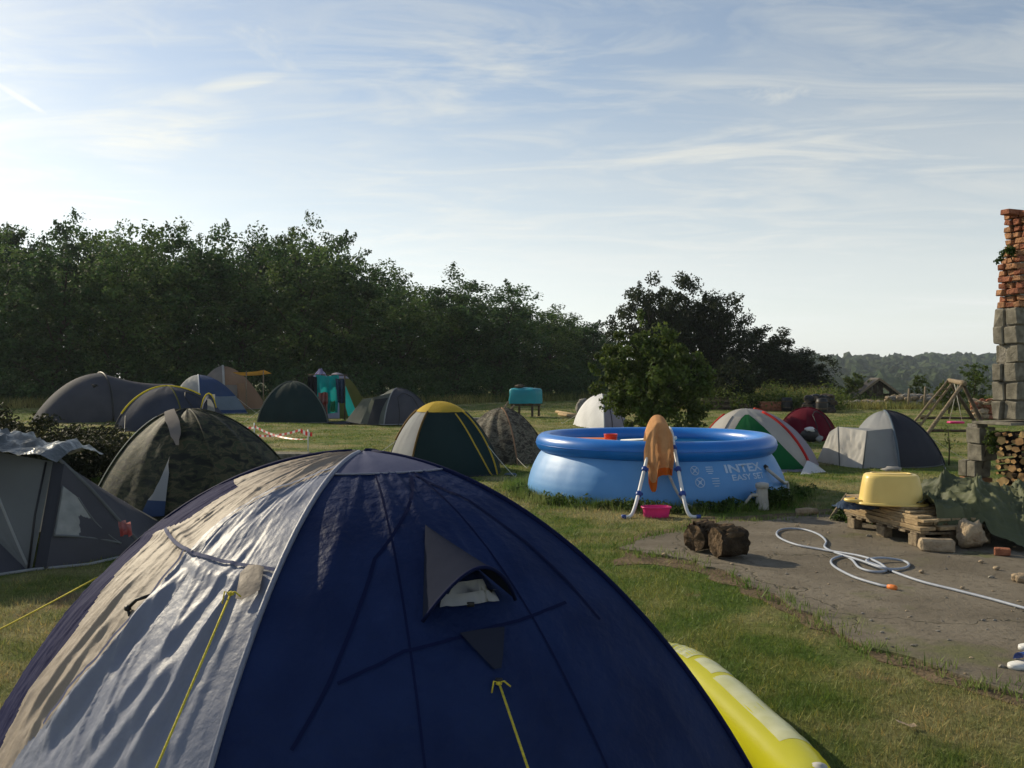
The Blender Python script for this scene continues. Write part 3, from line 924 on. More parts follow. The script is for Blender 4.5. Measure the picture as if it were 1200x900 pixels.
pts = []
for i in range(420):
    px = rnd.uniform(-120, 740); d = 47.0 + 15 * max(0, (px - 380)) / 340 + rnd.uniform(-1, 3.0)
    r = rnd.uniform(0.4, 1.3)
    d += r * 1.5
    pts.append(((px - 600) / FPX * d, d, r * rnd.uniform(0.3, 1.7), r))
for i in range(150):
    px = rnd.uniform(-150, 740); d = 54.0 + 15 * max(0, (px - 380)) / 340 + rnd.uniform(-1, 2)
    r = rnd.uniform(1.2, 2.0)
    pts.append(((px - 600) / FPX * d, d, rnd.uniform(0.6, 4.2) * (1 - .4 * max(0, px - 380) / 340), r))
scatter_clumps('undergrowth', pts, 90, 0.17, M['leaf_wood'], 'dark undergrowth along the foot of the wood', 5)
pts = []
for i in range(170):
    px = rnd.uniform(800, 985); d = rnd.uniform(41, 46); r = rnd.uniform(0.3, 0.7)
    x = (px - 600) / FPX * d; pts.append((x, d, gh(x, d) + r * rnd.uniform(0.5, 1.6), r))
for i in range(150):
    px = rnd.uniform(975, 1180); d = rnd.uniform(47, 57); r = rnd.uniform(0.25, 0.5)
    x = (px - 600) / FPX * d; pts.append((x, d, gh(x, d) + r * rnd.uniform(0.3, 1.1), r))
scatter_clumps('shrubbery', pts, 70, 0.13, M['leaf_bush'], 'yellow green scrub along the back of the meadow', 6)

# low dark hedge at the left
pts = []
for i in range(260):
    u = rnd.random()
    px = -140 + u * 300; d = rnd.uniform(13.2, 16.5)
    x = (px - 600) / FPX * d
    top = float(np.interp(px, [-140, 0, 36, 67, 100, 145, 165], [1.3, 1.2, 1.14, 1.0, 0.90, 0.82, 0.6])) * rnd.uniform(.75, 1.0)
    r = rnd.uniform(0.16, 0.30)
    pts.append((x, d, rnd.uniform(0.05, max(0.1, top - r * .7)), r))
hd = thing('low_hedge', 'low dark brown green hedge behind the grey tent with the foil', 'hedge', (-8.2, 15, 0))
rng = np.random.default_rng(15)
V, F, T = leaves([p[:3] for p in pts], [p[3] for p in pts], 150, 0.065, rng, 0.1, 0.9)
np_mesh('foliage', V - np.array([-8.2, 15, 0]), F, M['leaf_hedge'], tint=T, parent=hd)
g = G()
for i in range(26):
    px = -130 + i * 11; x = (px - 600) / FPX * 14.8
    mk('stem', G().tube([(x, 14.8 + rnd.uniform(-.6, .6), -.05), (x + rnd.uniform(-.15, .15), 14.8 + rnd.uniform(-.6, .6), 0.55)], [0.018, 0.006], 5), M['trunk'], hd)

# ------------------------------------------------------------------ tents
class Dome:
    """Pole dome: feet in order round the apex, fabric panels spanning between neighbouring poles."""

    def __init__(s, t, apex, H, feet, q=1.0, m=1.0, z0=0.0):
        s.t, s.A, s.H, s.F, s.q, s.m, s.z0 = t, Vector((apex[0], apex[1], 0)), H, [Vector((f[0], f[1], 0)) for f in feet], q, m, z0
        s.n = len(feet); s.bows = {}

    def pole(s, i, t):
        th = t * math.pi / 2
        p = s.A + (s.F[i % s.n] - s.A) * math.sin(th) ** s.m
        return Vector((p.x, p.y, s.z0 + s.H * max(0.0, math.cos(th)) ** s.q))

    def P(s, i, u, t, bow=None):
        bow = s.bows.get(i, 0.1) if bow is None else bow
        a, b = s.pole(i, t), s.pole(i + 1, t)
        p = a.lerp(b, u)
        c = (b - a).length
        o = (a + b) / 2 - s.A; o.z = 0
        if o.length > 1e-6: o.normalize()
        return p + o * (bow * 4 * u * (1 - u) * c)

    def N(s, i, u, t):
        e = 0.01
        du = s.P(i, min(1, u + e), t) - s.P(i, max(0, u - e), t)
        dt = s.P(i, u, min(1, t + e)) - s.P(i, u, max(0.001, t - e))
        n = du.cross(dt)
        if n.length < 1e-9: return Vector((0, 0, 1))
        n.normalize()
        o = s.P(i, u, t) - s.A
        return n if n.dot(Vector((o.x, o.y, 0.4))) > 0 else -n

    def find(s, i, px, py):
        best = None
        for a in range(61):
            for b in range(2, 62):
                p = s.P(i, a / 60, b / 62)
                qx, qy = 600 + FPX * p.x / p.y, HZ + FPX * (CAMH - p.z) / p.y
                d = (qx - px) ** 2 + (qy - py) ** 2
                if best is None or d < best[0]: best = (d, a / 60, b / 62)
        return best[1], best[2]

    def panel(s, i, mat, bow=0.1, t0=0.0, t1=1.0, nu=20, nt=22, wr=0.010, name='panel', disp=None, u0=0.0, u1=1.0, lift=0.0):
        s.bows[i] = bow
        rows = []
        for a in range(nt + 1):
            t = t0 + (t1 - t0) * a / nt
            r = []
            for b in range(nu + 1):
                u = u0 + (u1 - u0) * b / nu
                p = s.P(i, u, t)
                k = lift
                e = 4 * u * (1 - u)
                if wr: k += wr * 1.7 * e * (mnoise.noise(Vector((u * 7 + i * 5, t * 2.2, s.A.x))) + 0.6 * mnoise.noise(Vector((u * 16, t * 5, i * 3 + s.A.y))))
                if disp: k += disp(u, t)
                if k: p = p + s.N(i, u, t) * k
                r.append(p)
            rows.append(r)
        return mk(name, G().grid(rows), mat, s.t)

    def finish(s, hem, zips=(), guys=(), rope=None, hr=0.012, out=0.55):
        """Hem along the ground, zip lines of a door, guy ropes with pegs."""
        for i in range(s.n):
            mk('hem', G().tube([s.P(i, k / 14, 1.0) + Vector((0, 0, s.z0 + hr)) for k in range(15)], hr, 6), hem, s.t)
        for i in zips:
            pts = [s.P(i, u, t) + s.N(i, u, t) * .012 for u, t in [(.24 + .03 * math.sin(k * .3), 1 - .62 * k / 10) for k in range(11)] + [(.24 + .52 * k / 10, .38 - .10 * math.sin(math.pi * k / 10)) for k in range(1, 10)] + [(.76, .38 + .62 * k / 10) for k in range(11)]]
            mk('door_zip', G().tube(pts, hr * .7, 5), M['pole'], s.t)
        for i, t in guys:
            p = s.pole(i, t); o = p - s.A; o.z = 0; o.normalize()
            f = s.F[i % s.n]
            e = Vector((f.x, f.y, 0)) + o * out; e.z = gh(e.x, e.y)
            guy(p, e, rope or M['rope_pale'], s.t, hr * .35)

    def rib(s, i, mat, r=0.02, t0=0.0, t1=1.0, name='pole_sleeve', n=24, out=0.006):
        pts = []
        for k in range(n + 1):
            t = t0 + (t1 - t0) * k / n
            p = s.pole(i, t); o = p - s.A; o.z = 0
            if o.length > 1e-6: o.normalize()
            pts.append(p + o * out * math.sin(t * math.pi / 2) + Vector((0, 0, out * math.cos(t * math.pi / 2))))
        return mk(name, G().tube(pts, r, 7), mat, s.t)


def seam_on(dm, i, uts, mat, r=0.008, name='seam', out=0.004):
    pts = []
    for k in range(len(uts) - 1):
        (u0, t0), (u1, t1) = uts[k], uts[k + 1]
        for j in range(8):
            u, t = u0 + (u1 - u0) * j / 8, t0 + (t1 - t0) * j / 8
            pts.append(dm.P(i, u, t) + dm.N(i, u, t) * out)
    u, t = uts[-1]; pts.append(dm.P(i, u, t) + dm.N(i, u, t) * out)
    return mk(name, G().tube(pts, r, 6), mat, dm.t)


def strip_on(dm, i, uts, mat, w=0.03, name='pole_shadow', out=0.003, disp=None, ):
    """Flat strip lying on a panel: sewn seams and painted pole shadows."""
    pts, nn = [], []
    for k in range(len(uts) - 1):
        (u0, t0), (u1, t1) = uts[k], uts[k + 1]
        for j in range(12 + (k == len(uts) - 2)):
            u, t = u0 + (u1 - u0) * j / 12, t0 + (t1 - t0) * j / 12
            n = dm.N(i, u, t); pts.append(dm.P(i, u, t) + n * (out + (disp(u, t) if disp else 0))); nn.append(n)
    A, B = [], []
    for k, p in enumerate(pts):
        d = (pts[min(k + 1, len(pts) - 1)] - pts[max(k - 1, 0)]).normalized()
        sd = d.cross(nn[k]).normalized() * (w / 2)
        A.append(p - sd); B.append(p + sd)
    return mk(name, G().grid([A, pts, B]), mat, dm.t)


def guy(a, b, mat, t, r=0.004, peg=True, knot=False):
    a, b = Vector(a), Vector(b)
    pts = [a.lerp(b, k / 10) - Vector((0, 0, 0.012 * math.sin(math.pi * k / 10))) for k in range(11)]
    g = G().tube(pts, r, 6)
    if knot:
        g.rock(a, (r * 3.2, r * 3.2, r * 2.6), 3, sub=1)
        for s_ in (-1, 1):
            g.tube([a, a + Vector((0.014 * s_, -0.01, 0.008)), a + Vector((0.026 * s_ + .006, -0.012, -0.016 + .01 * s_))], r * .7, 5)
    o = mk('guy_rope', g, mat, t)
    if peg:
        d = (a - b); d.z = 0; d.normalize()
        mk('peg', G().tube([b + Vector((0, 0, 0.05)) - d * 0.03, b + Vector((0, 0, -0.06)) + d * 0.04], 0.005, 6), M['steel'], t)
    return o


# --- big navy dome in the foreground
ax_, ay_ = -0.560, 3.322
Ff, Fl, Fr = (-0.793, 1.872), (-2.131, 3.702), (0.892, 2.671)
Fb = (2 * ax_ - Ff[0], 2 * ay_ - Ff[1])
big = thing('dome_tent', 'large navy blue dome tent with pale grey sunlit side in the foreground', 'tent', (ax_, ay_, 0), 'tents pitched on the camp meadow')
TG = 'tents pitched on the camp meadow'
D = Dome(big, (ax_, ay_), 1.363, [Ff, Fr, Fb, Fl], 1.418, 1.0425)
D.bows = {0: 0.126, 1: 0.07, 2: 0.10, 3: 0.126}


def ridge(u, t, a, b, amp, wd, sharp=1.0):
    """Fold running from (u, t)=a to b: height falls off across it."""
    dx, dy = b[0] - a[0], b[1] - a[1]
    k = ((u - a[0]) * dx + (t - a[1]) * dy) / (dx * dx + dy * dy)
    if k < -0.15 or k > 1.15: return 0.0
    env = min(1.0, max(0.0, (k + .15) / .25)) * min(1.0, max(0.0, (1.15 - k) / .25))
    q = (u - a[0] - k * dx + (t - a[1] - k * dy) * 0.3) / wd
    return amp * env * (math.exp(-q * q) - 0.5 * math.exp(-(q + 1.6) ** 2))


def front_disp(u, t):
    e = min(1, 5 * u, 5 * (1 - u))
    d = e * (0.007 * mnoise.noise(Vector((u * 9, t * 3.0, 1.3))) + 0.0032 * mnoise.noise(Vector((u * 24, t * 7, 4.1))) + .006 * crease(u * 7 + 1.5 * t, t * 1.4, 6.6) + .0035 * crease(u * 15 - 2 * t, t * 2.5, 1.6))
    d += ridge(u, t, (0.10, 0.25), (0.42, 0.98), 0.010, 0.045) + ridge(u, t, (0.05, 0.45), (0.30, 0.6), 0.006, 0.05)
    d += ridge(u, t, (0.68, 0.62), (0.74, 0.98), 0.007, 0.03) + ridge(u, t, (0.88, 0.55), (0.84, 0.98), 0.006, 0.02)
    return d


def px_fold(a, b):
    (u0, t0), (u1, t1) = D.find(3, *a), D.find(3, *b)
    return (1 - u0, t0), (1 - u1, t1)


FOLDS = [(px_fold((262, 705), (158, 898)), .030, .012), (px_fold((200, 690), (66, 850)), .034, .016), (px_fold((150, 690), (40, 830)), .018, .012),
         (px_fold((300, 730), (262, 890)), .014, .009), (px_fold((240, 740), (125, 890)), .014, .010), (px_fold((330, 580), (230, 640)), .014, .016),
         (px_fold((290, 640), (225, 720)), .008, .009), (px_fold((120, 740), (30, 870)), .014, .010), (px_fold((285, 700), (205, 898)), .012, .008),
         (px_fold((215, 660), (120, 800)), .010, .009), (px_fold((312, 690), (285, 890)), .010, .007), (px_fold((380, 560), (265, 640)), .010, .011),
         (px_fold((225, 720), (95, 890)), .012, .009), (px_fold((270, 690), (190, 850)), .010, .007)]


def crease(x, y, z, p=7):
    """Sharp thin creases: high only where the noise crosses zero."""
    return max(0.0, 1 - abs(mnoise.noise(Vector((x, y, z)))) * 1.6) ** p


SEAM_D = D.find(3, 250, 655)[1]


def lit_disp(u, t):
    e = min(1, 8 * u, 8 * (1 - u))
    a = mnoise.noise(Vector((u * 9 + 1.5 * t, t * 1.6, 7.7)))
    k1, k2 = crease(u * 8 + 3.5 * t, t * 1.5, 2.2), crease(u * 17 + 4 * t, t * 3.2, 9.1)
    k3 = crease(u * 5 - 4 * t, t * 5.0, 4.4, 12)
    patchy = float(smooth01(-.2, .3, mnoise.noise(Vector((u * 3, t * 3, 1.0)))))
    d = e * (0.008 * a + 0.006 * k1 + 0.005 * k2 * (.3 + patchy) + 0.003 * k3 + .0022 * crease(u * 36 + 7 * t, t * 6.5, 3.3) + .0018 * crease(u * 16 - 9 * t, t * 14, 8.3, 9) + .0014 * mnoise.noise(Vector((u * 70, t * 26, 5.2))))
    for (fa, fb), am, wd in FOLDS: d += .62 * min(1, 7 * u) * ridge(u, t, fa, fb, am, wd)
    d += 0.010 * math.exp(-((t - SEAM_D - 0.02 * math.sin(u * 9)) / 0.010) ** 2) * min(1, u * 12)   # sewn horizontal seam
    return d


D.panel(0, M['navy'], 0.126, 0.145, 1.0, 70, 80, 0, disp=front_disp)
D.panel(0, M['capgrey'], 0.126, 0.0, 0.145, 24, 10, 0.003, name='roof_cap', disp=lambda u, t: 0.004)
D.panel(1, M['navy'], 0.07, 0, 1, 24, 40, 0.006)
D.panel(2, M['navy'], 0.10, 0, 1, 24, 40, 0.006)
# sunlit side (pole 3 = left foot, pole 0 = front foot): u runs left -> front, so mirror the fold coordinates
nu, nt = 240, 150
rows = {}
D.bows[3] = 0.126
GR, GB, GN = G(), G(), G()
pts = [[D.P(3, 1 - b / nu, max(0.002, a / nt)) + D.N(3, 1 - b / nu, max(0.002, a / nt)) * lit_disp(b / nu, a / nt) for b in range(nu + 1)] for a in range(nt + 1)]


def edge_ut(pp):
    """(t, u) pairs, sorted by t, of a line seen on the sunlit side."""
    q = sorted((t_, 1 - u_) for u_, t_ in (D.find(3, *p_) for p_ in pp))
    return [a for a, b in q], [b for a, b in q]


NAVY_T, NAVY_U = edge_ut([(262, 583), (225, 603), (187, 626), (142, 668), (84, 744), (37, 813), (6, 872)])
UPB_T, UPB_U = edge_ut([(398, 545), (350, 567), (300, 592), (265, 612), (240, 630), (225, 646)])
LOB_T, LOB_U = edge_ut([(219, 650), (190, 687), (172, 707), (136, 754), (94, 797), (60, 844), (28, 880)])
SEAM_T = D.find(3, 250, 655)[1]


def is_beige(u, t):
    w_ = 0.004 * math.sin(t * 31)
    if u > np.interp(t, NAVY_T, NAVY_U) and t > NAVY_T[0] * .9: return 2
    if t < SEAM_T + .02 * (u - .3): return u > np.interp(t, UPB_T, UPB_U) + w_
    return u > np.interp(t, LOB_T, LOB_U) + w_


flat = [p for r in pts for p in r]
for gg, want in ((GR, 0), (GB, 1), (GN, 2)):
    fs = []
    used = {}
    vs = []
    for a in range(nt):
        for b in range(nu):
            if int(is_beige((b + .5) / nu, (a + .5) / nt)) != want: continue
            q = []
            for (i, j) in ((a, b), (a, b + 1), (a + 1, b + 1), (a + 1, b)):
                k = i * (nu + 1) + j
                if k not in used: used[k] = len(vs); vs.append(flat[k])
                q.append(used[k])
            fs.append(q)
    gg.add(vs, fs)
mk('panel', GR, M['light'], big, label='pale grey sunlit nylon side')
mk('edge_panel', GN, M['navy_edge_shaded'], big, label='navy edge strip beyond the sunlit side')
mk('door', GB, M['beige'], big, label='sand-coloured door strip of the tent')
D.rib(0, M['light'], 0.009, 0.02, 1.0, 'seam_piping', 40, 0.004)
D.rib(1, M['navy_dark'], 0.010, 0.02, 1.0, 'pole_sleeve', 40, 0.002)
D.rib(2, M['navy_dark'], 0.010, 0.02, 1.0, 'pole_sleeve', 40, 0.002)
D.rib(3, M['navy_dark'], 0.010, 0.02, 1.0, 'pole_sleeve', 40, 0.002)
# dark strips painting the inner poles' shadow lines through the front cloth
fA = D.find(0, 482, 560); fB = D.find(0, 440, 655); fC = D.find(0, 390, 800); fD = D.find(0, 345, 890)
strip_on(D, 0, [fA, fB, fC, fD], M['navy_dark'], 0.011, disp=front_disp)
strip_on(D, 0, [D.find(0, 486, 560), D.find(0, 550, 590), D.find(0, 620, 640), D.find(0, 700, 720)], M['navy_dark'], 0.011, disp=front_disp)
strip_on(D, 0, [D.find(0, 392, 800), D.find(0, 470, 764), D.find(0, 560, 745), D.find(0, 660, 708)], M['navy_dark'], 0.010, disp=front_disp)
seam_on(D, 0, [(0.0, 0.148), (0.5, 0.148), (1.0, 0.148)], M['light'], 0.004, 'seam', 0.004)


for u_ in (.33, .66):
    strip_on(D, 0, [(u_, .15), (u_, .6), (u_, 1.0)], M['navy_dark'], 0.007, 'seam', 0.002, front_disp)


def on0(px, py, out=0.0):
    u, t = D.find(0, px, py); return D.P(0, u, t) + D.N(0, u, t) * (out + front_disp(u, t))


# vent hood on the front
hood_t = thing  # (keeps the name free)
a_, b_, c_ = on0(499, 616, 0.012), on0(492, 740, 0.012), on0(602, 711, 0.012)
u, t = D.find(0, 530, 690); hn = D.N(0, u, t)
rows = []
for k in range(13):
    w_ = k / 12
    l, r_ = a_.lerp(b_, w_), a_.lerp(c_, w_)
    row = []
    for j in range(17):
        s_ = j / 16
        p = l.lerp(r_, s_) + hn * (0.105 * w_ ** 1.1 * math.sin(math.pi * s_) ** 0.8) + Vector((0, 0, 0.055 * w_ * math.sin(math.pi * s_)))
        row.append(p)
    rows.append(row)
hood = mk('vent_hood', G().grid(rows), M['hood'], big, label='grey triangular vent hood')
mk('hood_piping', G().tube(rows[-1], 0.006, 6), M['navy_dark'], hood)
vm = []
for k in range(7):
    vm.append([on0(515 + 66 * j / 8 - k * 0.5 * (j / 8), 698 - 9 * math.sin(math.pi * j / 8) + k * 3.2 - j * .6, 0.014) for j in range(9)])
mk('vent_mesh', G().grid(vm), M['mesh_white'], big)
tr_ = [[on0(536, 741, 0.008), on0(563, 739, 0.012), on0(590, 736, 0.008)], [on0(560, 768, 0.010), on0(576, 766, 0.014), on0(588, 766, 0.010)], [on0(578, 792, 0.010), on0(582, 793, 0.012), on0(586, 792, 0.010)]]
mk('guy_patch', G().grid(tr_), M['hood'], big)
mk('toggle', G().box(on0(549, 719, 0.014), (0.022, 0.006, 0.014), bev=.002), M['black'], big)
k0 = on0(582, 798, 0.012)
mk('toggle', G().box(k0 + Vector((0, 0, 0.006)), (0.02, 0.01, 0.014), bev=.002), M['black'], big)
guy(k0, (0.42, 1.15, 0.0), M['rope'], big, 0.0035, knot=True)


def on3(px, py, out=0.0):
    u, t = D.find(3, px, py); return D.P(3, u, t) + D.N(3, u, t) * (out + lit_disp(1 - u, t))


def strip3(pp, mat, w, name):
    return strip_on(D, 3, [D.find(3, *p_) for p_ in pp], mat, w, name, 0.008, lambda u, t: lit_disp(1 - u, t))


strip3([(196, 624), (228, 647), (262, 660), (300, 668), (326, 672)], M['capgrey'], 0.012, 'cross_seam')
strip3([(398, 546), (350, 568), (300, 593), (265, 613), (228, 646)], M['light'], 0.012, 'zip_line')
strip3([(219, 651), (190, 687), (172, 707), (136, 754), (94, 797), (60, 844)], M['capgrey'], 0.014, 'zip_line')
# guy tab and rope on the sunlit side, door toggle
k1 = on3(281, 702, 0.010)
tab = [[on3(296, 664, .012), on3(304, 662, .018), on3(314, 664, .012)], [on3(288, 682, .016), on3(297, 683, .022), on3(308, 688, .016)], [on3(280, 700, .014), on3(283, 700, .016), on3(287, 702, .014)]]
mk('guy_tab', G().grid(tab), M['beige'], big)
dpeg = Vector((-0.92, 0.95, 0))
guy(k1 + D.N(3, *D.find(3, 281, 702)) * 0.03, dpeg, M['rope'], big, 0.0035, knot=True)
k2 = on3(150, 722, 0.012)
gt = G()
gt.tube([k2, k2 + Vector((0.03, -.01, 0.028)), k2 + Vector((0.07, 0, 0.04))], 0.006, 6).tube([k2, k2 + Vector((0.012, -.012, -0.03))], 0.005, 6).rock(k2, (.012, .012, .012), 2, sub=1)
mk('door_toggle', gt, M['pole'], big)
pL = D.pole(3, 0.50)
guy(pL + Vector((-.02, 0, 0)), (-3.35, 5.05, 0), M['rope'], big, 0.004)
guy(D.pole(3, 0.98), (-2.42, 3.85, 0.0), M['pole'], big, 0.006)

# --- grey tent with foil at the left edge
def patch(P00, P01, P10, P11, n=14, bulge=0.0, wr=0.006, seed=0, nrm=None):
    """Fabric quad between four corners with a bulge and fine wrinkles."""
    P00, P01, P10, P11 = map(Vector, (P00, P01, P10, P11))
    nn = (P01 - P00 + P11 - P10).cross(P10 - P00 + P11 - P01).normalized()
    if nrm is not None and nn.dot(Vector(nrm)) < 0: nn = -nn
    rows = []
    for a in range(n + 1):
        r = []
        for b in range(n + 1):
            u, v = b / n, a / n
            p = P00.lerp(P01, u).lerp(P10.lerp(P11, u), v)
            e = 16 * u * (1 - u) * v * (1 - v)
            k = bulge * e + wr * min(1, e * 2) * (mnoise.noise(Vector((u * 5 + seed, v * 2.5, seed))) + .6 * mnoise.noise(Vector((u * 11, v * 6, seed + 3))))
            r.append(p + nn * k)
        rows.append(r)
    return rows


gt_ = thing('vestibule_tent', 'grey tent with silver foil on its roof and a clear window, at the left edge', 'tent', (-4.6, 8.2, 0), TG)
P0 = at(40, 668); P2 = at(172, 646); Pm = at(105, 662); F2 = at(-110, 690)
P1 = atd(62, 541, 7.85); TLp = atd(-130, 508, 8.3)
B1 = P2 + Vector((-.55, 1.7, 0)); B2 = F2 + Vector((-.4, 2.4, 0)); S1 = atd(63, 541, 8.05)
front_n = (0, -1, 0.3)
mk('panel', G().grid(patch(P1, TLp, P0 + Vector((-.02, 0, 0)), P0 + Vector((-.06, 0, 0)), 18, 0.03, 0.012, 1, front_n)), M['grey_mid'], gt_)
mk('panel', G().grid(patch(TLp, TLp + Vector((-.6, .2, -.15)), P0 + Vector((-.06, 0, 0)), F2, 18, 0.04, 0.012, 2, front_n)), M['slate'], gt_)
Pw0, Pw1 = P1 + Vector((.10, 0, -.02)), P0 + Vector((.10, 0, 0))
mk('pole_sleeve', G().grid(patch(P1, Pw0, P0, Pw1, 10, 0.015, 0.004, 3, front_n)), M['grey_dark'], gt_)
side = mk('panel', G().grid(patch(Pw0, P2 + Vector((0, 0, .03)), Pw1, P2, 22, 0.03, 0.010, 4, front_n)), M['slate'], gt_)


def side_pt(u, v, k):
    p = Pw0.lerp(P2 + Vector((0, 0, .03)), u).lerp(Pw1.lerp(P2, u), v)
    return p + Vector((-.15, -.95, .25)).normalized() * k


wn_rows = [[side_pt(0.06 + (0.74 - 0.06) * j / 14 * (0.25 + 0.75 * i / 10), 0.18 + 0.50 * i / 10 - 0.10 * i / 10 * j / 14, 0.05 + .006 * mnoise.noise(Vector((i * .6, j * .6, 0)))) for j in range(15)] for i in range(11)]
wdw = mk('window', G().grid(wn_rows), M['window'], gt_, label='cloudy clear triangular window')
mk('window_hem', G().tube(wn_rows[-1], 0.012, 6).tube([r[-1] for r in wn_rows], 0.008, 6).tube([r[0] for r in wn_rows], 0.008, 6), M['grey_mid'], wdw)
# rear panels so the tent is a closed body
mk('panel', G().grid(patch(Pw0, P2 + Vector((0, 0, .03)), B1 + Vector((-.2, .2, 0)), B1, 12, 0.03, 0.01, 5)), M['slate'], gt_)
mk('panel', G().grid(patch(P1, TLp, B1, B2, 12, 0.08, 0.01, 6)), M['grey_mid'], gt_)
mk('hem', G().tube([F2, F2.lerp(P0, .5) + Vector((0, -.06, 0.01)), P0 + Vector((0, -.03, .01)), Pm + Vector((0, -.02, .01)), P2], 0.014, 6), M['grey_light'], gt_)
mk('pole', G().tube([P1 + Vector((.05, -.02, .04)), P1.lerp(P2, .35) + Vector((.03, -.02, .07)), P1.lerp(P2, .7) + Vector((.02, -.02, .03)), P2 + Vector((0, -.02, .02))], 0.016, 7), M['grey_mid'], gt_)
mk('pole', G().tube([P0 + Vector((-.04, -.02, 0)), P0.lerp(P1, .5) + Vector((-.05, -.05, 0)), P1 + Vector((-.05, -.02, 0))], 0.010, 7), M['pole'], gt_)
guy(P0 + Vector((-.05, 0, .02)), atd(-5, 575, 7.4), M['grey_light'], gt_, .012, peg=False)
# foil blanket thrown over the roof
fr = []
for i in range(26):
    row = []
    for j in range(40):
        u, v = j / 39, i / 25
        px = -160 + u * 237
        top = float(np.interp(px, [-160, 0, 20, 35, 50, 66, 76, 84], [500, 514, 522, 529, 525, 522, 529, 543]))
        d = 7.72 + v * 0.9
        low = 0.07 + .03 * math.sin(u * 21)
        z = CAMH - (top - HZ) * 7.95 / FPX - low * max(0, (0.35 - v) / .35) ** 1.3 - 0.25 * max(0, (v - .5)) ** 1.3
        n = mnoise.noise(Vector((u * 14, v * 5, 3))) * .045 + mnoise.noise(Vector((u * 30, v * 12, 8))) * .022 + crease(u * 9, v * 4, 3) * .05
        n *= min(1, .25 + 4 * v, .25 + 5 * (1 - u))
        row.append(Vector(((px - 600) / FPX * 7.9 + n * .5, d + n * .6, z + n + 0.02)))
    fr.append(row)
foil = mk('foil_blanket', G().grid(fr), M['foil'], None, label='crumpled silver foil blanket on the roof of the grey tent', cat='blanket')
# red cloth peeping out between grey tent and navy tent
rc = []
for i in range(8):
    rc.append([atd(141 + 1.9 * j - (7 - i) * .4, 611 + 2.4 * i + 1.5 * math.sin(j * 1.3 + i), 7.95 - 0.03 * i) + Vector((0, .03 * math.sin(j * 1.9), 0)) for j in range(8)])
c0 = atd(150, 630, 7.8)
rcl = mk('red_cloth', G().grid(rc), M['red_towel'], None, label='scrap of red cloth between the grey tent and the navy tent', cat='cloth')

# --- camouflage dome
def world_x(px, d): return (px - 600) / FPX * d


cm = thing('dome_tent', 'dark camouflage dome tent with a pale vent flap behind the navy tent', 'tent', (-4.18, 11.0, 0), TG)
Dc = Dome(cm, (-4.05, 11.05), 1.23, [(-3.25, 9.95), (-2.62, 11.4), (-4.4, 12.5), (-5.12, 10.75)], 1.75, 1.0)
for i, b in enumerate((0.10, 0.08, 0.1, 0.12)): Dc.panel(i, M['camo'], b, 0.0, 1, 26, 30, 0.016)
for i in range(4): Dc.rib(i, M['camo'] if i else M['camo'], 0.014, 0.05, 1)
Dc.rib(3, M['rope_pale'], 0.008, 0.2, 1, 'seam', 30, 0.018)
fl = []
for k in range(9):
    w_ = k / 8
    py = 481 + 43 * w_
    cx = 199 + 10 * w_ + 2 * math.sin(w_ * 3)
    hw = 7 * math.sin(math.pi * min(1, .22 + w_ * .75)) + 1
    fl.append([Dc.P(3, *Dc.find(3, cx + hw * s_, py)) + Dc.N(3, *Dc.find(3, cx, py)) * (0.03 + .03 * math.sin(w_ * 3)) for s_ in (-1, -.3, .4, 1)])
mk('vent_flap', G().grid(fl), M['tan_grey'], cm, label='pale vent flap below the apex')
sl = []
for k in range(9):
    w_ = k / 8
    py = 537 + 68 * w_
    x0 = 199 - 34 * w_ ** 1.2; x1 = 200 - 6 * w_
    sl.append([Dc.P(3, *Dc.find(3, x0 + (x1 - x0) * s_, py)) + Dc.N(3, *Dc.find(3, x1, py)) * 0.022 for s_ in (0, .5, 1)])
G_s = G(); G_s.grid(sl[:7], 0); G_s.grid(sl[6:], 1)
mk('door_opening', G_s, [M['grey_light'], M['blue_mid']], cm, label='slit of pale blue inner tent in the open door')

# --- yellow capped dark green dome
yc = thing('dome_tent', 'dark green dome tent with yellow cap and pale left side', 'tent', (-1.2, 15.4, 0), TG)
Dy = Dome(yc, (-1.27, 15.45), 1.19, [(-1.66, 14.45), (-0.25, 14.7), (-0.75, 16.5), (-2.2, 15.7)], 1.5, 1.0)
for i, (mt, b) in enumerate(((M['dark_green'], .16), (M['bottle'], .12), (M['dark_green'], .1), (M['grey_light'], .10))):
    Dy.panel(i, mt, b, 0.27, 1, 24, 26, 0.008)
for i in range(4): Dy.panel(i, M['yellow'], Dy.bows[i], 0, 0.285, 12, 10, 0.004, name='roof_cap', lift=0.012)
for i, (mt, r_) in enumerate(((M['sleeve_brown'], .018), (M['yellow'], .016), (M['sleeve_brown'], .02), (M['sleeve_brown'], .030))): Dy.rib(i, mt, r_, 0.27, 0.62 if i == 3 else 1.0)
seam_on(Dy, 0, [(0.72, 0.30), (0.80, 0.62), (0.93, 1.0)], M['yellow'], 0.014, 'pole_sleeve')
seam_on(Dy, 3, [(0.10, 0.62), (0.15, 0.8), (0.1, 1.0)], M['grey_dark'], 0.010, 'seam')
guy(Dy.pole(1, .62), (0.05, 14.35, 0), M['rope_pale'], yc, .006)
guy(Dy.pole(3, .62), (-2.75, 15.5, 0), M['rope_pale'], yc, .006)

# --- small brown camouflage ridge tent right behind it
bc = thing('ridge_tent', 'small brown leaf camouflage tent beside the yellow capped tent', 'tent', (-0.1, 17.0, 0), TG)
Db = Dome(bc, (-0.22, 17.2), 1.02, [(0.10, 16.25), (0.72, 17.3), (-0.1, 18.2), (-1.1, 17.1)], 1.7, 1.0)
for i in range(4): Db.panel(i, M['camo_brown'], 0.05, 0, 1, 16, 18, 0.016)
Db.rib(0, M['tan'], 0.014, 0.03, 1, 'seam')
Db.rib(1, M['camo_brown'], 0.012, 0.03, 1, 'seam')

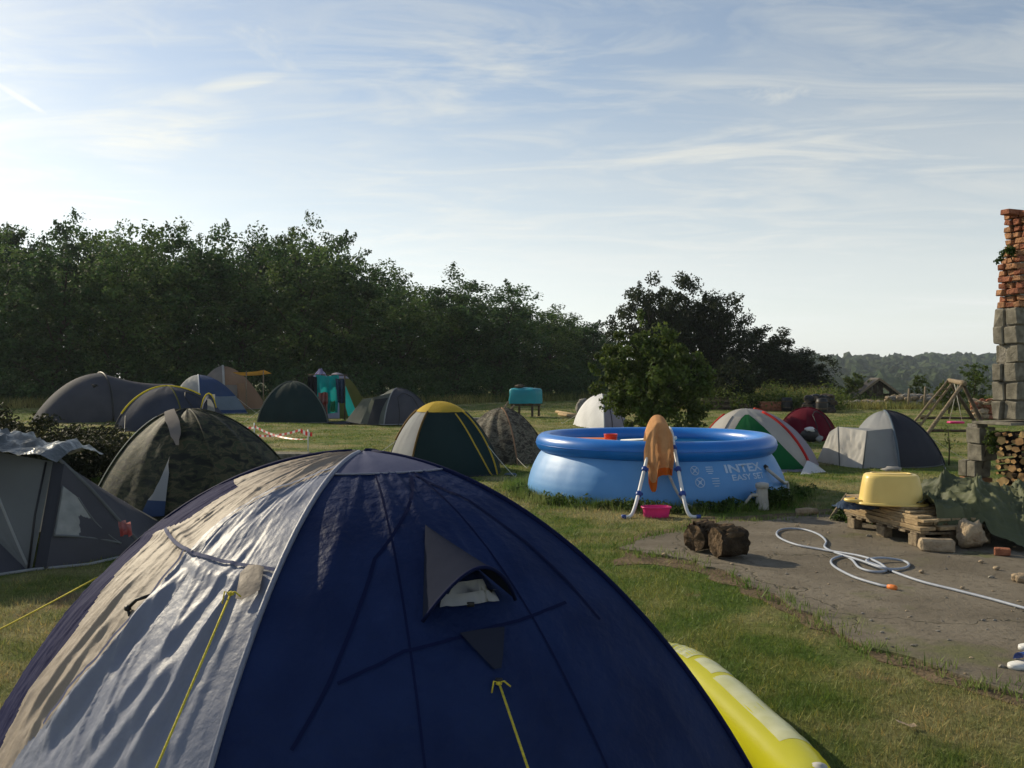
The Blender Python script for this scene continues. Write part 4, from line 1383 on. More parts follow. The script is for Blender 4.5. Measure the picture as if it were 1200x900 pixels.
# --- far tents on the left
def loft_tent(name, label, hoops, mats, poles, axis, n=16, wr=0.01):
    """Tunnel tent: half hoops (centre, half width, height) lofted along an axis."""
    c0 = Vector(hoops[0][0])
    cen = sum((Vector(h[0]) for h in hoops), Vector()) / len(hoops)
    t = thing(name, label, 'tent', (cen.x, cen.y, 0), TG)
    side = Vector((axis[1], -axis[0], 0)).normalized()

    def arc(c, hw, H):
        return [Vector(c) + side * (hw * math.cos(a)) * (1 if True else 1) + Vector((0, 0, H * max(0.0, math.sin(a)) ** 0.9)) for a in np.linspace(0, math.pi, n + 1)]
    for k in range(len(hoops) - 1):
        (ca, wa, ha), (cb, wb, hb) = hoops[k], hoops[k + 1]
        rows = []
        for j in range(11):
            s_ = j / 10
            sag = 1 - 0.05 * math.sin(math.pi * s_)
            r = arc(Vector(ca).lerp(Vector(cb), s_), max(.02, (wa + (wb - wa) * s_) * sag), max(.01, (ha + (hb - ha) * (s_ if hb >= ha else s_)) * sag))
            rows.append([p + Vector((0, 0, wr * mnoise.noise(p * 2.0))) for p in r])
        mk('panel', G().grid(rows), mats[k], t)
    for k, (i, mt, r) in enumerate(poles):
        mk('pole_sleeve', G().tube(arc(hoops[i][0], hoops[i][1] + .01, hoops[i][2] + .012), r, 7), mt, t)
    return t


axv = Vector((0.74, 0.67, 0))
c_main = Vector((world_x(118, 32.5), 32.5, 0))
tt = thing('tunnel_tent', 'grey tunnel tent with a black hoop at the edge of the wood', 'tent', (c_main.x, c_main.y, 0), TG)
sideV = Vector((0.67, -0.74, 0))


def arc_pts(c, hw, H, n=20): return [c + sideV * (hw * math.cos(a)) + Vector((0, 0, H * max(0.0, math.sin(a)) ** 0.85)) for a in np.linspace(0, math.pi, n + 1)]


rows = [arc_pts(c_main - axv * (2.25 * math.sin(s_ * math.pi / 2)), 1.38 * (1 - 0.85 * s_ ** 1.5), 1.74 * math.cos(s_ * math.pi / 2) ** 1.7) for s_ in np.linspace(0, 1, 16)]
mk('panel', G().grid(rows), M['slate'], tt)
rows = [arc_pts(c_main + axv * (2.6 * s_), 1.38 - .25 * s_ - .12 * math.sin(math.pi * s_), 1.74 - 0.42 * s_ - 0.13 * math.sin(math.pi * s_)) for s_ in np.linspace(0, 1, 14)]
mk('panel', G().grid(rows), M['slate'], tt)
rows = [arc_pts(c_main + axv * (2.6 + .35 * s_), 1.13 * (1 - s_ * .9), 1.32 * (1 - s_ * .9)) for s_ in np.linspace(0, 1, 5)]
mk('panel', G().grid(rows), M['slate'], tt)
mk('pole_sleeve', G().tube(arc_pts(c_main, 1.40, 1.76, 30), 0.035, 7), M['pole'], tt)
vp = atd(110, 452, 30.9)
mk('vent', G().add([vp + Vector((-.11, 0, .05)), vp + Vector((.11, 0, .05)), vp + Vector((0, -.02, -.08)), vp + Vector((0, .35, .0))], [(0, 2, 1), (0, 1, 3), (0, 3, 2), (1, 2, 3)]), M['pole'], tt)

dbt = thing('dome_tent', 'dark slate blue dome tent with bright yellow pole sleeves', 'tent', (world_x(200, 27), 27, 0), TG)
xx = world_x
Dd = Dome(dbt, (xx(196, 27), 27), 1.32, [(xx(216, 25.7), 25.7), (xx(272, 26.8), 26.8), (xx(215, 28.4), 28.4), (xx(134, 26.6), 26.6)], 1.45, 1.0)
for i, b in enumerate((.1, .1, .1, .1)): Dd.panel(i, M['blue_slate'], b, 0, 1, 16, 20, 0.012)
Dd.rib(3, M['sleeve_yellow'], .035, 0.0, .66); Dd.rib(0, M['olive'], .022, .05, .8); Dd.rib(1, M['sleeve_yellow'], .030, 0.0, .34); Dd.rib(3, M['pole'], .02, .66, 1)
ho = [[atd(236 + 17 * j / 6, 478 - 17 * math.sin(math.pi * j / 6) ** .7 + 3 * i, 26.2 - .14 * i) for j in range(7)] for i in range(3)]
hd_ = mk('door_hood', G().grid(ho), M['blue_slate'], dbt)
mk('hood_sleeve', G().tube(ho[0], .03, 6), M['sleeve_yellow'], hd_)
mk('door', G().grid([[atd(243 + 9 * j / 3, 462 + 20 * i / 5, 26.35) for j in range(4)] for i in range(6)]), M['grey_light'], dbt)
guy(atd(147, 487, 26.0), at(146, 508), M['pole'], dbt, .015, peg=False)

ig = thing('dome_tent', 'blue igloo tent with a light grey left side below the tan tent', 'tent', (xx(233, 39), 39, 0), TG)
Di = Dome(ig, (xx(232, 39.5), 39.5), 1.68, [(xx(234, 37.8), 37.8), (xx(290, 38.4), 38.4), (xx(240, 41.3), 41.3), (xx(196, 40), 40)], 1.8, 1.0)
for i, mt in enumerate((M['blue_mid'], M['blue_mid'], M['blue_mid'], M['grey_light'])): Di.panel(i, mt, .1, 0, .56 if i == 0 else 1, 14, 16, .01)
Di.panel(0, M['blue_grey'], .1, .56, .82, 14, 8, .01); Di.panel(0, M['blue_mid'], .1, .82, 1, 14, 6, .01)
Di.rib(0, M['white_cloth'], .025, 0, 1, 'seam')

tn = thing('frame_tent', 'tan and taupe dome tent with an orange awning near the wood', 'tent', (xx(262, 44), 44, 0), TG)
Dt = Dome(tn, (xx(261, 44.5), 44.5), 2.12, [(xx(263, 43.0), 43.0), (xx(314, 43.6), 43.6), (xx(270, 46.5), 46.5), (xx(222, 45), 45)], 2.1, 1.0)
for i, mt in enumerate((M['tan'], M['tan'], M['tan'], M['tan_grey'])): Dt.panel(i, mt, .08, 0, 1, 14, 18, .02)
Dt.rib(0, M['off_white'], .06, 0, .5, 'seam')
mk('door', G().grid([[atd(262 + 16 * j / 4, 451 + 22 * i / 4, 42.9) for j in range(5)] for i in range(5)]), M['tan_grey'], tn)
mk('door_curtain', G().grid([[atd(277 + 9 * j / 3 + 6 * i / 4, 449 + 28 * i / 4, 42.75) for j in range(4)] for i in range(5)]), M['tan'], tn)
awn = mk('awning', G().grid([[Vector((xx(282, 43) + 1.5 * j / 8, 43.0 - 1.3 * i / 5, 1.65 + .16 * i / 5 + .10 * j / 8 - .05 * math.sin(math.pi * j / 8))) for j in range(9)] for i in range(6)]), M['orange_cloth'], tn, label='orange awning held out on poles')
mk('awning_pole', G().tube([Vector((xx(282, 43) + 1.45, 41.75, 0)), Vector((xx(282, 43) + 1.45, 41.75, 1.90))], .025, 6), M['wood_grey'], awn)
mk('awning_pole', G().tube([Vector((xx(282, 43) + .65, 41.75, 0)), Vector((xx(282, 43) + .65, 41.75, 1.86))], .025, 6), M['wood_grey'], awn)

dg_ = thing('dome_tent', 'small plain dark green dome tent with a pale edge left of the towels', 'tent', (xx(342, 31.5), 31.5, 0), TG)
Dg = Dome(dg_, (xx(343, 31.8), 31.8), 1.43, [(xx(384, 30.8), 30.8), (xx(372, 33), 33), (xx(330, 33), 33), (xx(302, 31), 31)], 1.4, 1.0)
for i, b in enumerate((.08, .08, .08, .14)): Dg.panel(i, M['dark_green'], b, 0, 1, 18, 20, .01)
Dg.rib(3, M['grey_green'], .03, 0, 1); Dg.rib(0, M['grey_green'], .025, 0, 1)

ol = thing('dome_tent', 'olive and white tent behind the hung turquoise towel', 'tent', (xx(398, 35), 35, 0), TG)
Do = Dome(ol, (xx(394, 35), 35), 1.75, [(xx(398, 33.9), 33.9), (xx(432, 34.8), 34.8), (xx(400, 36.4), 36.4), (xx(366, 35), 35)], 1.6, 1.0)
for i, mt in enumerate((M['olive'], M['olive'], M['olive'], M['violet_cloth'])): Do.panel(i, mt, .08, .25, 1, 14, 16, .01)
for i in range(4): Do.panel(i, M['lilac'], .08, 0, .26, 10, 8, .01, name='roof_cap', lift=.01)
mk('panel', G().grid(patch(atd(398, 450, 33.5), atd(405, 452, 33.5), atd(408, 488, 33.3), atd(418, 484, 33.4), 8, .03)), M['turquoise'], ol)

# drying line with towels in front of it
lr = thing('drying_rack', 'drying rack carrying towels and clothes before the olive tent', 'rack', (xx(384, 32.8), 32.8, 0))
xa, xb = xx(364, 32.8), xx(404, 32.8)
gr = G()
for q in (xa, xb): gr.tube([(q, 32.8, 0), (q, 32.8, 1.68)], .03, 7)
mk('post', G().tube([(xa, 32.8, 0), (xa, 32.8, 1.68)], .03, 7), M['wood_dark'], lr)
mk('post', G().tube([(xb, 32.8, 0), (xb, 32.8, 1.68)], .03, 7), M['wood_dark'], lr)
mk('rail', G().tube([(xa - .1, 32.8, 1.68), (xb + .1, 32.8, 1.66)], .022, 7), M['wood_dark'], lr)


def hung(name, label, px0, px1, py0, py1, d, mat, cat, seed, slant=0, peak=0.0):
    rows = []
    for i in range(13):
        v = i / 12
        r = []
        for j in range(15):
            u = j / 14
            u2 = .5 + (u - .5) * (1 - peak * (1 - v)) + .05 * mnoise.noise(Vector((v * 2.5, seed, 1 if u > .5 else 9))) * (abs(u - .5) * 2)
            p = atd(px0 + (px1 - px0) * u2 + slant * v, py0 + (py1 - py0) * v, d)
            p.y += .11 * math.sin(u * 15 + seed + v) * (.3 + v) - .02
            p.z += .02 * math.sin(u * 7 + seed)
            r.append(p)
        rows.append(r)
    back = [[p + Vector((0, .05, -.02 * (12 - i))) for p in rows[0]] for i in (12, 8)]
    return mk(name, G().grid(rows).grid([rows[0], [p + Vector((0, .06, -.04)) for p in rows[0]], [p + Vector((0, .09, -.4)) for p in rows[0]]]), mat, None, label=label, cat=cat, group='washing on the drying rack')


hung('towel', 'large turquoise towel hung beside the olive tent', 370, 397, 440, 484, 32.75, M['turquoise'], 'towel', 1)
hung('towel', 'patterned red towel hung in front of the turquoise towel', 373, 384, 460, 490, 32.5, M['red_towel'], 'towel', 3)
hung('jacket', 'dark jacket hung at the left end of the drying rack', 361, 371, 441, 468, 32.6, M['dark_cloth'], 'jacket', 5)
hung('trousers', 'dark trousers hung at the right end of the drying rack', 393, 403, 444, 472, 32.6, M['denim'], 'trousers', 7, 2)
hung('cloth', 'small mint green cloth below the turquoise towel', 387, 393, 470, 481, 32.55, M['mint'], 'cloth', 8)
hung('cloth', 'pale violet cloth draped over the top of the drying rack', 367, 385, 432, 442, 32.9, M['violet_cloth'], 'cloth', 9, 0, .8)
mk('groundsheet', G().grid([[Vector((xx(384, 30.5) + 1.6 * j / 8, 29.9 + 1.2 * i / 4, .03 + .025 * math.sin(j * 1.7 + i))) for j in range(9)] for i in range(5)]), M['grey_dark'], None, label='dark groundsheet on the grass beside the grey green tent', cat='groundsheet')

gg_ = thing('dome_tent', 'grey green dome tent with a porch right of the towels', 'tent', (xx(455, 30.5), 30.5, 0), TG)
Dgg = Dome(gg_, (xx(465, 30.8), 30.8), 1.20, [(xx(450, 29.4), 29.4), (xx(508, 30.6), 30.6), (xx(470, 32), 32), (xx(432, 31), 31)], 1.5, 1.0)
for i, mt in enumerate((M['slate'], M['slate'], M['grey_green'], M['grey_green'])): Dgg.panel(i, mt, .1, 0, 1, 16, 18, .01)
Dgg.rib(0, M['grey_light'], .022, 0, 1); Dgg.rib(1, M['slate'], .02, 0, 1)
Pa, Pb_, Pc_ = Dgg.pole(0, .02), Dgg.pole(0, 1.0), Dgg.pole(3, 1.0)
ph = atd(436, 466, 29.8)
mk('porch', G().grid(patch(Dgg.pole(0, .25), ph, Dgg.pole(0, .98), at(422, 497), 12, .02, .015, 2)).grid(patch(ph, ph + Vector((-.35, .2, -.05)), at(422, 497), at(404, 495), 10, .02, .015, 5)), M['grey_green'], gg_)
mk('porch_roof', G().grid(patch(Dgg.pole(0, .25), ph, Dgg.pole(3, .3), ph + Vector((-.35, .9, -.15)), 10, .02, .01, 7)), M['grey_light'], gg_)
mk('door', G().grid(patch(ph + Vector((.1, -.05, -.06)), Dgg.pole(0, .3) + Vector((0, -.06, -.1)), at(430, 498), at(446, 498), 8, .01)), M['grey_dark'], gg_)

# --- tents on the right
wt = thing('pop_up_tent', 'small bright white tent half hidden by the fruit tree', 'tent', (xx(700, 28), 28, 0), TG)
Dw = Dome(wt, (xx(705, 28.6), 28.6), 1.05, [(xx(708, 26.8), 26.8), (xx(735, 28.6), 28.6), (xx(705, 30.2), 30.2), (xx(672, 29.6), 29.6)], 1.45, 1.0)
for i, mt in enumerate((M['lilac'], M['lilac'], M['white_cloth'], M['white_cloth'])): Dw.panel(i, mt, .08, 0, 1, 14, 16, .008)
Dw.rib(0, M['white_cloth'], .02, 0, 1, 'seam')

gw = thing('dome_tent', 'white and green dome tent with red pole sleeves behind the pool', 'tent', (xx(880, 16.4), 16.4, 0), TG)
Dr = Dome(gw, (xx(873, 16.6), 16.6), 1.03, [(xx(835, 15.6), 15.6), (xx(950, 15.5), 15.5), (xx(940, 17.6), 17.6), (xx(815, 17.2), 17.2)], 1.55, 1.0)
Dr.panel(0, M['grey_light'], .16, 0, .26, 14, 8, .006, name='roof_cap'); Dr.panel(0, M['off_white'], .16, .26, 1, 20, 20, .008)
for i, mt in ((1, M['lilac']), (2, M['off_white']), (3, M['off_white'])): Dr.panel(i, mt, .10, 0, 1, 16, 18, .008)
Dr.rib(1, M['red_tape'], .028, .18, 1); Dr.rib(3, M['red_tape'], .028, .26, 1); Dr.rib(2, M['coral'], .03, .1, 1); Dr.rib(0, M['off_white'], .012, .26, 1, 'seam')
# green lower flysheet across the front
gf = []
for k in range(13):
    w_ = k / 12
    u0, u1 = 0.30 - .30 * w_ ** .5, 0.40 + .56 * w_ ** .7
    t = .24 + .75 * w_
    gf.append([Dr.P(0, u0 + (u1 - u0) * j / 14, t) + Dr.N(0, .5, t) * (.02 + .012 * mnoise.noise(Vector((j * .5, k * .4, 1)))) for j in range(15)])
mk('flysheet', G().grid(gf), M['green_cloth'], gw, label='bright green flysheet over the lower front')
mk('porch_flap', G().grid(patch(Dr.pole(1, .8), at(958, 545, .12), at(938, 556), at(968, 553), 8, .02, .01, 4)), M['white_cloth'], gw)
mk('porch_flap', G().grid(patch(Dr.P(0, .62, .93), Dr.pole(1, .93), at(905, 560), at(950, 556), 10, .03, .012, 8)), M['lilac'], gw)

mr_ = thing('dome_tent', 'small maroon pop-up tent between the white-green and grey tents', 'tent', (xx(945, 23), 23, 0), TG)
Dm = Dome(mr_, (xx(945, 23.4), 23.4), 0.80, [(xx(945, 22.3), 22.3), (xx(981, 23), 23), (xx(945, 24.8), 24.8), (xx(910, 23), 23)], 1.25, .95)
for i in range(4): Dm.panel(i, M['maroon'], .16, 0, 1, 16, 16, .006)
Dm.rib(3, M['maroon'], .018, 0, 1); Dm.rib(1, M['maroon'], .018, 0, 1)
bag = thing('sports_bag', 'black and white bag on the grass before the maroon tent', 'bag', at(949, 518))
bb = at(949, 518)
mk('body', G().rock(bb + Vector((0, 0, .17)), (.24, .16, .18), 4, rough=.3), M['black'], bag)
mk('flap', G().rock(bb + Vector((-.02, -.05, .31)), (.13, .12, .07), 7, rough=.35), M['white_cloth'], bag)
mk('side_pocket', G().rock(bb + Vector((.20, -.10, .09)), (.08, .06, .08), 9, rough=.35), M['grey_light'], bag)

gy_ = thing('dome_tent', 'light grey dome tent with a charcoal right side before the swing frame', 'tent', (xx(1035, 16.8), 16.8, 0), TG)
Dq = Dome(gy_, (xx(1036, 17.0), 17.0), 0.97, [(xx(1054, 15.75), 15.75), (xx(1106, 16.4), 16.4), (xx(1050, 18.1), 18.1), (xx(990, 17.0), 17.0)], 1.5, 1.0)
for i, (mt, b) in enumerate(((M['grey_dark'], .14), (M['grey_dark'], .1), (M['grey_light'], .1), (M['grey_light'], .10))): Dq.panel(i, mt, b, 0, 1, 20, 22, .008)
Dq.rib(0, M['blue_grey'], .02, 0, 1, 'seam'); Dq.rib(1, M['grey_dark'], .02, 0, 1)
hp = atd(1016, 505, 16.0); hp2 = atd(982, 500, 16.6)
a0, a1 = Dq.P(3, .75, .42), Dq.pole(0, .98)
mk('porch', G().grid(patch(Dq.pole(0, .42), hp, Dq.pole(0, .98), at(1010, 549), 14, .02, .012, 1)), M['grey_light'], gy_)
mk('porch', G().grid(patch(hp, hp2, at(1010, 549), at(984, 546), 16, -.03, .045, 6)), M['porch_sunlit'], gy_)
mk('porch', G().grid(patch(hp2, hp2 + Vector((-.12, .1, -.1)), at(984, 546), at(957, 541), 14, .02, .02, 9)), M['porch_sunlit'], gy_)
mk('porch_roof', G().grid(patch(Dq.pole(0, .42), hp, Dq.pole(3, .45), hp2, 12, .02, .012, 3)), M['grey_light'], gy_)
mk('porch_pole', G().tube([hp, at(1011, 549)], .012, 6).tube([hp2, at(984, 546)], .012, 6), M['grey_mid'], gy_)
guy(Dq.pole(1, .8), at(1108, 551), M['pole'], gy_, .008)
shb = mk('crumpled_shirt', G().rock(at(1046, 552) + Vector((.0, 0, .03)), (.16, .08, .05), 5, rough=.5), M['off_white'], None, label='crumpled pale shirt on the grass before the grey tent', cat='shirt')

Dc.finish(M['camo'], (), ((1, .6),), hr=.014)
Dy.finish(M['grey_dark'], (1,), (), hr=.012)
Db.finish(M['camo_brown'], (), ((1, .7), (0, .8)), hr=.012)
Dd.finish(M['blue_slate'], (0,), ((0, .7),), M['rope'], hr=.018)
Di.finish(M['grey_light'], (), ((1, .6),), hr=.02)
Dt.finish(M['tan_grey'], (), ((1, .7),), hr=.02)
Dg.finish(M['grey_green'], (), ((3, .7),), hr=.018)
Dgg.finish(M['grey_light'], (0,), ((1, .7),), hr=.018)
Dw.finish(M['white_cloth'], (0,), ((3, .7),), hr=.016)
Dr.finish(M['lilac'], (), ((3, .7),), hr=.012)
Dm.finish(M['maroon'], (0,), (), hr=.014)
Dq.finish(M['grey_mid'], (), ((1, .55),), hr=.012)

# ------------------------------------------------------------------ pool
PC = Vector((2.045, 12.75, 0))
pool = thing('inflatable_pool', 'round blue inflatable pool with a thick ring rim', 'pool', PC)
WALL = [(1.62, -0.03), (1.80, -0.01), (1.845, 0.03), (1.855, 0.08), (1.845, 0.16), (1.815, 0.26), (1.765, 0.38), (1.70, 0.50), (1.635, 0.59), (1.60, 0.64)]


def wall_at(z):
    for (r0, z0), (r1, z1) in zip(WALL[1:], WALL[2:]):
        if z0 <= z <= z1: return r0 + (r1 - r0) * (z - z0) / (z1 - z0)
    return WALL[-1][0]


WALL = [(r * .98, z) for r, z in WALL]
prof = []
for (r0, z0), (r1, z1) in zip(WALL, WALL[1:]):
    for k in range(3): prof.append((r0 + (r1 - r0) * k / 3, z0 + (z1 - z0) * k / 3))
prof.append(WALL[-1])
n = 120
P = []
for r, z in prof:
    row = []
    for j in range(n):
        a = 2 * math.pi * j / n
        k = 0.010 * mnoise.noise(Vector((math.cos(a) * 3, math.sin(a) * 3, z * 1.2))) + 0.004 * math.sin(a * 34) * smooth01(.62, .35, z) * smooth01(0, .3, z)
        row.append(PC + Vector(((r + float(k)) * math.cos(a), (r + float(k)) * math.sin(a), z)))
    P.append(row)
mk('wall', G().grid(P, close=True), M['pool_wall'], pool)
RR, RM, RZ = 1.565, 0.135, 0.69
rp_ = [[PC + Vector(((RR + RM * math.cos(b)) * math.cos(a), (RR + RM * math.cos(b)) * math.sin(a), RZ + RM * 0.98 * math.sin(b) + .008 * math.sin(a * 2 + 1))) for b in np.linspace(0, 2 * math.pi, 24, endpoint=False)] for a in np.linspace(0, 2 * math.pi, 121)]
ring = mk('ring', G().grid(rp_, close=True), M['pool_ring'], pool)
mk('ring_seam', G().tube([PC + Vector(((RR + RM + .002) * math.cos(a), (RR + RM + .002) * math.sin(a), RZ)) for a in np.linspace(0, 2 * math.pi, 120)], .004, 5), M['pool_in'], ring)
mk('liner', G().lathe([(1.50, 0.62), (1.62, 0.40), (1.72, 0.15), (1.74, 0.02), (0.0, 0.015)], PC, 72), M['pool_in'], pool)
mk('water', G().lathe([(1.47, 0.655), (0.8, 0.655), (0.02, 0.655)], PC, 72), M['water'], pool)


def wall_pt(a, z, out=0.004):
    r = wall_at(z) + out
    k = 0.010 * mnoise.noise(Vector((math.cos(a) * 3, math.sin(a) * 3, z * 1.2))) + 0.004 * math.sin(a * 34) * float(smooth01(.62, .35, z) * smooth01(0, .3, z))
    return PC + Vector(((r + k) * math.cos(a), (r + k) * math.sin(a), z))


def wall_angle(px):
    """Angle on the pool's near side that lines up with picture column px."""
    best = None
    for k in range(721):
        a = math.pi + math.pi * k / 720
        p = PC + Vector((1.72 * math.cos(a), 1.72 * math.sin(a), 0))
        d = abs(600 + FPX * p.x / p.y - px)
        if best is None or d < best[0]: best = (d, a)
    return best[1]


def lettering(txt, a0, a1, z0, z1, parent, bold=0.0):
    cu_ = bpy.data.curves.new('lettering', 'FONT'); cu_.body = txt; cu_.offset = bold; cu_.resolution_u = 3
    to = bpy.data.objects.new('lettering', cu_); link(to)
    bpy.context.view_layer.update()
    me = bpy.data.meshes.new_from_object(to.evaluated_get(bpy.context.evaluated_depsgraph_get()))
    bpy.data.objects.remove(to)
    bm = bmesh.new(); bm.from_mesh(me)
    bmesh.ops.triangulate(bm, faces=bm.faces)
    bmesh.ops.subdivide_edges(bm, edges=[e for e in bm.edges if e.calc_length() > 0.35], cuts=2)
    xs = [v.co.x for v in bm.verts]; ys = [v.co.y for v in bm.verts]
    mx_, Mx_, my_, My_ = min(xs), max(xs), min(ys), max(ys)
    for v in bm.verts:
        u, w_ = (v.co.x - mx_) / (Mx_ - mx_), (v.co.y - my_) / (My_ - my_)
        v.co = wall_pt(a0 + (a1 - a0) * u, z0 + (z1 - z0) * w_, 0.005) - wloc(parent)
    bm.to_mesh(me); bm.free(); me.materials.clear(); me.materials.append(M['print_white'])
    o = link(bpy.data.objects.new('lettering', me)); o.parent = parent
    return o


aL, aR = wall_angle(851), wall_angle(894)
lettering('INTEX', aL, aR, 0.420, 0.520, pool, 0.03)
aL, aR = wall_angle(857), wall_angle(893)
lettering('EASY SET', aL, aR, 0.325, 0.398, pool, 0.02)


def disc_mark(px, zc, rad):
    a = wall_angle(px)
    g = G()
    ringp = [[wall_pt(a + (rad * k_) * math.cos(q) / 1.75, zc + rad * k_ * math.sin(q) * .95, .005) for q in np.linspace(0, 2 * math.pi, 28)] for k_ in (0.84, 1.0)]
    g.grid(ringp)
    for s_ in (-1, 1):
        g.grid([[wall_pt(a + rad * .66 * (k / 6 * 2 - 1) / 1.75, zc + s_ * rad * .66 * (k / 6 * 2 - 1) + w_, .005) for k in range(7)] for w_ in (-.008, .008)])
    g.grid([[wall_pt(a + rad * .3 * math.cos(q) * k_ / 1.75, zc + rad * .3 * math.sin(q) * k_, .0055) for q in np.linspace(0, 2 * math.pi, 14)] for k_ in (.05, 1.0)])
    mk('warning_mark', g, M['print_white'], pool)


disc_mark(815, 0.462, 0.058)
disc_mark(819, 0.320, 0.064)
for (px, zc, wd, ht) in ((833, .462, .05, .05), (837, .318, .05, .06)):
    a = wall_angle(px)
    g = G()
    for q in range(4):
        zz = zc + ht * (.75 - .5 * q) 
        g.grid([[wall_pt(a + wd * (k / 4 * 2 - 1) * (1 if q < 3 else .6) / 1.75, zz + w_, .005) for k in range(5)] for w_ in (-.005, .005)])
    mk('warning_text', g, M['print_white'], pool)
a = wall_angle(899); vq = wall_pt(a, .44, .0)
mk('outlet', G().rock(vq, (.045, .045, .045), 1, sub=1, rough=.05), M['black'], pool)
hp_ = [vq, vq + Vector((.06, -.08, -.06)), wall_pt(wall_angle(905), .24, .09), wall_pt(wall_angle(907), .10, .10), wall_pt(wall_angle(905), .04, .12)]


def smooth_path(pts, n=6):
    """Catmull-Rom through the points."""
    pts = [Vector(p) for p in pts]
    out = []
    for i in range(len(pts) - 1):
        p0, p1, p2, p3 = pts[max(i - 1, 0)], pts[i], pts[i + 1], pts[min(i + 2, len(pts) - 1)]
        for k in range(n):
            t = k / n
            out.append(0.5 * ((2 * p1) + (p2 - p0) * t + (2 * p0 - 5 * p1 + 4 * p2 - p3) * t * t + (3 * p1 - p0 - 3 * p2 + p3) * t ** 3))
    out.append(pts[-1])
    return out


mk('pump_hose', G().tube(smooth_path(hp_), .022, 8), M['grey_plastic'], pool)

# floating toys
fo = PC + Vector((-.67, -.40, .66))
mk('toy_bucket', G().lathe([(0.0, .0), (.075, .0), (.095, .17), (.10, .175), (.085, .175), (.07, .02), (0, .02)], fo, 20), M['red_toy'], None, label='orange red toy bucket floating in the pool', cat='bucket')
mk('air_mattress', G().grid([[fo + Vector((-.78 + .95 * j / 16, -.22 + .42 * i / 8, .06 + .06 * abs(math.sin(math.pi * i / 2.67)) * min(1, 6 * j / 16, 6 * (16 - j) / 16))) for j in range(17)] for i in range(9)]), M['orange_toy'], None, label='small orange air mattress floating in the pool', cat='air mattress')
mk('skimmer_pole', G().tube([PC + Vector((-.45, .2, .70)), PC + Vector((.10, -.75, .80))], .016, 8).tube([PC + Vector((.1, -.75, .80)), PC + Vector((.15, -.84, .81))], .03, 8), M['white_plastic'], None, label='white pole lying across the pool water', cat='pole')

# ladder
lad = thing('pool_ladder', 'white tubular pool ladder with blue joints leaning over the rim', 'ladder', Vector((1.75, 10.7, 0)))
fL, fR = at(742, 607), at(806, 607)
for s_, f_, tx in ((-1, fL, 764), (1, fR, 788)):
    topf = atd(tx, 513, 11.15)
    kink = f_.lerp(topf, .13) + Vector((0, .02, .02))
    foot = f_ + Vector((s_ * .12, -.04, .02))
    pts = smooth_path([foot, f_ + Vector((s_ * .03, 0, .025)), kink, f_.lerp(topf, .5) + Vector((0, .02, 0)), topf], 8)
    rail = mk('rail', G().tube(pts, .021, 10), M['white_plastic'], lad)
    mk('end_cap', G().tube([foot + Vector((s_ * .02, 0, 0)), foot - Vector((s_ * .03, 0, 0))], .026, 8), M['blue_plastic'], rail)
    for w_ in (.28, .585, .86):
        p = f_.lerp(topf, w_) + Vector((0, .012, 0)); d_ = (topf - f_).normalized()
        mk('joint', G().tube([p - d_ * .034, p - d_ * .02, p + d_ * .02, p + d_ * .034], [.026, .036, .036, .026], 12).tube([p, p + Vector((-s_ * .05, 0, 0))], .018, 8), M['blue_plastic'], rail)
tL, tR = atd(764, 513, 11.15), atd(788, 513, 11.15)
hoop = []
for k in range(25):
    w_ = k / 24
    a = math.pi * w_
    x = tL.x + (tR.x - tL.x) * (0.5 - .5 * math.cos(a))
    hoop.append(Vector((x, 11.15 + .22 * 0.5, tL.z + .17 * math.sin(a) ** .8)))
for s_, tp in ((-1, tL), (1, tR)):
    arcp = [tp, tp + Vector((0, .05, .06)), tp + Vector((0, .22, .11)), tp + Vector((0, .40, .05)), tp + Vector((0, .50, -.12)), Vector((tp.x, tp.y + .62, .06))]
    mk('rail', G().tube(smooth_path(arcp, 8), .021, 10), M['white_plastic'], lad)
for q, zz in enumerate((.25, .50)):
    mk('rung', G().box(((tL.x + tR.x) / 2, 11.15 + .60, zz), (tR.x - tL.x, .09, .03), bev=.008), M['white_plastic'], lad)
mk('top_step', G().box(((tL.x + tR.x) / 2, 11.15 + .22, tL.z + .07), (tR.x - tL.x, .10, .03), bev=.008), M['white_plastic'], lad)

# towel hung over the ladder top
tw = thing('towel', 'faded orange towel hung over the pool ladder', 'towel', Vector((1.85, 11.1, 1.2)))
ztop = atd(774, 487, 11.15).z
rows, hem = [], []
nU, nV = 36, 46
for i in range(nV + 1):
    v = i / nV
    r = []
    for j in range(nU + 1):
        u = j / nU
        # front sheet falls from the arched top; its lower edge slants down to the left
        topy = 487 + 50 * abs(u - .52) ** 2.4 * 2.0
        botl = float(np.interp(u, [0, .10, .17, .26, .32, .38, .6, .8, 1], [566, 574, 577, 576, 572, 560, 557, 556, 558]))
        py = topy + (botl - topy) * v
        wL = 759 - 4 * min(1, v * 3) + float(smooth01(.55, .75, v)) * 5
        wR = 788 + 2 * min(1, v * 1.5) - float(smooth01(.6, 1, v)) * 2
        px = wL + (wR - wL) * u
        p = atd(px, py, 10.98 - .14 * min(1, v * 1.6) + .03 * v)
        e = smooth01(.05, .5, v)
        p.y += float(e) * (.040 * math.sin(u * 15 + .6 * math.sin(v * 3)) + .012 * math.sin(u * 27 + 2 + v)) + .22 * max(0, .12 - v) / .12 * .9
        r.append(p)
    rows.append(r)
backr = [[Vector((rows[0][j].x, rows[0][j].y + .05 + .10 * q, rows[0][j].z - .03 * q - .06 * q * q)) for j in range(nU + 1)] for q in range(5)]
mk('sheet', G().grid(backr[::-1] + rows[:41]), M['orange_towel'], tw)
mk('hem', G().grid(rows[40:]), M['towel_hem'], tw, label='deep orange hem of the towel')

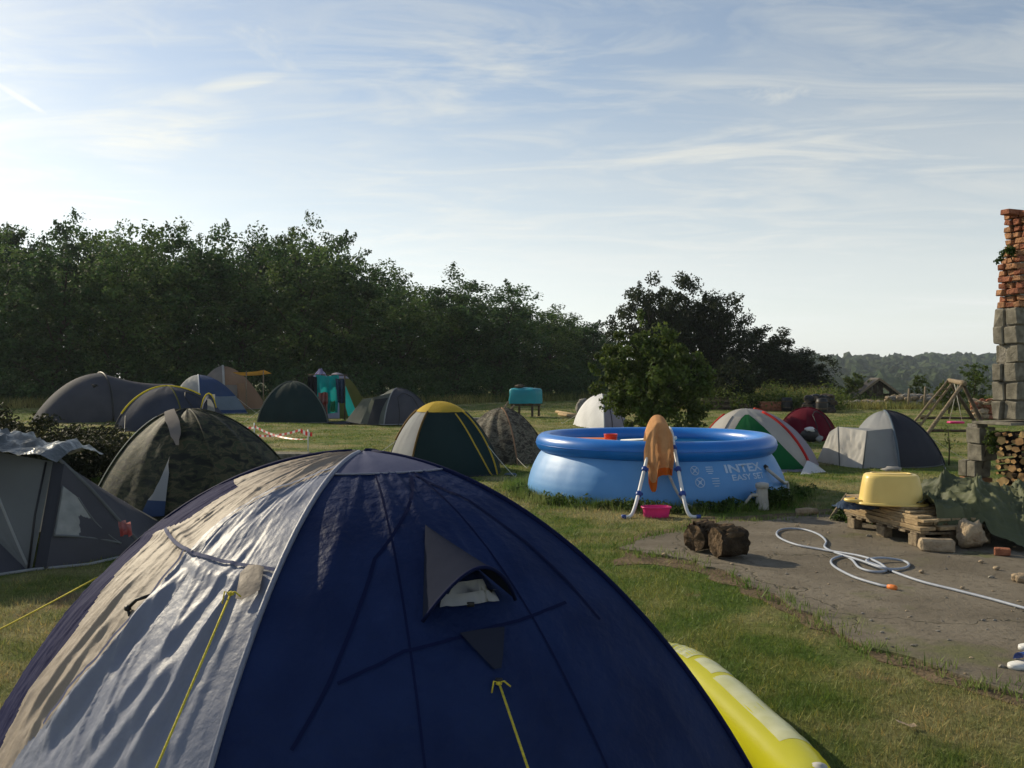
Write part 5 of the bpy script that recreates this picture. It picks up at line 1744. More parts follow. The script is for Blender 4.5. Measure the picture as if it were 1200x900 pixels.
# pump, pink tray, hose between ladder and pump
pu = at(893, 597)
pump = thing('filter_pump', 'grey cylindrical filter pump standing at the right of the pool', 'pump', pu)
mk('body', G().lathe([(0.0, 0), (.085, 0), (.083, .02), (.066, .25), (.066, .27)], pu, 24), M['grey_plastic'], pump)
mk('lid', G().lathe([(.066, .26), (.080, .265), (.082, .31), (.074, .325), (.03, .335), (0, .336)], pu, 24), M['grey_plastic'], pump)
mk('nozzle', G().tube([pu + Vector((-.05, -.02, .18)), pu + Vector((-.14, -.04, .18))], .022, 8), M['grey_plastic'], pump)
hq = [wall_pt(wall_angle(781), .52, .03), wall_pt(wall_angle(785), .38, .06), wall_pt(wall_angle(792), .20, .09), wall_pt(wall_angle(802), .06, .12), wall_pt(wall_angle(818), .03, .14), wall_pt(wall_angle(850), .03, .18), pu + Vector((-.14, -.04, .18))]
mk('hose', G().tube(smooth_path(hq, 8), .018, 8), M['grey_plastic'], None, label='grey pump hose hanging down the pool wall behind the towel', cat='hose')

pk = at(769, 606)
tray = thing('pink_tub', 'small bright pink plastic tub on the grass under the ladder', 'tub', pk)


def tub_rows(c, lx, ly, H, top_in, nseg=40, flare=1.0, rot=0.0, expo=3.2, prof=None):
    """Rounded-rectangle loft; prof lists (scale, z)."""
    cr, sr_ = math.cos(rot), math.sin(rot)
    rows = []
    for sc, z in prof:
        r = []
        for j in range(nseg):
            a = 2 * math.pi * j / nseg
            ca, sa = math.cos(a), math.sin(a)
            x = lx * sc[0] * math.copysign(abs(ca) ** (2 / expo), ca); y = ly * sc[1] * math.copysign(abs(sa) ** (2 / expo), sa)
            r.append(Vector(c) + Vector((x * cr - y * sr_, x * sr_ + y * cr, z)))
        rows.append(r)
    return rows


def solid(rows, cap_first=True, cap_last=True):
    g = G().grid(rows, close=True)
    n = len(rows[0])
    if cap_first: g.f.append(tuple(range(n))[::-1]); g.m.append(0)
    if cap_last: g.f.append(tuple(range((len(rows) - 1) * n, len(rows) * n))); g.m.append(0)
    return g


k2_ = lambda s: (s, s)
mk('body', solid(tub_rows(pk, .165, .10, .12, 0, 36, rot=.05, prof=[(k2_(.84), .0), (k2_(.88), .02), (k2_(.97), .11), (k2_(.97), .118), (k2_(.94), .118), (k2_(.84), .02)]), True, True), M['pink'], tray)
mk('rim', solid(tub_rows(pk, .175, .11, .12, 0, 36, rot=.05, prof=[(k2_(.95), .112), (k2_(1.0), .110), (k2_(1.0), .126), (k2_(.93), .126), (k2_(.93), .114)]), False, False), M['pink'], tray)

# ------------------------------------------------------------------ split log
def make_log(name, label, p0, p1, r, seed, n=40, m=26):
    p0, p1 = Vector(p0), Vector(p1)
    d = (p1 - p0).normalized(); a = Vector((0, 0, 1)); a = (a - d * a.dot(d)).normalized(); b = d.cross(a)
    t = thing(name, label, 'log', Vector(((p0.x + p1.x) / 2, (p0.y + p1.y) / 2, SLAB_Z)), 'logs lying on the concrete')
    rows = []
    for i in range(m + 1):
        w_ = i / m
        row = []
        for j in range(n):
            q = 2 * math.pi * j / n
            k = 1 + .10 * mnoise.noise(Vector((math.cos(q) * 2.0 + seed, math.sin(q) * 2.0, w_ * 1.5))) + .10 * abs(mnoise.noise(Vector((math.cos(q) * 6 + seed, math.sin(q) * 6, w_ * 2.0)))) + .05 * mnoise.noise(Vector((q * 9, w_ * 9, seed)))
            if math.cos(q) < -.75: k *= .93
            row.append(p0.lerp(p1, w_) + (a * math.cos(q) + b * math.sin(q)) * r * k + d * (.025 * mnoise.noise(Vector((q * 3, seed, i * .1))) * (1 if i in (0, m) else 0)))
        rows.append(row)
    mk('bark', G().grid(rows, close=True), M['bark'], t)
    for s_, rr, cc in ((0, rows[0], p0), (1, rows[-1], p1)):
        cap = [rr] + [[cc.lerp(v, k) + d * (.02 * mnoise.noise(v * 14 * k)) for v in rr] for k in (.75, .45, .2, .02)]
        mk('cut_face', G().grid(cap, close=True), M['logwood'], t)
    # loose plates of bark along the upper side
    for q in range(7):
        ang = -.9 + .3 * q + rnd.uniform(-.1, .1)
        st = rnd.uniform(.05, .25); en = rnd.uniform(.6, .95)
        pl = []
        for e in range(9):
            w_ = st + (en - st) * e / 8
            wd = .026 * math.sin(math.pi * (e + .6) / 9.2) + .006
            row = []
            for s_ in (-1, -.3, .4, 1):
                an = ang + s_ * wd / r + .05 * math.sin(w_ * 9)
                row.append(p0.lerp(p1, w_) + (a * math.cos(an) + b * math.sin(an)) * (r * 1.06 + .028 * (1 - s_ * s_) + .012 * mnoise.noise(Vector((q, w_ * 6, s_)))))
            pl.append(row)
        mk('bark_plate', G().grid(pl), M['logwood'], t)
    return t


lgA = Vector((2.08, 8.22, 0)); 
make_log('tree_log', 'thick rough-barked log lying on the concrete before the pool', (1.81, 7.90, .158), (2.07, 7.97, .158), .130, 1.0)
make_log('tree_log', 'dark end of a second log behind the rough-barked log', (1.675, 8.16, .148), (1.88, 8.33, .148), .120, 5.0)

# ------------------------------------------------------------------ pallet, planks, tub, tarp
pd = Vector((-.215, .977, 0)).normalized(); pw = Vector((pd.y, -pd.x, 0)); up = Vector((0, 0, 1))
pc = Vector((3.84, 8.42, SLAB_Z))
pal = thing('pallet', 'grey wooden pallet carrying planks and the yellow tub', 'pallet', pc + pd * .6 + pw * .4)
AX = (pd, pw, up)
for i in range(3):
    for j in range(3):
        mk('block', G().box(pc + pd * (.06 + .50 * i) + pw * (.05 + .36 * j) + up * .055, (.13, .10, .11), AX, .006), M['wood_grey'], pal, False)
for i in range(7):
    mk('deck_board', G().box(pc + pd * (.045 + .175 * i) + pw * .41 + up * .122, (.10, .82, .022), AX, .003, jit=.002), M['wood_grey'], pal, False)
mk('side_board', G().box(pc + pd * .56 + pw * .05 + up * .146, (1.24, .09, .022), AX, .003), M['wood_grey'], pal, False)
lay = 0.160
k = 0
PLG = 'planks stacked on the pallet'
for row_ in range(6):
    off = [0.0, .02, -.05, .0, .04, .06][row_]
    th = [.034, .034, .024, .022, .022, .022][row_]
    for j in range(4):
        ln = 1.30 - .04 * row_ - rnd.uniform(0, .12) - (.12 if row_ > 2 and j == 1 else 0)
        ctr = pc + pd * (.57 + off + rnd.uniform(-.03, .03) + .02 * row_) + pw * (.085 + .185 * j + rnd.uniform(-.01, .01) + .012 * row_) + up * (lay + th / 2)
        a_ = rnd.uniform(-.02, .02)
        dx_ = (pd + pw * a_).normalized(); ax2 = (dx_, Vector((dx_.y, -dx_.x, 0)), up)
        lab = {0: 'thick bottom plank', 1: 'second thick plank from the bottom', 2: 'middle plank', 3: 'thin plank in the fourth layer', 4: 'thin plank in the fifth layer', 5: 'topmost thin plank'}[row_] + (' on the sunlit side of the pallet stack', ' of the pallet stack, second from its sunlit side', ' of the pallet stack, third from its sunlit side', ' of the pallet stack, farthest from its sunlit side')[j]
        mk('plank', G().box(ctr, (ln, .165, th), ax2, .003, jit=.002), M['plank'], None, False, label=lab, cat='plank', group=PLG)
    lay += th + .003
STACK = lay
# yellow tub upside down
tc_ = atd(1044, 586, 8.98); tc_.z = STACK + .012
tub = thing('plastic_tub', 'pale yellow plastic tub turned upside down on the plank stack', 'tub', tc_)
rot = R(-14)
mk('body', solid(tub_rows(tc_, .305, .21, .30, 0, 56, rot=rot, expo=3.0, prof=[((1.0, 1.0), .03), ((.985, .985), .05), ((.92, .92), .18), ((.87, .87), .265), ((.835, .83), .292), ((.78, .76), .304), ((.5, .5), .306)]), False, True), M['tub'], tub)
mk('rim', solid(tub_rows(tc_, .328, .232, .30, 0, 56, rot=rot, expo=3.0, prof=[((.97, .97), .032), ((1.02, 1.02), .030), ((1.06, 1.06), .016), ((1.05, 1.05), .006), ((.97, .97), .018)]), False, False), M['tub'], tub)
mk('base_recess', solid(tub_rows(tc_, .20, .115, .30, 0, 40, rot=rot, expo=2.6, prof=[((1, 1), .308), ((.96, .96), .316), ((.9, .9), .316), ((.88, .88), .308)]), False, False), M['tub'], tub)
hx0 = tc_ + Vector((-.36, .06, .03))
mk('handle', G().tube(smooth_path([hx0 + Vector((.06, -.09, 0)), hx0 + Vector((-.05, -.06, .005)), hx0 + Vector((-.065, .03, .005)), hx0 + Vector((.05, .08, 0))], 6), .018, 8), M['tub'], tub)


def cloth_heap(name, label, c, sx, sy, H, mat, seed, cat='cloth'):
    rows = []
    for i in range(19):
        r = []
        for j in range(23):
            u, v = j / 22 * 2 - 1, i / 18 * 2 - 1
            e = max(0, 1 - (abs(u) ** 2.5 + abs(v) ** 2.5))
            z = H * e ** .5 * (.75 + .5 * mnoise.noise(Vector((u * 2.5 + seed, v * 2.5, seed)))) + .03 * abs(mnoise.noise(Vector((u * 7, v * 6 + seed, 1))))
            r.append(Vector(c) + Vector((u * sx + .03 * mnoise.noise(Vector((v * 4, seed, u * 2))), v * sy + .03 * mnoise.noise(Vector((u * 4, seed, v))), z)))
        rows.append(r)
    return mk(name, G().grid(rows), mat, None, label=label, cat=cat)


cj = atd(1000, 592, 9.15); cj.z = STACK - .05
cloth_heap('jeans', 'crumpled dark blue jeans on the plank stack before the yellow tub', cj + Vector((.05, 0, 0)), .22, .16, .12, M['denim'], 3, 'jeans')
ck = atd(1090, 573, 9.45); ck.z = STACK - .03
cloth_heap('dark_cloth', 'dark blue cloth lying between the yellow tub and the tarpaulin', ck, .20, .16, .12, M['denim'], 8)

# tarpaulin draped over a heap, its edge drawn across the planks
def heap(x, y):
    """Height of the things under the sheet."""
    q = np.array([x, y]) - np.array([4.75, 9.05])
    a = q[0] * pw.x + q[1] * pw.y; b = q[0] * pd.x + q[1] * pd.y
    h = .47 * math.exp(-(abs(a + .0) / .62) ** 2.6) * math.exp(-(abs(b - .2) / .80) ** 2.8)
    h = max(h, .30 * math.exp(-(abs(a - .62) / .45) ** 2.6) * math.exp(-(abs(b + .2) / .75) ** 2.6))
    # plank stack
    q2 = np.array([x, y]) - np.array([pc.x, pc.y])
    a2 = q2[0] * pw.x + q2[1] * pw.y; b2 = q2[0] * pd.x + q2[1] * pd.y
    on = float(smooth01(.02, .12, a2) * smooth01(-.02, .06, b2) * smooth01(1.4, 1.25, b2))
    h = max(h, (STACK + .012) * on)
    return h


rows = []
for i in range(130):
    r = []
    for j in range(140):
        u, v = j / 139, i / 129
        # sheet frame: a across (pallet to the right), b from near edge to far edge
        a = -.78 + 2.0 * u; b = -1.02 + 2.25 * v
        near = -1.02 if a > -.2 else -1.02 + .62 * min(1, (-.2 - a) / .3)
        b = near + (1.25 - near) * v
        p = Vector((4.75, 9.05, 0)) + pw * a + pd * b
        f = .05 * mnoise.noise(Vector((a * 3.0 + b * 1.2, b * 2.0, 3))) + .060 * crease(a * 1.8 - b * 1.5, b * 1.1, 9, 9) + .045 * crease(a * 3.2 + b * 1.6, b * 1.7, 5, 11) + .032 * crease(a * 6 - b * 4, b * 4, 1, 9) + .022 * crease(a * 9 + b * 6, b * 7, 4, 9) + .012 * mnoise.noise(Vector((a * 13, b * 9, 2)))
        z = heap(p.x, p.y)
        z += f * (.35 + .9 * min(1, z * 4)) + .03
        p += pw * (.04 * mnoise.noise(Vector((b * 3, 1, a * 2)))) + pd * (.06 * mnoise.noise(Vector((a * 3, 7, b))))
        r.append(Vector((p.x, p.y, max(SLAB_Z + .006, z))))
    rows.append(r)
mk('tarpaulin', G().grid(rows), M['tarp'], None, label='crumpled dark green tarpaulin draped over a heap beside the pallet', cat='tarpaulin')


def stone(name, label, c, size, seed, mat, group=None, cat='stone', rough=.28, sub=3):
    return mk(name, G().rock(c, size, seed, sub=sub, rough=rough), mat, None, label=label, cat=cat, group=group)


sp = at(1142, 640, .05); stone('stone', 'rough sandy boulder leaning on the green tarpaulin', Vector((sp.x, sp.y + .06, .15)), (.135, .11, .14), 3, M['stone'], rough=.5)
b0 = at(1102, 647, SLAB_Z)
mk('stone_block', G().box(Vector((b0.x, b0.y + .08, SLAB_Z + .055)), (.31, .17, .11), (Vector((.97, -.22, 0)), Vector((.22, .97, 0)), up), .02, jit=.012), M['stone'], None, False, label='flat tan stone block on the ground before the pallet', cat='stone')
b0 = at(1178, 652, SLAB_Z)
mk('brick', G().box(Vector((b0.x, b0.y + .05, SLAB_Z + .034)), (.13, .10, .065), (Vector((.9, -.43, 0)), Vector((.43, .9, 0)), up), .008, jit=.004), M['brick'], None, False, label='single red brick lying at the edge of the tarpaulin', cat='brick')
w0 = at(945, 605); mk('wood_chunk', G().tube([w0 + Vector((-.12, .0, .05)), w0 + Vector((0, -.01, .055)), w0 + Vector((.13, .02, .05))], [.045, .052, .04], 9), M['stone'], None, label='short pale chunk of wood on the grass right of the pool', cat='wood')
p0 = at(972, 610); mk('stick', G().tube([p0, p0 + Vector((.22, .25, .16)), p0 + Vector((.32, .33, .26))], [.022, .018, .012], 7), M['wood_grey'], None, label='slanted grey stick leaning on the far end of the pallet', cat='stick')
q0 = at(1192, 682, SLAB_Z); stone('stone', 'pale stone at the right edge on the concrete', Vector((q0.x + .04, q0.y, .05)), (.08, .06, .045), 8, M['stone'])
for i, (px, py, s_, lab) in enumerate([(1168, 668, .035, 'small brown pebble below the tarpaulin'), (1080, 672, .03, 'small dark pebble on the concrete below the stone block'), (1128, 690, .022, 'tiny pebble on the concrete above the hose'),
                                       (930, 690, .02, 'tiny pebble on the concrete left of the hose coil'), (1150, 660, .03, 'brown crumb of stone before the tarpaulin')]):
    q0 = at(px, py, SLAB_Z); stone('pebble', lab, Vector((q0.x, q0.y, SLAB_Z + s_ * .5)), (s_ * .75, s_ * .6, s_ * .45), i + 20, M['stone'], 'pebbles on the concrete yard', 'pebble', sub=2)

# garden hose
hz_px = [(820, 258), (790, 252), (720, 230), (665, 200), (660, 182), (690, 172), (716, 182), (738, 205), (780, 216), (814, 211), (790, 190), (740, 172), (640, 155), (560, 140), (512, 120), (506, 104), (530, 95), (580, 97),
         (622, 111), (643, 130), (640, 147), (672, 163), (740, 184), (800, 205), (848, 208), (876, 199), (862, 186), (800, 177), (757, 184), (792, 200), (900, 240), (1010, 268), (1105, 292), (1200, 318), (1320, 348)]
hpts = []
for i, (X_, Y_) in enumerate(hz_px):
    z = SLAB_Z + .014 + (.020 if i in (10, 11, 22, 23, 27, 28) else 0)
    hpts.append(at(700 + X_ / 2.4, 580 + Y_ / 2.4, z))
hs = thing('garden_hose', 'grey blue garden hose looped across the concrete', 'hose', Vector((hpts[10].x, hpts[10].y, SLAB_Z)))
mk('tube', G().tube(smooth_path(hpts, 10), .0105, 9), M['hose'], hs)
d_ = (hpts[0] - hpts[1]).normalized()
mk('connector', G().tube([hpts[0] - d_ * .01, hpts[0] + d_ * .02, hpts[0] + d_ * .05, hpts[0] + d_ * .06], [.016, .022, .022, .017], 12), M['orange_plastic'], hs)

# blue and white sandal cut by the right edge
s0 = at(1196, 783, SLAB_Z)
sd = thing('sandal', 'blue and white sandal on the concrete at the right edge', 'sandal', s0)
mk('sole', solid(tub_rows(s0 + Vector((.06, .02, 0)), .135, .048, .03, 0, 30, rot=.25, expo=2.4, prof=[((1, 1), 0), ((1.02, 1.02), .012), ((1, 1), .026)])), M['white_plastic'], sd)
st = [[s0 + Vector((.01 + .07 * i / 6, .02 + .02 * i / 6, .026)) + Vector((-.012 * math.cos(a), .05 * math.cos(a), .050 * math.sin(a) + .004)) for a in np.linspace(0, math.pi, 12)] for i in range(7)]
mk('strap', G().grid(st), M['blue_plastic'], sd)
s1 = at(1203, 762, SLAB_Z)
sd2 = thing('sandal', 'second white sandal further back, mostly outside the right edge', 'sandal', s1)
mk('sole', solid(tub_rows(s1 + Vector((.09, .02, 0)), .13, .046, .03, 0, 30, rot=.1, expo=2.4, prof=[((1, 1), 0), ((1.02, 1.02), .012), ((1, 1), .026)])), M['white_plastic'], sd2)
mk('strap', G().grid([[p - s0 + s1 + Vector((.04, 0, 0)) for p in r] for r in st]), M['white_cloth'], sd2)

# inflatable boat beside the navy tent
bc_ = Vector((0.80, 3.86, 0))
boat = thing('inflatable_boat', 'yellow translucent inflatable boat lying beside the navy tent', 'inflatable boat', bc_)
brot = R(8)
NB, MB_ = 90, 26


def boat_pt(a, b, k=1.0):
    ca, sa = math.cos(a), math.sin(a)
    lx, ly, tr = .225, .78, .118
    ex = 4.2
    x = lx * math.copysign(abs(ca) ** (2 / ex), ca); y = ly * math.copysign(abs(sa) ** (2 / ex), sa)
    nx, ny = math.copysign(abs(ca) ** (2 - 2 / ex), ca) / lx, math.copysign(abs(sa) ** (2 - 2 / ex), sa) / ly
    q = math.hypot(nx, ny); nx, ny = nx / q, ny / q
    rr = tr * (1 + .012 * math.sin(a * 40)) * k
    p = Vector((x + nx * rr * math.cos(b), y + ny * rr * math.cos(b), .125 + rr * 1.05 * math.sin(b)))
    return bc_ + Vector((p.x * math.cos(brot) - p.y * math.sin(brot), p.x * math.sin(brot) + p.y * math.cos(brot), p.z + .05 * (p.y > 0) * 0))


mk('tube', G().grid([[boat_pt(2 * math.pi * i / NB, 2 * math.pi * j / MB_) for j in range(MB_)] for i in range(NB + 1)], close=True), M['boat_yellow'], boat)
mk('floor', solid(tub_rows(bc_ + Vector((0, 0, .03)), .22, .77, .05, 0, 40, rot=brot, expo=4, prof=[((1, 1), 0), ((1, 1), .03)])), M['boat_yellow'], boat)
for (a0, a1, b0, b1) in ((0.52, 1.02, .75, 2.05), (1.08, 1.36, .75, 2.05), (-.35, .10, .75, 2.0), (.14, .44, .85, 1.9)):
    mk('print_panel', G().grid([[boat_pt(a0 + (a1 - a0) * i / 14, b0 + (b1 - b0) * j / 8, 1.008) for j in range(9)] for i in range(15)]), M['boat_print'], boat)
gl = G()
for (a0, a1) in ((.56, .72), (.78, .98), (1.11, 1.33)):
    for q in range(7):
        b_ = .95 + q * .15
        gl.grid([[boat_pt(a0 + (a1 - a0) * i / 6 * (1 if q % 3 else .7), b_ + w_, 1.014) for w_ in (-.018, .018)] for i in range(7)])
mk('print_lines', gl, M['boat_yellow'], boat)
vv = boat_pt(-.9, 1.3, 1.0); 
mk('valve', G().lathe([(.0, .008), (.014, .008), (.016, .004), (.026, .003), (.030, -.004)], vv, 18), M['grey_plastic'], boat)

# ------------------------------------------------------------------ ruined wall and firewood
d1 = Vector((-.37, .93, 0)).normalized(); d2 = Vector((.93, .37, 0)).normalized()
C0 = Vector((6.84, 12.0, 0))
rw = thing('ruined_wall', 'ruined wall of grey concrete blocks and red bricks at the right edge', 'wall', C0)


def zpix(py, d=12.15): return CAMH - (py - HZ) * d / FPX


WAX = (d2, d1, up)
bounds = [492, 470, 447.5, 425.5, 404, 382.5, 361]
offs = [.06, .0, .045, -.07, .03, -.03]
for i in range(6):
    z0, z1 = zpix(bounds[i]), zpix(bounds[i + 1])
    zc, hh = (z0 + z1) / 2, (z1 - z0) - .012
    o = offs[i]
    # two blocks deep, two long
    for (a0, a1, b0, b1) in ((0 - o * .3, .44, 0, .20), (-o, .40, .215, .36 + .04 * (i % 2)), (.455, .95, .0, .37), (.965, 1.45, 0, .37)):
        mk('block', G().box(C0 + d2 * ((a0 + a1) / 2) + d1 * ((b0 + b1) / 2) + up * zc, (a1 - a0, b1 - b0 - .006, hh), WAX, .016, jit=.014), M['block'], rw, False)
    mk('mortar', G().box(C0 + d2 * .75 + d1 * .18 + up * zc, (1.38, .30, z1 - z0 + .002), WAX), M['mortar'], rw, False)
# brick courses above
ys = [361 - 7.6 * k for k in range(16)]
left = [1178, 1182, 1176, 1181, 1176, 1181, 1178, 1183, 1186, 1191, 1194, 1197, 1196, 1192, 1188, 1184]
for k in range(15):
    z0, z1 = zpix(ys[k]), zpix(ys[k + 1])
    a0 = (left[k] - 1173) / 58.0 * .55
    for rowb in range(3):
        p = a0 + rowb * .015 * rnd.uniform(-1, 1)
        while p < 1.4:
            ln = .225 if rnd.random() > .25 else .11
            tw_ = rnd.uniform(-.14, .14)
            bx_ = (d2 * math.cos(tw_) + d1 * math.sin(tw_)); by_ = (d1 * math.cos(tw_) - d2 * math.sin(tw_))
            mk('brick', G().box(C0 + d2 * (p + ln / 2) + d1 * (.06 + .118 * rowb + rnd.uniform(-.028, .028)) + up * ((z0 + z1) / 2), (ln, .108, (z1 - z0) - .014), (bx_, by_, up), .010, jit=.011), M['brick' if rnd.random() > .45 else 'brick_pale'], rw, False)
            p += ln + .012
    if k < 14: mk('mortar', G().box(C0 + d2 * (a0 + .04 + .68) + d1 * .18 + up * ((z0 + z1) / 2), (1.30, .28, z1 - z0 + .002), WAX), M['mortar'], rw, False)
for q in range(2):
    mk('brick', G().box(C0 + d2 * (.08 + .25 * q) + d1 * .16 + up * (zpix(247) - .02), (.25, .14, .07), WAX, .006, jit=.004), M['brick'], rw, False)
# slab the upper wall stands on
zs = zpix(494)
mk('lintel', G().box(C0 + d2 * .62 + d1 * .22 + up * (zs - .022), (1.7, .62, .038), WAX, .006, jit=.004), M['block'], rw, False)
# lower pier at its far left
pz = zs - .045
PB = Vector((6.47, 12.32, 0))
zz = 0.0
for i, (hgt, mt, n_) in enumerate(((.075, 'brick', 3), (.075, 'brick', 3), (.075, 'brick_pale', 3), (.235, 'block', 2), (.235, 'block', 1), (.235, 'block', 1))):
    for q in range(n_):
        L_ = .30 / n_ if n_ > 1 else .24
        mk('brick' if 'brick' in mt else 'block', G().box(PB + d1 * (-.02 + L_ * (q + .5) - .05 * (n_ == 1) + .03 * (i % 2)) + d2 * (.12 + .03 * (i > 3)) + up * (zz + hgt / 2), (.30, L_ - .012, hgt - .012), WAX, .008, jit=.006), M[mt], rw, False)
    zz += hgt
mk('mortar', G().box(PB + d1 * .13 + d2 * .15 + up * (pz / 2), (.20, .16, pz), WAX), M['mortar'], rw, False)
mk('block', G().box(C0 + d2 * 1.3 + d1 * .3 + up * (pz / 2), (.28, .30, pz - .01), WAX, .01), M['block'], rw, False)
# ferny sprig growing from the bricks
sg = thing('wall_plant', 'small leafy plant growing out of the bricks of the ruined wall', 'plant', C0 + d2 * .12 + d1 * .15 + up * zpix(312))
cc = []
for q in range(16): cc.append(np.array(atd(1171 + 20 * q / 15 + rnd.uniform(-2, 2), 306 - 14 * math.sin(q / 15 * 2.6) + rnd.uniform(-3, 3), 12.15)))
V, F, T = leaves(cc, [.05] * len(cc), 16, .05, np.random.default_rng(4), .1, 1.0)
np_mesh('leaves', V - np.array(sg.location), F, M['leaf_weed'], tint=T, parent=sg)
mk('stem', G().tube([atd(1192, 318, 12.2), atd(1184, 300, 12.15), atd(1174, 302, 12.15)], [.01, .007, .004], 6), M['trunk'], sg)
cc = [np.array(atd(1164 + rnd.uniform(-6, 5), 516 + rnd.uniform(-10, 12), 12.1)) for _ in range(12)]
wp = thing('wall_plant', 'green weed sprouting beside the low brick pier', 'plant', at(1162, 580, 0))
V, F, T = leaves(cc, [.06] * len(cc), 18, .07, np.random.default_rng(6), .1, 1.0)
np_mesh('leaves', V - np.array(wp.location), F, M['leaf_apple'], tint=T, parent=wp)
mk('stem', G().tube([wp.location + Vector((0, .35, 0)), Vector(cc[0])], [.012, .006], 6), M['trunk'], wp)

fd = Vector((.6, -.8, 0)); fn = Vector((.8, .6, 0))
F0 = Vector((6.585, 12.02, 0))
FG = 'firewood stacked under the slab of the ruined wall'


def split_log(c, L_, r, kind, seed):
    rr = random.Random(seed)
    n_ = 9 if kind else 3 + rr.randint(1, 2)
    a0 = rr.uniform(0, 6.28)
    prof_ = [((r * (1 + rr.uniform(-.12, .12))) * math.cos(a0 + 2 * math.pi * k / n_), (r * (1 + rr.uniform(-.15, .15))) * math.sin(a0 + 2 * math.pi * k / n_) * .8) for k in range(n_)]
    g = G()
    ax_dir = (fn + fd * rr.uniform(-.08, .08)).normalized(); sd_ = Vector((ax_dir.y, -ax_dir.x, 0))
    rings = [[Vector(c) + ax_dir * (L_ * w_ + rr.uniform(-.008, .008)) + sd_ * x + up * z for x, z in prof_] for w_ in (0, .5, 1)]
    g.grid(rings, 1, close=True)
    g.f.append(tuple(range(n_))); g.m.append(0)
    g.f.append(tuple(range(2 * n_, 3 * n_))[::-1]); g.m.append(0)
    return g


zrow = .06
ri = 0
while zrow < pz - .05:
    p = -.02
    while p < .62:
        r = rnd.choice((.026, .034, .042, .055, .068))
        mk('firewood', split_log(F0 + fd * (p + r) + up * zrow + up * rnd.uniform(-.015, .015) - fn * rnd.uniform(-.04, .06), .40, r, rnd.random() < .3, int(p * 1000 + zrow * 777)), [M[rnd.choice(('firewood_end', 'firewood_end', 'firewood_dark', 'logwood'))], M['bark'] if rnd.random() < .6 else M['logwood']], None, False,
           label='split piece of firewood in the %s row of the stack beside the ruined wall' % ['bottom', 'second', 'third', 'fourth', 'fifth', 'sixth', 'seventh', 'eighth', 'ninth', 'tenth', 'eleventh', 'twelfth', 'top'][min(ri, 12)], cat='firewood', group=FG)
        p += 2 * r * .96
    zrow += .088
    ri += 1
pp = at(1198, 600)
mk('post', G().box(Vector((6.72, 11.35, .36)), (.07, .07, .72), bev=.006), M['wood_grey'], None, False, label='short grey post at the right edge beside the firewood', cat='post')

# ------------------------------------------------------------------ swing frame
sw = thing('swing_frame', 'rough wooden swing frame of poles behind the grey tent', 'swing frame', (xx(1120, 21), 21, 0))


def pole_of(a, b, r, parent, mt='wood_grey', name='leg'):
    a, b = Vector(a), Vector(b)
    pts = [a.lerp(b, k / 6) + Vector((.012 * mnoise.noise(Vector((k, a.x, 0))), 0, .012 * mnoise.noise(Vector((0, k, b.x))))) for k in range(7)]
    return mk(name, G().tube(pts, [r * (1.12 - .2 * k / 6) for k in range(7)], 8), M[mt], parent)


tn_, tf_ = atd(1129, 449, 19.5), atd(1113, 446, 21.5)
pole_of(tn_ + (tn_ - tf_) * .06, tf_ + (tf_ - tn_) * .06, .055, sw, name='beam')
nl, nr = at(1069, 524), at(1168, 530)
nl = Vector((xx(1072, 19.3), 19.3, 0)); nr = Vector((xx(1168, 19.2), 19.2, 0))
flg = Vector((xx(1056, 21.8), 21.8, 0)); frr = Vector((xx(1158, 21.8), 21.8, 0))
pole_of(nl, tn_, .042, sw); pole_of(nr, tn_ + Vector((0, .04, 0)), .042, sw, 'wood_dark'); pole_of(frr, tf_ + Vector((0, .03, 0)), .042, sw, 'wood_dark')
# the far left side is a ladder: two rails and rungs
la, lb = flg + Vector((-.10, 0, 0)), tf_ + Vector((-.07, -.05, 0)); lc, ld = flg + Vector((.10, -.1, 0)), tf_ + Vector((.07, -.07, 0))
pole_of(la, lb, .028, sw, name='ladder_rail'); pole_of(lc, ld, .028, sw, name='ladder_rail')
for k in range(1, 9):
    w_ = k / 9.2
    mk('rung', G().tube([la.lerp(lb, w_), lc.lerp(ld, w_)], .016, 6), M['wood_grey'], sw)
pole_of(nl.lerp(tn_, .30), nr.lerp(tn_, .30), .03, sw, 'wood_dark', 'brace'); pole_of(flg.lerp(tf_, .40), frr.lerp(tf_, .40), .03, sw, 'wood_dark', 'brace')
bm_ = tn_.lerp(tf_, .5)
seat = atd(1120, 495, 20.4)
st_ = mk('swing_seat', G().box(seat, (.34, .20, .05), bev=.02), M['pink'], sw, label='pink swing seat')
mk('swing_rope', G().tube([seat + Vector((-.15, 0, .02)), bm_ + Vector((-.03, -.15, -.03))], .008, 5), M['rope_pale'], st_)
mk('swing_rope', G().tube([seat + Vector((.15, 0, .02)), bm_ + Vector((.03, .15, -.03))], .008, 5), M['rope_pale'], st_)
yt = thing('sapling', 'thin bare sapling standing in front of the swing frame', 'sapling', at(1112, 545))
q0 = at(1112, 545)
mk('stem', G().tube([q0, q0 + Vector((.01, 0, .35)), q0 + Vector((-.02, 0, .72))], [.014, .010, .005], 6), M['trunk'], yt)
V, F, T = leaves([np.array(q0 + Vector((rnd.uniform(-.12, .12), 0, rnd.uniform(.3, .75)))) for _ in range(10)], [.07] * 10, 7, .05, np.random.default_rng(3), .2, 1)
np_mesh('leaves', V - np.array(q0), F, M['leaf_bush'], tint=T, parent=yt)

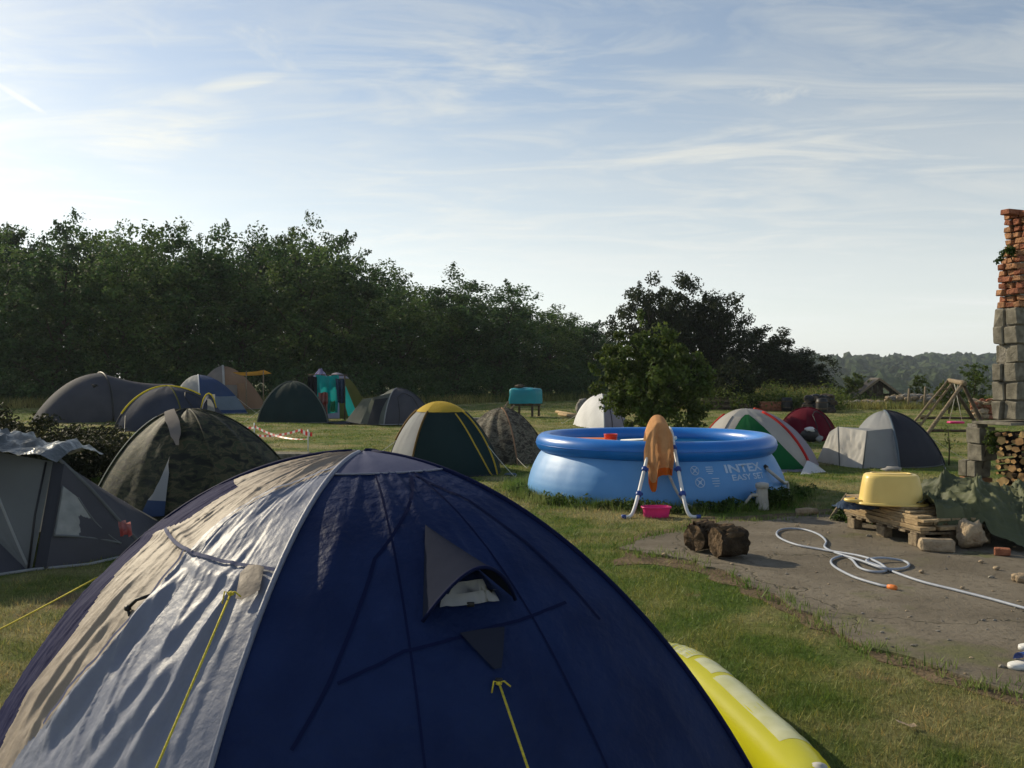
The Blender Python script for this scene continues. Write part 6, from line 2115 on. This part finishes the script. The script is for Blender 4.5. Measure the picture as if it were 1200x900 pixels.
# ------------------------------------------------------------------ hut and things along the back
hx, hy = xx(1029, 60), 60.0
hzv = gh(hx, hy)
hut = thing('wooden_hut', 'low dark wooden hut with a gabled roof before the valley', 'hut', (hx, hy, hzv))
hw, hl = 1.42, 2.4
zE, zR = CAMH - (462 - HZ) * 60 / FPX, CAMH - (444 - HZ) * 60 / FPX
ha = R(12)
hX, hY = Vector((math.cos(ha), -math.sin(ha), 0)), Vector((math.sin(ha), math.cos(ha), 0))
HC = Vector((hx, hy, 0))


def hp3(a, b, z): return HC + hX * a + hY * b + up * z


for q in range(8):
    a0 = -hw + 2 * hw * q / 8; a1 = a0 + 2 * hw / 8 - .03
    def ztop(a): return zE + (zR - zE) * (1 - abs(a) / hw) - .05
    if q in (1, 5): continue
    v = [hp3(a0, 0, hzv), hp3(a1, 0, hzv), hp3(a1, 0, ztop(a1)), hp3(a0, 0, ztop(a0))]
    v += [p + hY * .05 for p in v]
    mk('wall_board', G().add(v, [(0, 1, 2, 3), (7, 6, 5, 4), (0, 4, 5, 1), (1, 5, 6, 2), (2, 6, 7, 3), (3, 7, 4, 0)]), M['wood_dark'], hut, False)
for s_ in (-1, 1):
    mk('wall', G().box(hp3(s_ * (hw - .06), hl / 2, (hzv + zE) / 2), (.06, hl, zE - hzv - .06), (hX, hY, up)), M['wood_dark'], hut, False)
mk('wall', G().box(hp3(0, hl, (hzv + zE) / 2), (2 * hw - .2, .06, zE - hzv), (hX, hY, up)), M['wood_dark'], hut, False)
for s_ in (-1, 1):
    sl_ = (hp3(s_ * (hw + .28), 0, zE - .12 - (zR - zE) * .12) - hp3(0, 0, zR + .05)); ln = sl_.length; sl_.normalize()
    nn = sl_.cross(hY) * (1 if s_ < 0 else -1)
    if nn.z < 0: nn = -nn
    cen = hp3(0, hl / 2 - .2, zR + .05) + sl_ * ln / 2
    mk('roof', G().box(cen, (ln, hl + .7, .07), (sl_, hY, nn), .01), M['roof_tile'], hut, False)
    mk('bargeboard', G().box(hp3(0, -.58, zR + .03) + sl_ * ln / 2 - nn * .03, (ln, .05, .14), (sl_, hY, nn), .01), M['wood_grey'], hut, False)

# rubble wall, wood piles, posts
def rubble(name, label, px0, px1, d0, d1_, H, r, n, mat, seed, cat='rubble wall'):
    rr = random.Random(seed)
    t = thing(name, label, cat, (xx((px0 + px1) / 2, (d0 + d1_) / 2), (d0 + d1_) / 2, gh(xx((px0 + px1) / 2, (d0 + d1_) / 2), (d0 + d1_) / 2)))
    g = G()
    for k in range(n):
        w_ = rr.random()
        d = d0 + (d1_ - d0) * w_ + rr.uniform(-.3, .3)
        x = xx(px0 + (px1 - px0) * w_, d); s_ = r * rr.uniform(.6, 1.3)
        g.rock((x, d, gh(x, d) + H * rr.random() ** 1.2), (s_ * 1.4, s_, s_ * .8), rr.random() * 50, sub=1, rough=.3, mi=rr.randint(0, 1))
    o = mk('stones', g, mat, t, False); o['kind'] = 'stuff'
    return t


rubble('rubble_wall', 'long low wall of grey rubble stones left of the swing frame', 1040, 1135, 46, 44, .62, .15, 380, [M['stone_grey'], M['wood_grey']], 1)
rubble('rubble_heap', 'heap of pale rubble before the dark hut', 985, 1045, 47, 46, .32, .13, 160, [M['stone_grey'], M['stone']], 2, 'rubble heap')
rubble('brick_heap', 'heap of old bricks and pale slabs behind the swing frame', 1140, 1175, 34, 34, .75, .12, 150, [M['brick'], M['stone']], 3, 'brick heap')
rubble('wood_heap', 'dark heap of scrap wood behind the maroon tent', 945, 975, 40.5, 40.5, .75, .17, 130, [M['wood_dark'], M['black']], 4, 'wood heap')
for i, (px, d, h_, lab) in enumerate([(1083, 43, 1.1, 'leaning grey post in front of the rubble wall'), (1064, 44, 1.0, 'short grey post at the left of the rubble wall'), (1128, 43, .9, 'short post in the rubble wall behind the swing')]):
    x = xx(px, d)
    mk('post', G().tube([(x, d, gh(x, d) - .1), (x + .06, d, gh(x, d) + h_)], [.06, .05], 7), M['wood_grey'], None, label=lab, cat='post', group='posts by the rubble wall')
# stacked timber
x0, x1, dd = xx(820, 42), xx(882, 42), 42.0
for i in range(5):
    z = .08 + .125 * i
    L_ = (x1 - x0) * (1 - .06 * i)
    mk('timber', G().box(((x0 + x1) / 2 - .05 * i, dd + .05 * (i % 2), z), (L_, .35, .115), bev=.012, jit=.012), M['wood_grey' if i % 2 else 'wood_dark'], None, False,
       label=['lowest', 'second lowest', 'middle', 'second highest', 'topmost'][i] + ' long beam of the timber stack behind the white-green tent', cat='timber', group='timber stack at the back of the meadow')
tr_c = Vector((xx(904, 41.5), 41.5, 0))
tro = thing('trough', 'weathered red trough beside the stacked timber', 'trough', tr_c)
mk('body', solid(tub_rows(tr_c, .58, .30, .36, 0, 32, expo=5, prof=[((.92, .9), .0), ((1, 1), .40), ((.95, .92), .40), ((.88, .85), .08)])), M['brick'], tro)
mk('rim', solid(tub_rows(tr_c, .61, .33, .36, 0, 32, expo=5, prof=[((.96, .94), .40), ((1, 1), .395), ((1, 1), .43), ((.92, .88), .43), ((.92, .88), .405)]), False, False), M['brick_pale'], tro)
for px, d, lab in ((922, 41.2, 'dark barrel right of the red trough'), (963, 39.6, 'dark barrel in front of the scrap wood heap')):
    b_ = Vector((xx(px, d), d, 0)); br = thing('barrel', lab, 'barrel', b_, 'dark barrels at the back of the meadow')
    mk('body', G().lathe([(0, 0), (.22, 0), (.25, .15), (.26, .3), (.25, .45), (.22, .62), (0, .62)], b_, 18), M['black'], br)
    mk('hoop', G().lathe([(.25, .14), (.268, .15), (.268, .19), (.25, .20)], b_, 18), M['wood_dark'], br)
    mk('hoop', G().lathe([(.25, .42), (.268, .43), (.268, .47), (.25, .48)], b_, 18), M['wood_dark'], br)
# low boards and rubbish near the white tent
for i, (pa, pb, lab) in enumerate([((652, 484), (678, 488), 'upper pale pole lying on the grass beside the white tent'), ((655, 487), (676, 490), 'lower pale pole lying on the grass beside the white tent')]):
    mk('pole', G().tube([at(*pa) + up * .06, at(*pb) + up * .05], .06, 7), M['plank'], None, label=lab, cat='pole', group='poles lying beside the white tent')
stone('stone', 'dark lump on the grass behind the white tent', Vector((xx(683, 37), 37, .30)), (.30, .28, .38), 6, M['stone_grey'])
# turquoise covered hutch
hc = Vector((xx(616, 36), 36, 0))
hu = thing('hutch', 'box hutch on legs under a turquoise tarpaulin before the wood', 'hutch', hc)
hr = R(-28); HX_, HY_ = Vector((math.cos(hr), math.sin(hr), 0)), Vector((-math.sin(hr), math.cos(hr), 0))
for a in (-.45, .45):
    for b in (-.30, .30): mk('leg', G().box(hc + HX_ * a + HY_ * b + up * .22, (.07, .07, .44), (HX_, HY_, up)), M['wood_dark'], hu, False)
mk('body', G().box(hc + up * .62, (1.02, .72, .40), (HX_, HY_, up), .01), M['wood_dark'], hu, False)
rows = tub_rows(hc, .60, .45, 1, 0, 40, rot=hr, expo=6, prof=[((1.0, 1.0), .52), ((1.01, 1.02), .66), ((.99, 1.0), .85), ((1.0, 1.0), 1.06), ((.9, .85), 1.12), ((.5, .5), 1.15), ((.05, .05), 1.17)])
rows = [[p + Vector((.03 * mnoise.noise(p * 4), .03 * mnoise.noise(p * 5), .035 * mnoise.noise(p * 3.5))) for p in r] for r in rows]
mk('cover', solid(rows, False, True), M['turq_tarp'], hu)
stone('bundle', 'brown bundle lying on the turquoise hutch', hc + Vector((-.25, -.1, 1.20)), (.18, .14, .09), 9, M['wood_dark'], cat='bundle')
# concrete edge and sticks behind the brown camouflage tent
mk('stone_slab', G().box(Vector((xx(562, 22), 22, .30)), (1.1, .4, .60), (Vector((1, .1, 0)), Vector((-.1, 1, 0)), up), .02, jit=.01), M['stone_grey'], None, False, label='grey concrete trough end behind the brown camouflage tent', cat='stone slab')
cbr = [(xx(575, 24), 24), (xx(590, 24.3), 24.3), (xx(583, 23.7), 23.7)]
for i, (x, y) in enumerate(cbr):
    mk('stick', G().tube([(x - .35, y, .25 + .06 * i), (x + .1, y + .1, .55 + .05 * i), (x + .3, y + .1, .72 + .12 * i)], [.04, .035, .02], 6), M['wood_grey'], None, label=['lowest', 'middle', 'highest'][i] + ' dry branch of the pile behind the brown camouflage tent', cat='branch', group='dry branches piled behind the camouflage tent')
sl0 = at(337, 537)
mk('stone_slab', G().box(sl0 + up * .06, (.86, .5, .10), (Vector((1, .12, 0)), Vector((-.12, 1, 0)), up), .012, jit=.01), M['block'], None, False, label='flat grey concrete slab on the grass beyond the navy tent', cat='stone slab')

# barrier tape on thin posts
bt = thing('barrier_tape', 'red and white barrier tape strung on thin posts between the tents', 'barrier tape', at(330, 522))
pa, pb = at(298, 521), at(361, 531)
pc2 = at(272, 515)
mk('post', G().tube([pa, pa + up * .52], .014, 6), M['white_plastic'], bt)
mk('post', G().tube([pb, pb + up * .50], .014, 6), M['white_plastic'], bt)


def tape(a, b, sag, parent, n=14, h=.05, tw_=0.0):
    g = G()
    a, b = Vector(a), Vector(b)
    for k in range(n):
        q = []
        for w_ in (k / n, (k + 1) / n):
            p = a.lerp(b, w_) - up * (sag * 4 * w_ * (1 - w_))
            an = tw_ * w_
            o = Vector((0, math.sin(an) * h / 2, math.cos(an) * h / 2))
            q += [p - o, p + o]
        g.add([q[0], q[2], q[3], q[1]], [(0, 1, 2, 3)], k % 2)
    mk('tape', g, [M['tape_red'], M['tape_white']], parent, False)


tape(pc2 + up * .38, pa + up * .40, .03, bt, 8)
tape(pa + up * .44, pb + up * .30, .10, bt, 22, tw_=1.5)
tape(pa + up * .22, pb + up * .46 + Vector((-.3, .6, 0)), .06, bt, 18)
tape(pb + up * .46 + Vector((-.16, 0, .02)), pb + up * .40 + Vector((.10, -.05, 0)), .02, bt, 5, .09)
tape(pc2 + up * .20, pa + up * .20, .03, bt, 8)
# white stake bits beside the tents
mk('litter', G().rock(at(598, 0 + 557) + up * .02, (.12, .06, .03), 3, sub=1), M['blue_grey'], None, label='scrap of pale blue plastic on the grass right of the yellow capped tent', cat='litter')
lf = at(1062, 855)
mk('dry_leaf', G().grid([[lf + Vector((.03 * (j - 1.5), .018 * (i - 1), .03 + .012 * math.cos(j * 1.4))) for j in range(4)] for i in range(3)]), M['stone'], None, label='single pale dry leaf on the grass near the bottom edge', cat='leaf')

# ------------------------------------------------------------------ grass, weeds
def poly_inside(poly, X, Y):
    ins = np.zeros(len(X), bool)
    n = len(poly)
    for i in range(n):
        x0_, y0_ = poly[i].x, poly[i].y; x1_, y1_ = poly[(i + 1) % n].x, poly[(i + 1) % n].y
        c = (y0_ > Y) != (y1_ > Y)
        with np.errstate(divide='ignore', invalid='ignore'):
            xi = (x1_ - x0_) * (Y - y0_) / (y1_ - y0_) + x0_
        ins ^= c & (X < xi)
    return ins


def value_noise(X, Y, s, seed):
    """Cheap smooth 2-D noise in 0..1 for patchy growth."""
    r = np.random.default_rng(seed); T_ = r.random((64, 64))
    x, y = X * s, Y * s
    i, j = np.floor(x).astype(int), np.floor(y).astype(int)
    fx, fy = x - i, y - j
    fx, fy = fx * fx * (3 - 2 * fx), fy * fy * (3 - 2 * fy)
    g_ = lambda a, b: T_[a % 64, b % 64]
    return (g_(i, j) * (1 - fx) + g_(i + 1, j) * fx) * (1 - fy) + (g_(i, j + 1) * (1 - fx) + g_(i + 1, j + 1) * fx) * fy


def blades(X, Y, Hh, Wd, rng, lean=.5):
    n = len(X)
    a = rng.random(n) * 2 * math.pi
    z0 = gz(X, Y)
    dx, dy = np.cos(a), np.sin(a)
    l = lean * rng.random(n) * Hh; b = rng.random(n) * 2 * math.pi
    V = np.empty((n, 3, 3))
    V[:, 0] = np.stack([X - dx * Wd / 2, Y - dy * Wd / 2, z0 - .005], 1)
    V[:, 1] = np.stack([X + dx * Wd / 2, Y + dy * Wd / 2, z0 - .005], 1)
    V[:, 2] = np.stack([X + np.cos(b) * l, Y + np.sin(b) * l, z0 + Hh], 1)
    return V.reshape(-1, 3), np.arange(n * 3).reshape(n, 3)


# grit and crumbs scattered on the slab
gv = G()
gr_ = random.Random(5)
for k in range(260):
    px, py = gr_.uniform(735, 1215), 600 + 215 * gr_.random() ** 1.4
    q0 = at(px, py, SLAB_Z)
    if not poly_inside(slab_edge, np.array([q0.x]), np.array([q0.y]))[0]: continue
    s_ = gr_.uniform(.004, .013) * (2 if gr_.random() < .06 else 1)
    gv.rock(q0 + up * s_ * .3, (s_ * 1.3, s_, s_ * .7), k, sub=1, rough=.3, mi=gr_.randint(0, 2))
mk('gravel', gv, [M['stone'], M['mortar'], M['stone_grey']], None, False, kind='stuff', label='grit and crumbs scattered over the concrete yard')

rng = np.random.default_rng(21)
NB_ = 480000
Yg = 2.6 * (62 / 2.6) ** (rng.random(NB_) ** 1.12)
Xg = (rng.random(NB_) * 2 - 1) * (0.64 * Yg + .6)
ok = ~poly_inside(slab_edge, Xg, Yg)
ok &= ((Xg - PC.x) ** 2 + (Yg - PC.y) ** 2) > 1.86 ** 2
ok &= ~((((Xg - ax_) / 1.35) ** 2 + ((Yg - ay_) / 1.25) ** 2) < 1)
soil = poly_inside(soil_poly, Xg, Yg)
ok &= ~(soil & (rng.random(NB_) > .22))
pn = value_noise(Xg, Yg, .9, 3) * .6 + value_noise(Xg, Yg, 3.1, 4) * .4
ok &= rng.random(NB_) < (.30 + 1.0 * smooth01(.30, .55, pn))
Xg, Yg, pn = Xg[ok], Yg[ok], pn[ok]
edge = smooth01(2.6, 2.0, np.hypot(Xg - PC.x, Yg - PC.y))
Hg = (.014 + .026 * rng.random(len(Xg))) * (.65 + .9 * pn) * (1 + .8 * edge) * (1 + .25 * smooth01(10, 40, Yg))
Wg = .0048 * (Yg / 4.5) ** .85 * (.7 + .6 * rng.random(len(Xg)))
V, F = blades(Xg, Yg, Hg, Wg, rng, 1.6)
k = .65 + .75 * rng.random(len(Xg)); yl = rng.random(len(Xg)) < .18
T = np.stack([k * np.where(yl, 1.7, 1.0), k * np.where(yl, 1.35, 1.05), k * np.where(yl, 1.2, 1.0)], 1)
np_mesh('grass', V, F, M['blades'], tint=T, kind='stuff', label='short mown grass of the camp meadow')

# taller tufts: round the pool, along the slab edge, by the wood
tX, tY, tH = [], [], []
for k in range(520):
    a = rng.random() * 2 * math.pi
    r = 1.90 + abs(rng.normal()) * .16
    n_ = 14
    cx, cy = PC.x + r * math.cos(a), PC.y + r * math.sin(a)
    tX += list(cx + rng.normal(size=n_) * .05); tY += list(cy + rng.normal(size=n_) * .05); tH += list(.05 + .11 * rng.random(n_))
for k in range(900):
    p = slab_edge[rng.integers(len(slab_edge))]
    if rng.random() < .35: continue
    q = p + Vector((rng.normal() * .07, rng.normal() * .07, 0))
    n_ = 10
    tX += list(q.x + rng.normal(size=n_) * .03); tY += list(q.y + rng.normal(size=n_) * .03); tH += list(.03 + .06 * rng.random(n_))
tX, tY, tH = map(np.array, (tX, tY, tH))
V, F = blades(tX, tY, tH, .007 + .006 * rng.random(len(tX)), rng, .8)
k = .6 + .7 * rng.random(len(tX))
np_mesh('tall_grass', V, F, M['blades'], tint=np.stack([k * .85, k * 1.1, k * .8], 1), kind='stuff', label='longer grass tufts round the pool and along the concrete')
# broad-leaved weeds at the pool foot
pts = []
for k in range(46):
    a = math.pi + math.pi * (.03 + .94 * rng.random()); r = 1.96 + abs(rng.normal()) * .10
    pts.append((PC.x + r * math.cos(a), PC.y + r * math.sin(a), .05 + .03 * rng.random(), .07 + .05 * rng.random()))
for k in range(26):
    a = wall_angle(868 + 18 * rng.random()); r = 1.93 + .20 * rng.random()
    pts.append((PC.x + r * math.cos(a), PC.y + r * math.sin(a), .05 + .16 * rng.random(), .07 + .04 * rng.random()))
for k in range(30):
    p = at(975 + 60 * rng.random(), 600 + 18 * rng.random()); pts.append((p.x, p.y, .05, .06))
scatter_clumps('weeds', pts, 55, .05, M['leaf_weed'], 'low leafy weeds at the foot of the pool', 9)

# tall straw weeds at the back right and along the wood
wX, wY, wH = [], [], []
for k in range(1500):
    px = rng.uniform(795, 1185); d = rng.uniform(42.5, 56)
    cx = xx(px, d); n_ = 16
    hgt = rng.uniform(.5, 1.25) * (1.0 if px < 970 else .42)
    wX += list(cx + rng.normal(size=n_) * .16); wY += list(d + rng.normal(size=n_) * .16); wH += list(hgt * (.5 + .6 * rng.random(n_)))
for k in range(700):
    px = rng.uniform(-110, 760); d = 45.5 + 15 * max(0, (px - 380)) / 340 + rng.uniform(-1, 1.5)
    n_ = 12
    wX += list(xx(px, d) + rng.normal(size=n_) * .2); wY += list(d + rng.normal(size=n_) * .2); wH += list(.25 + .45 * rng.random(n_))
wX, wY, wH = map(np.array, (wX, wY, wH))
V, F = blades(wX, wY, wH, .035 + .025 * rng.random(len(wX)), rng, .9)
k = .6 + .8 * rng.random(len(wX))
np_mesh('tall_weeds', V, F, M['weeds'], tint=np.stack([k, k, k * .9], 1), kind='stuff', label='tall straw and green weeds along the back of the meadow')

# ------------------------------------------------------------------ haze over the valley
hzb = G().box((0, 600, 14), (2400, 1440, 60))
hz_o = mk('haze', hzb, [], None, False, kind='stuff', label='thin pale haze lying over the valley')
hm, N, L = nodes_of('thin haze')
ho_ = N.new('ShaderNodeOutputMaterial'); pv = N.new('ShaderNodeVolumePrincipled')
pv.inputs['Color'].default_value = (0.78, 0.88, 1.0, 1); pv.inputs['Density'].default_value = 0.00022; pv.inputs['Anisotropy'].default_value = 0.25
L.new(pv.outputs[0], ho_.inputs['Volume'])
hz_o.data.materials.append(hm)
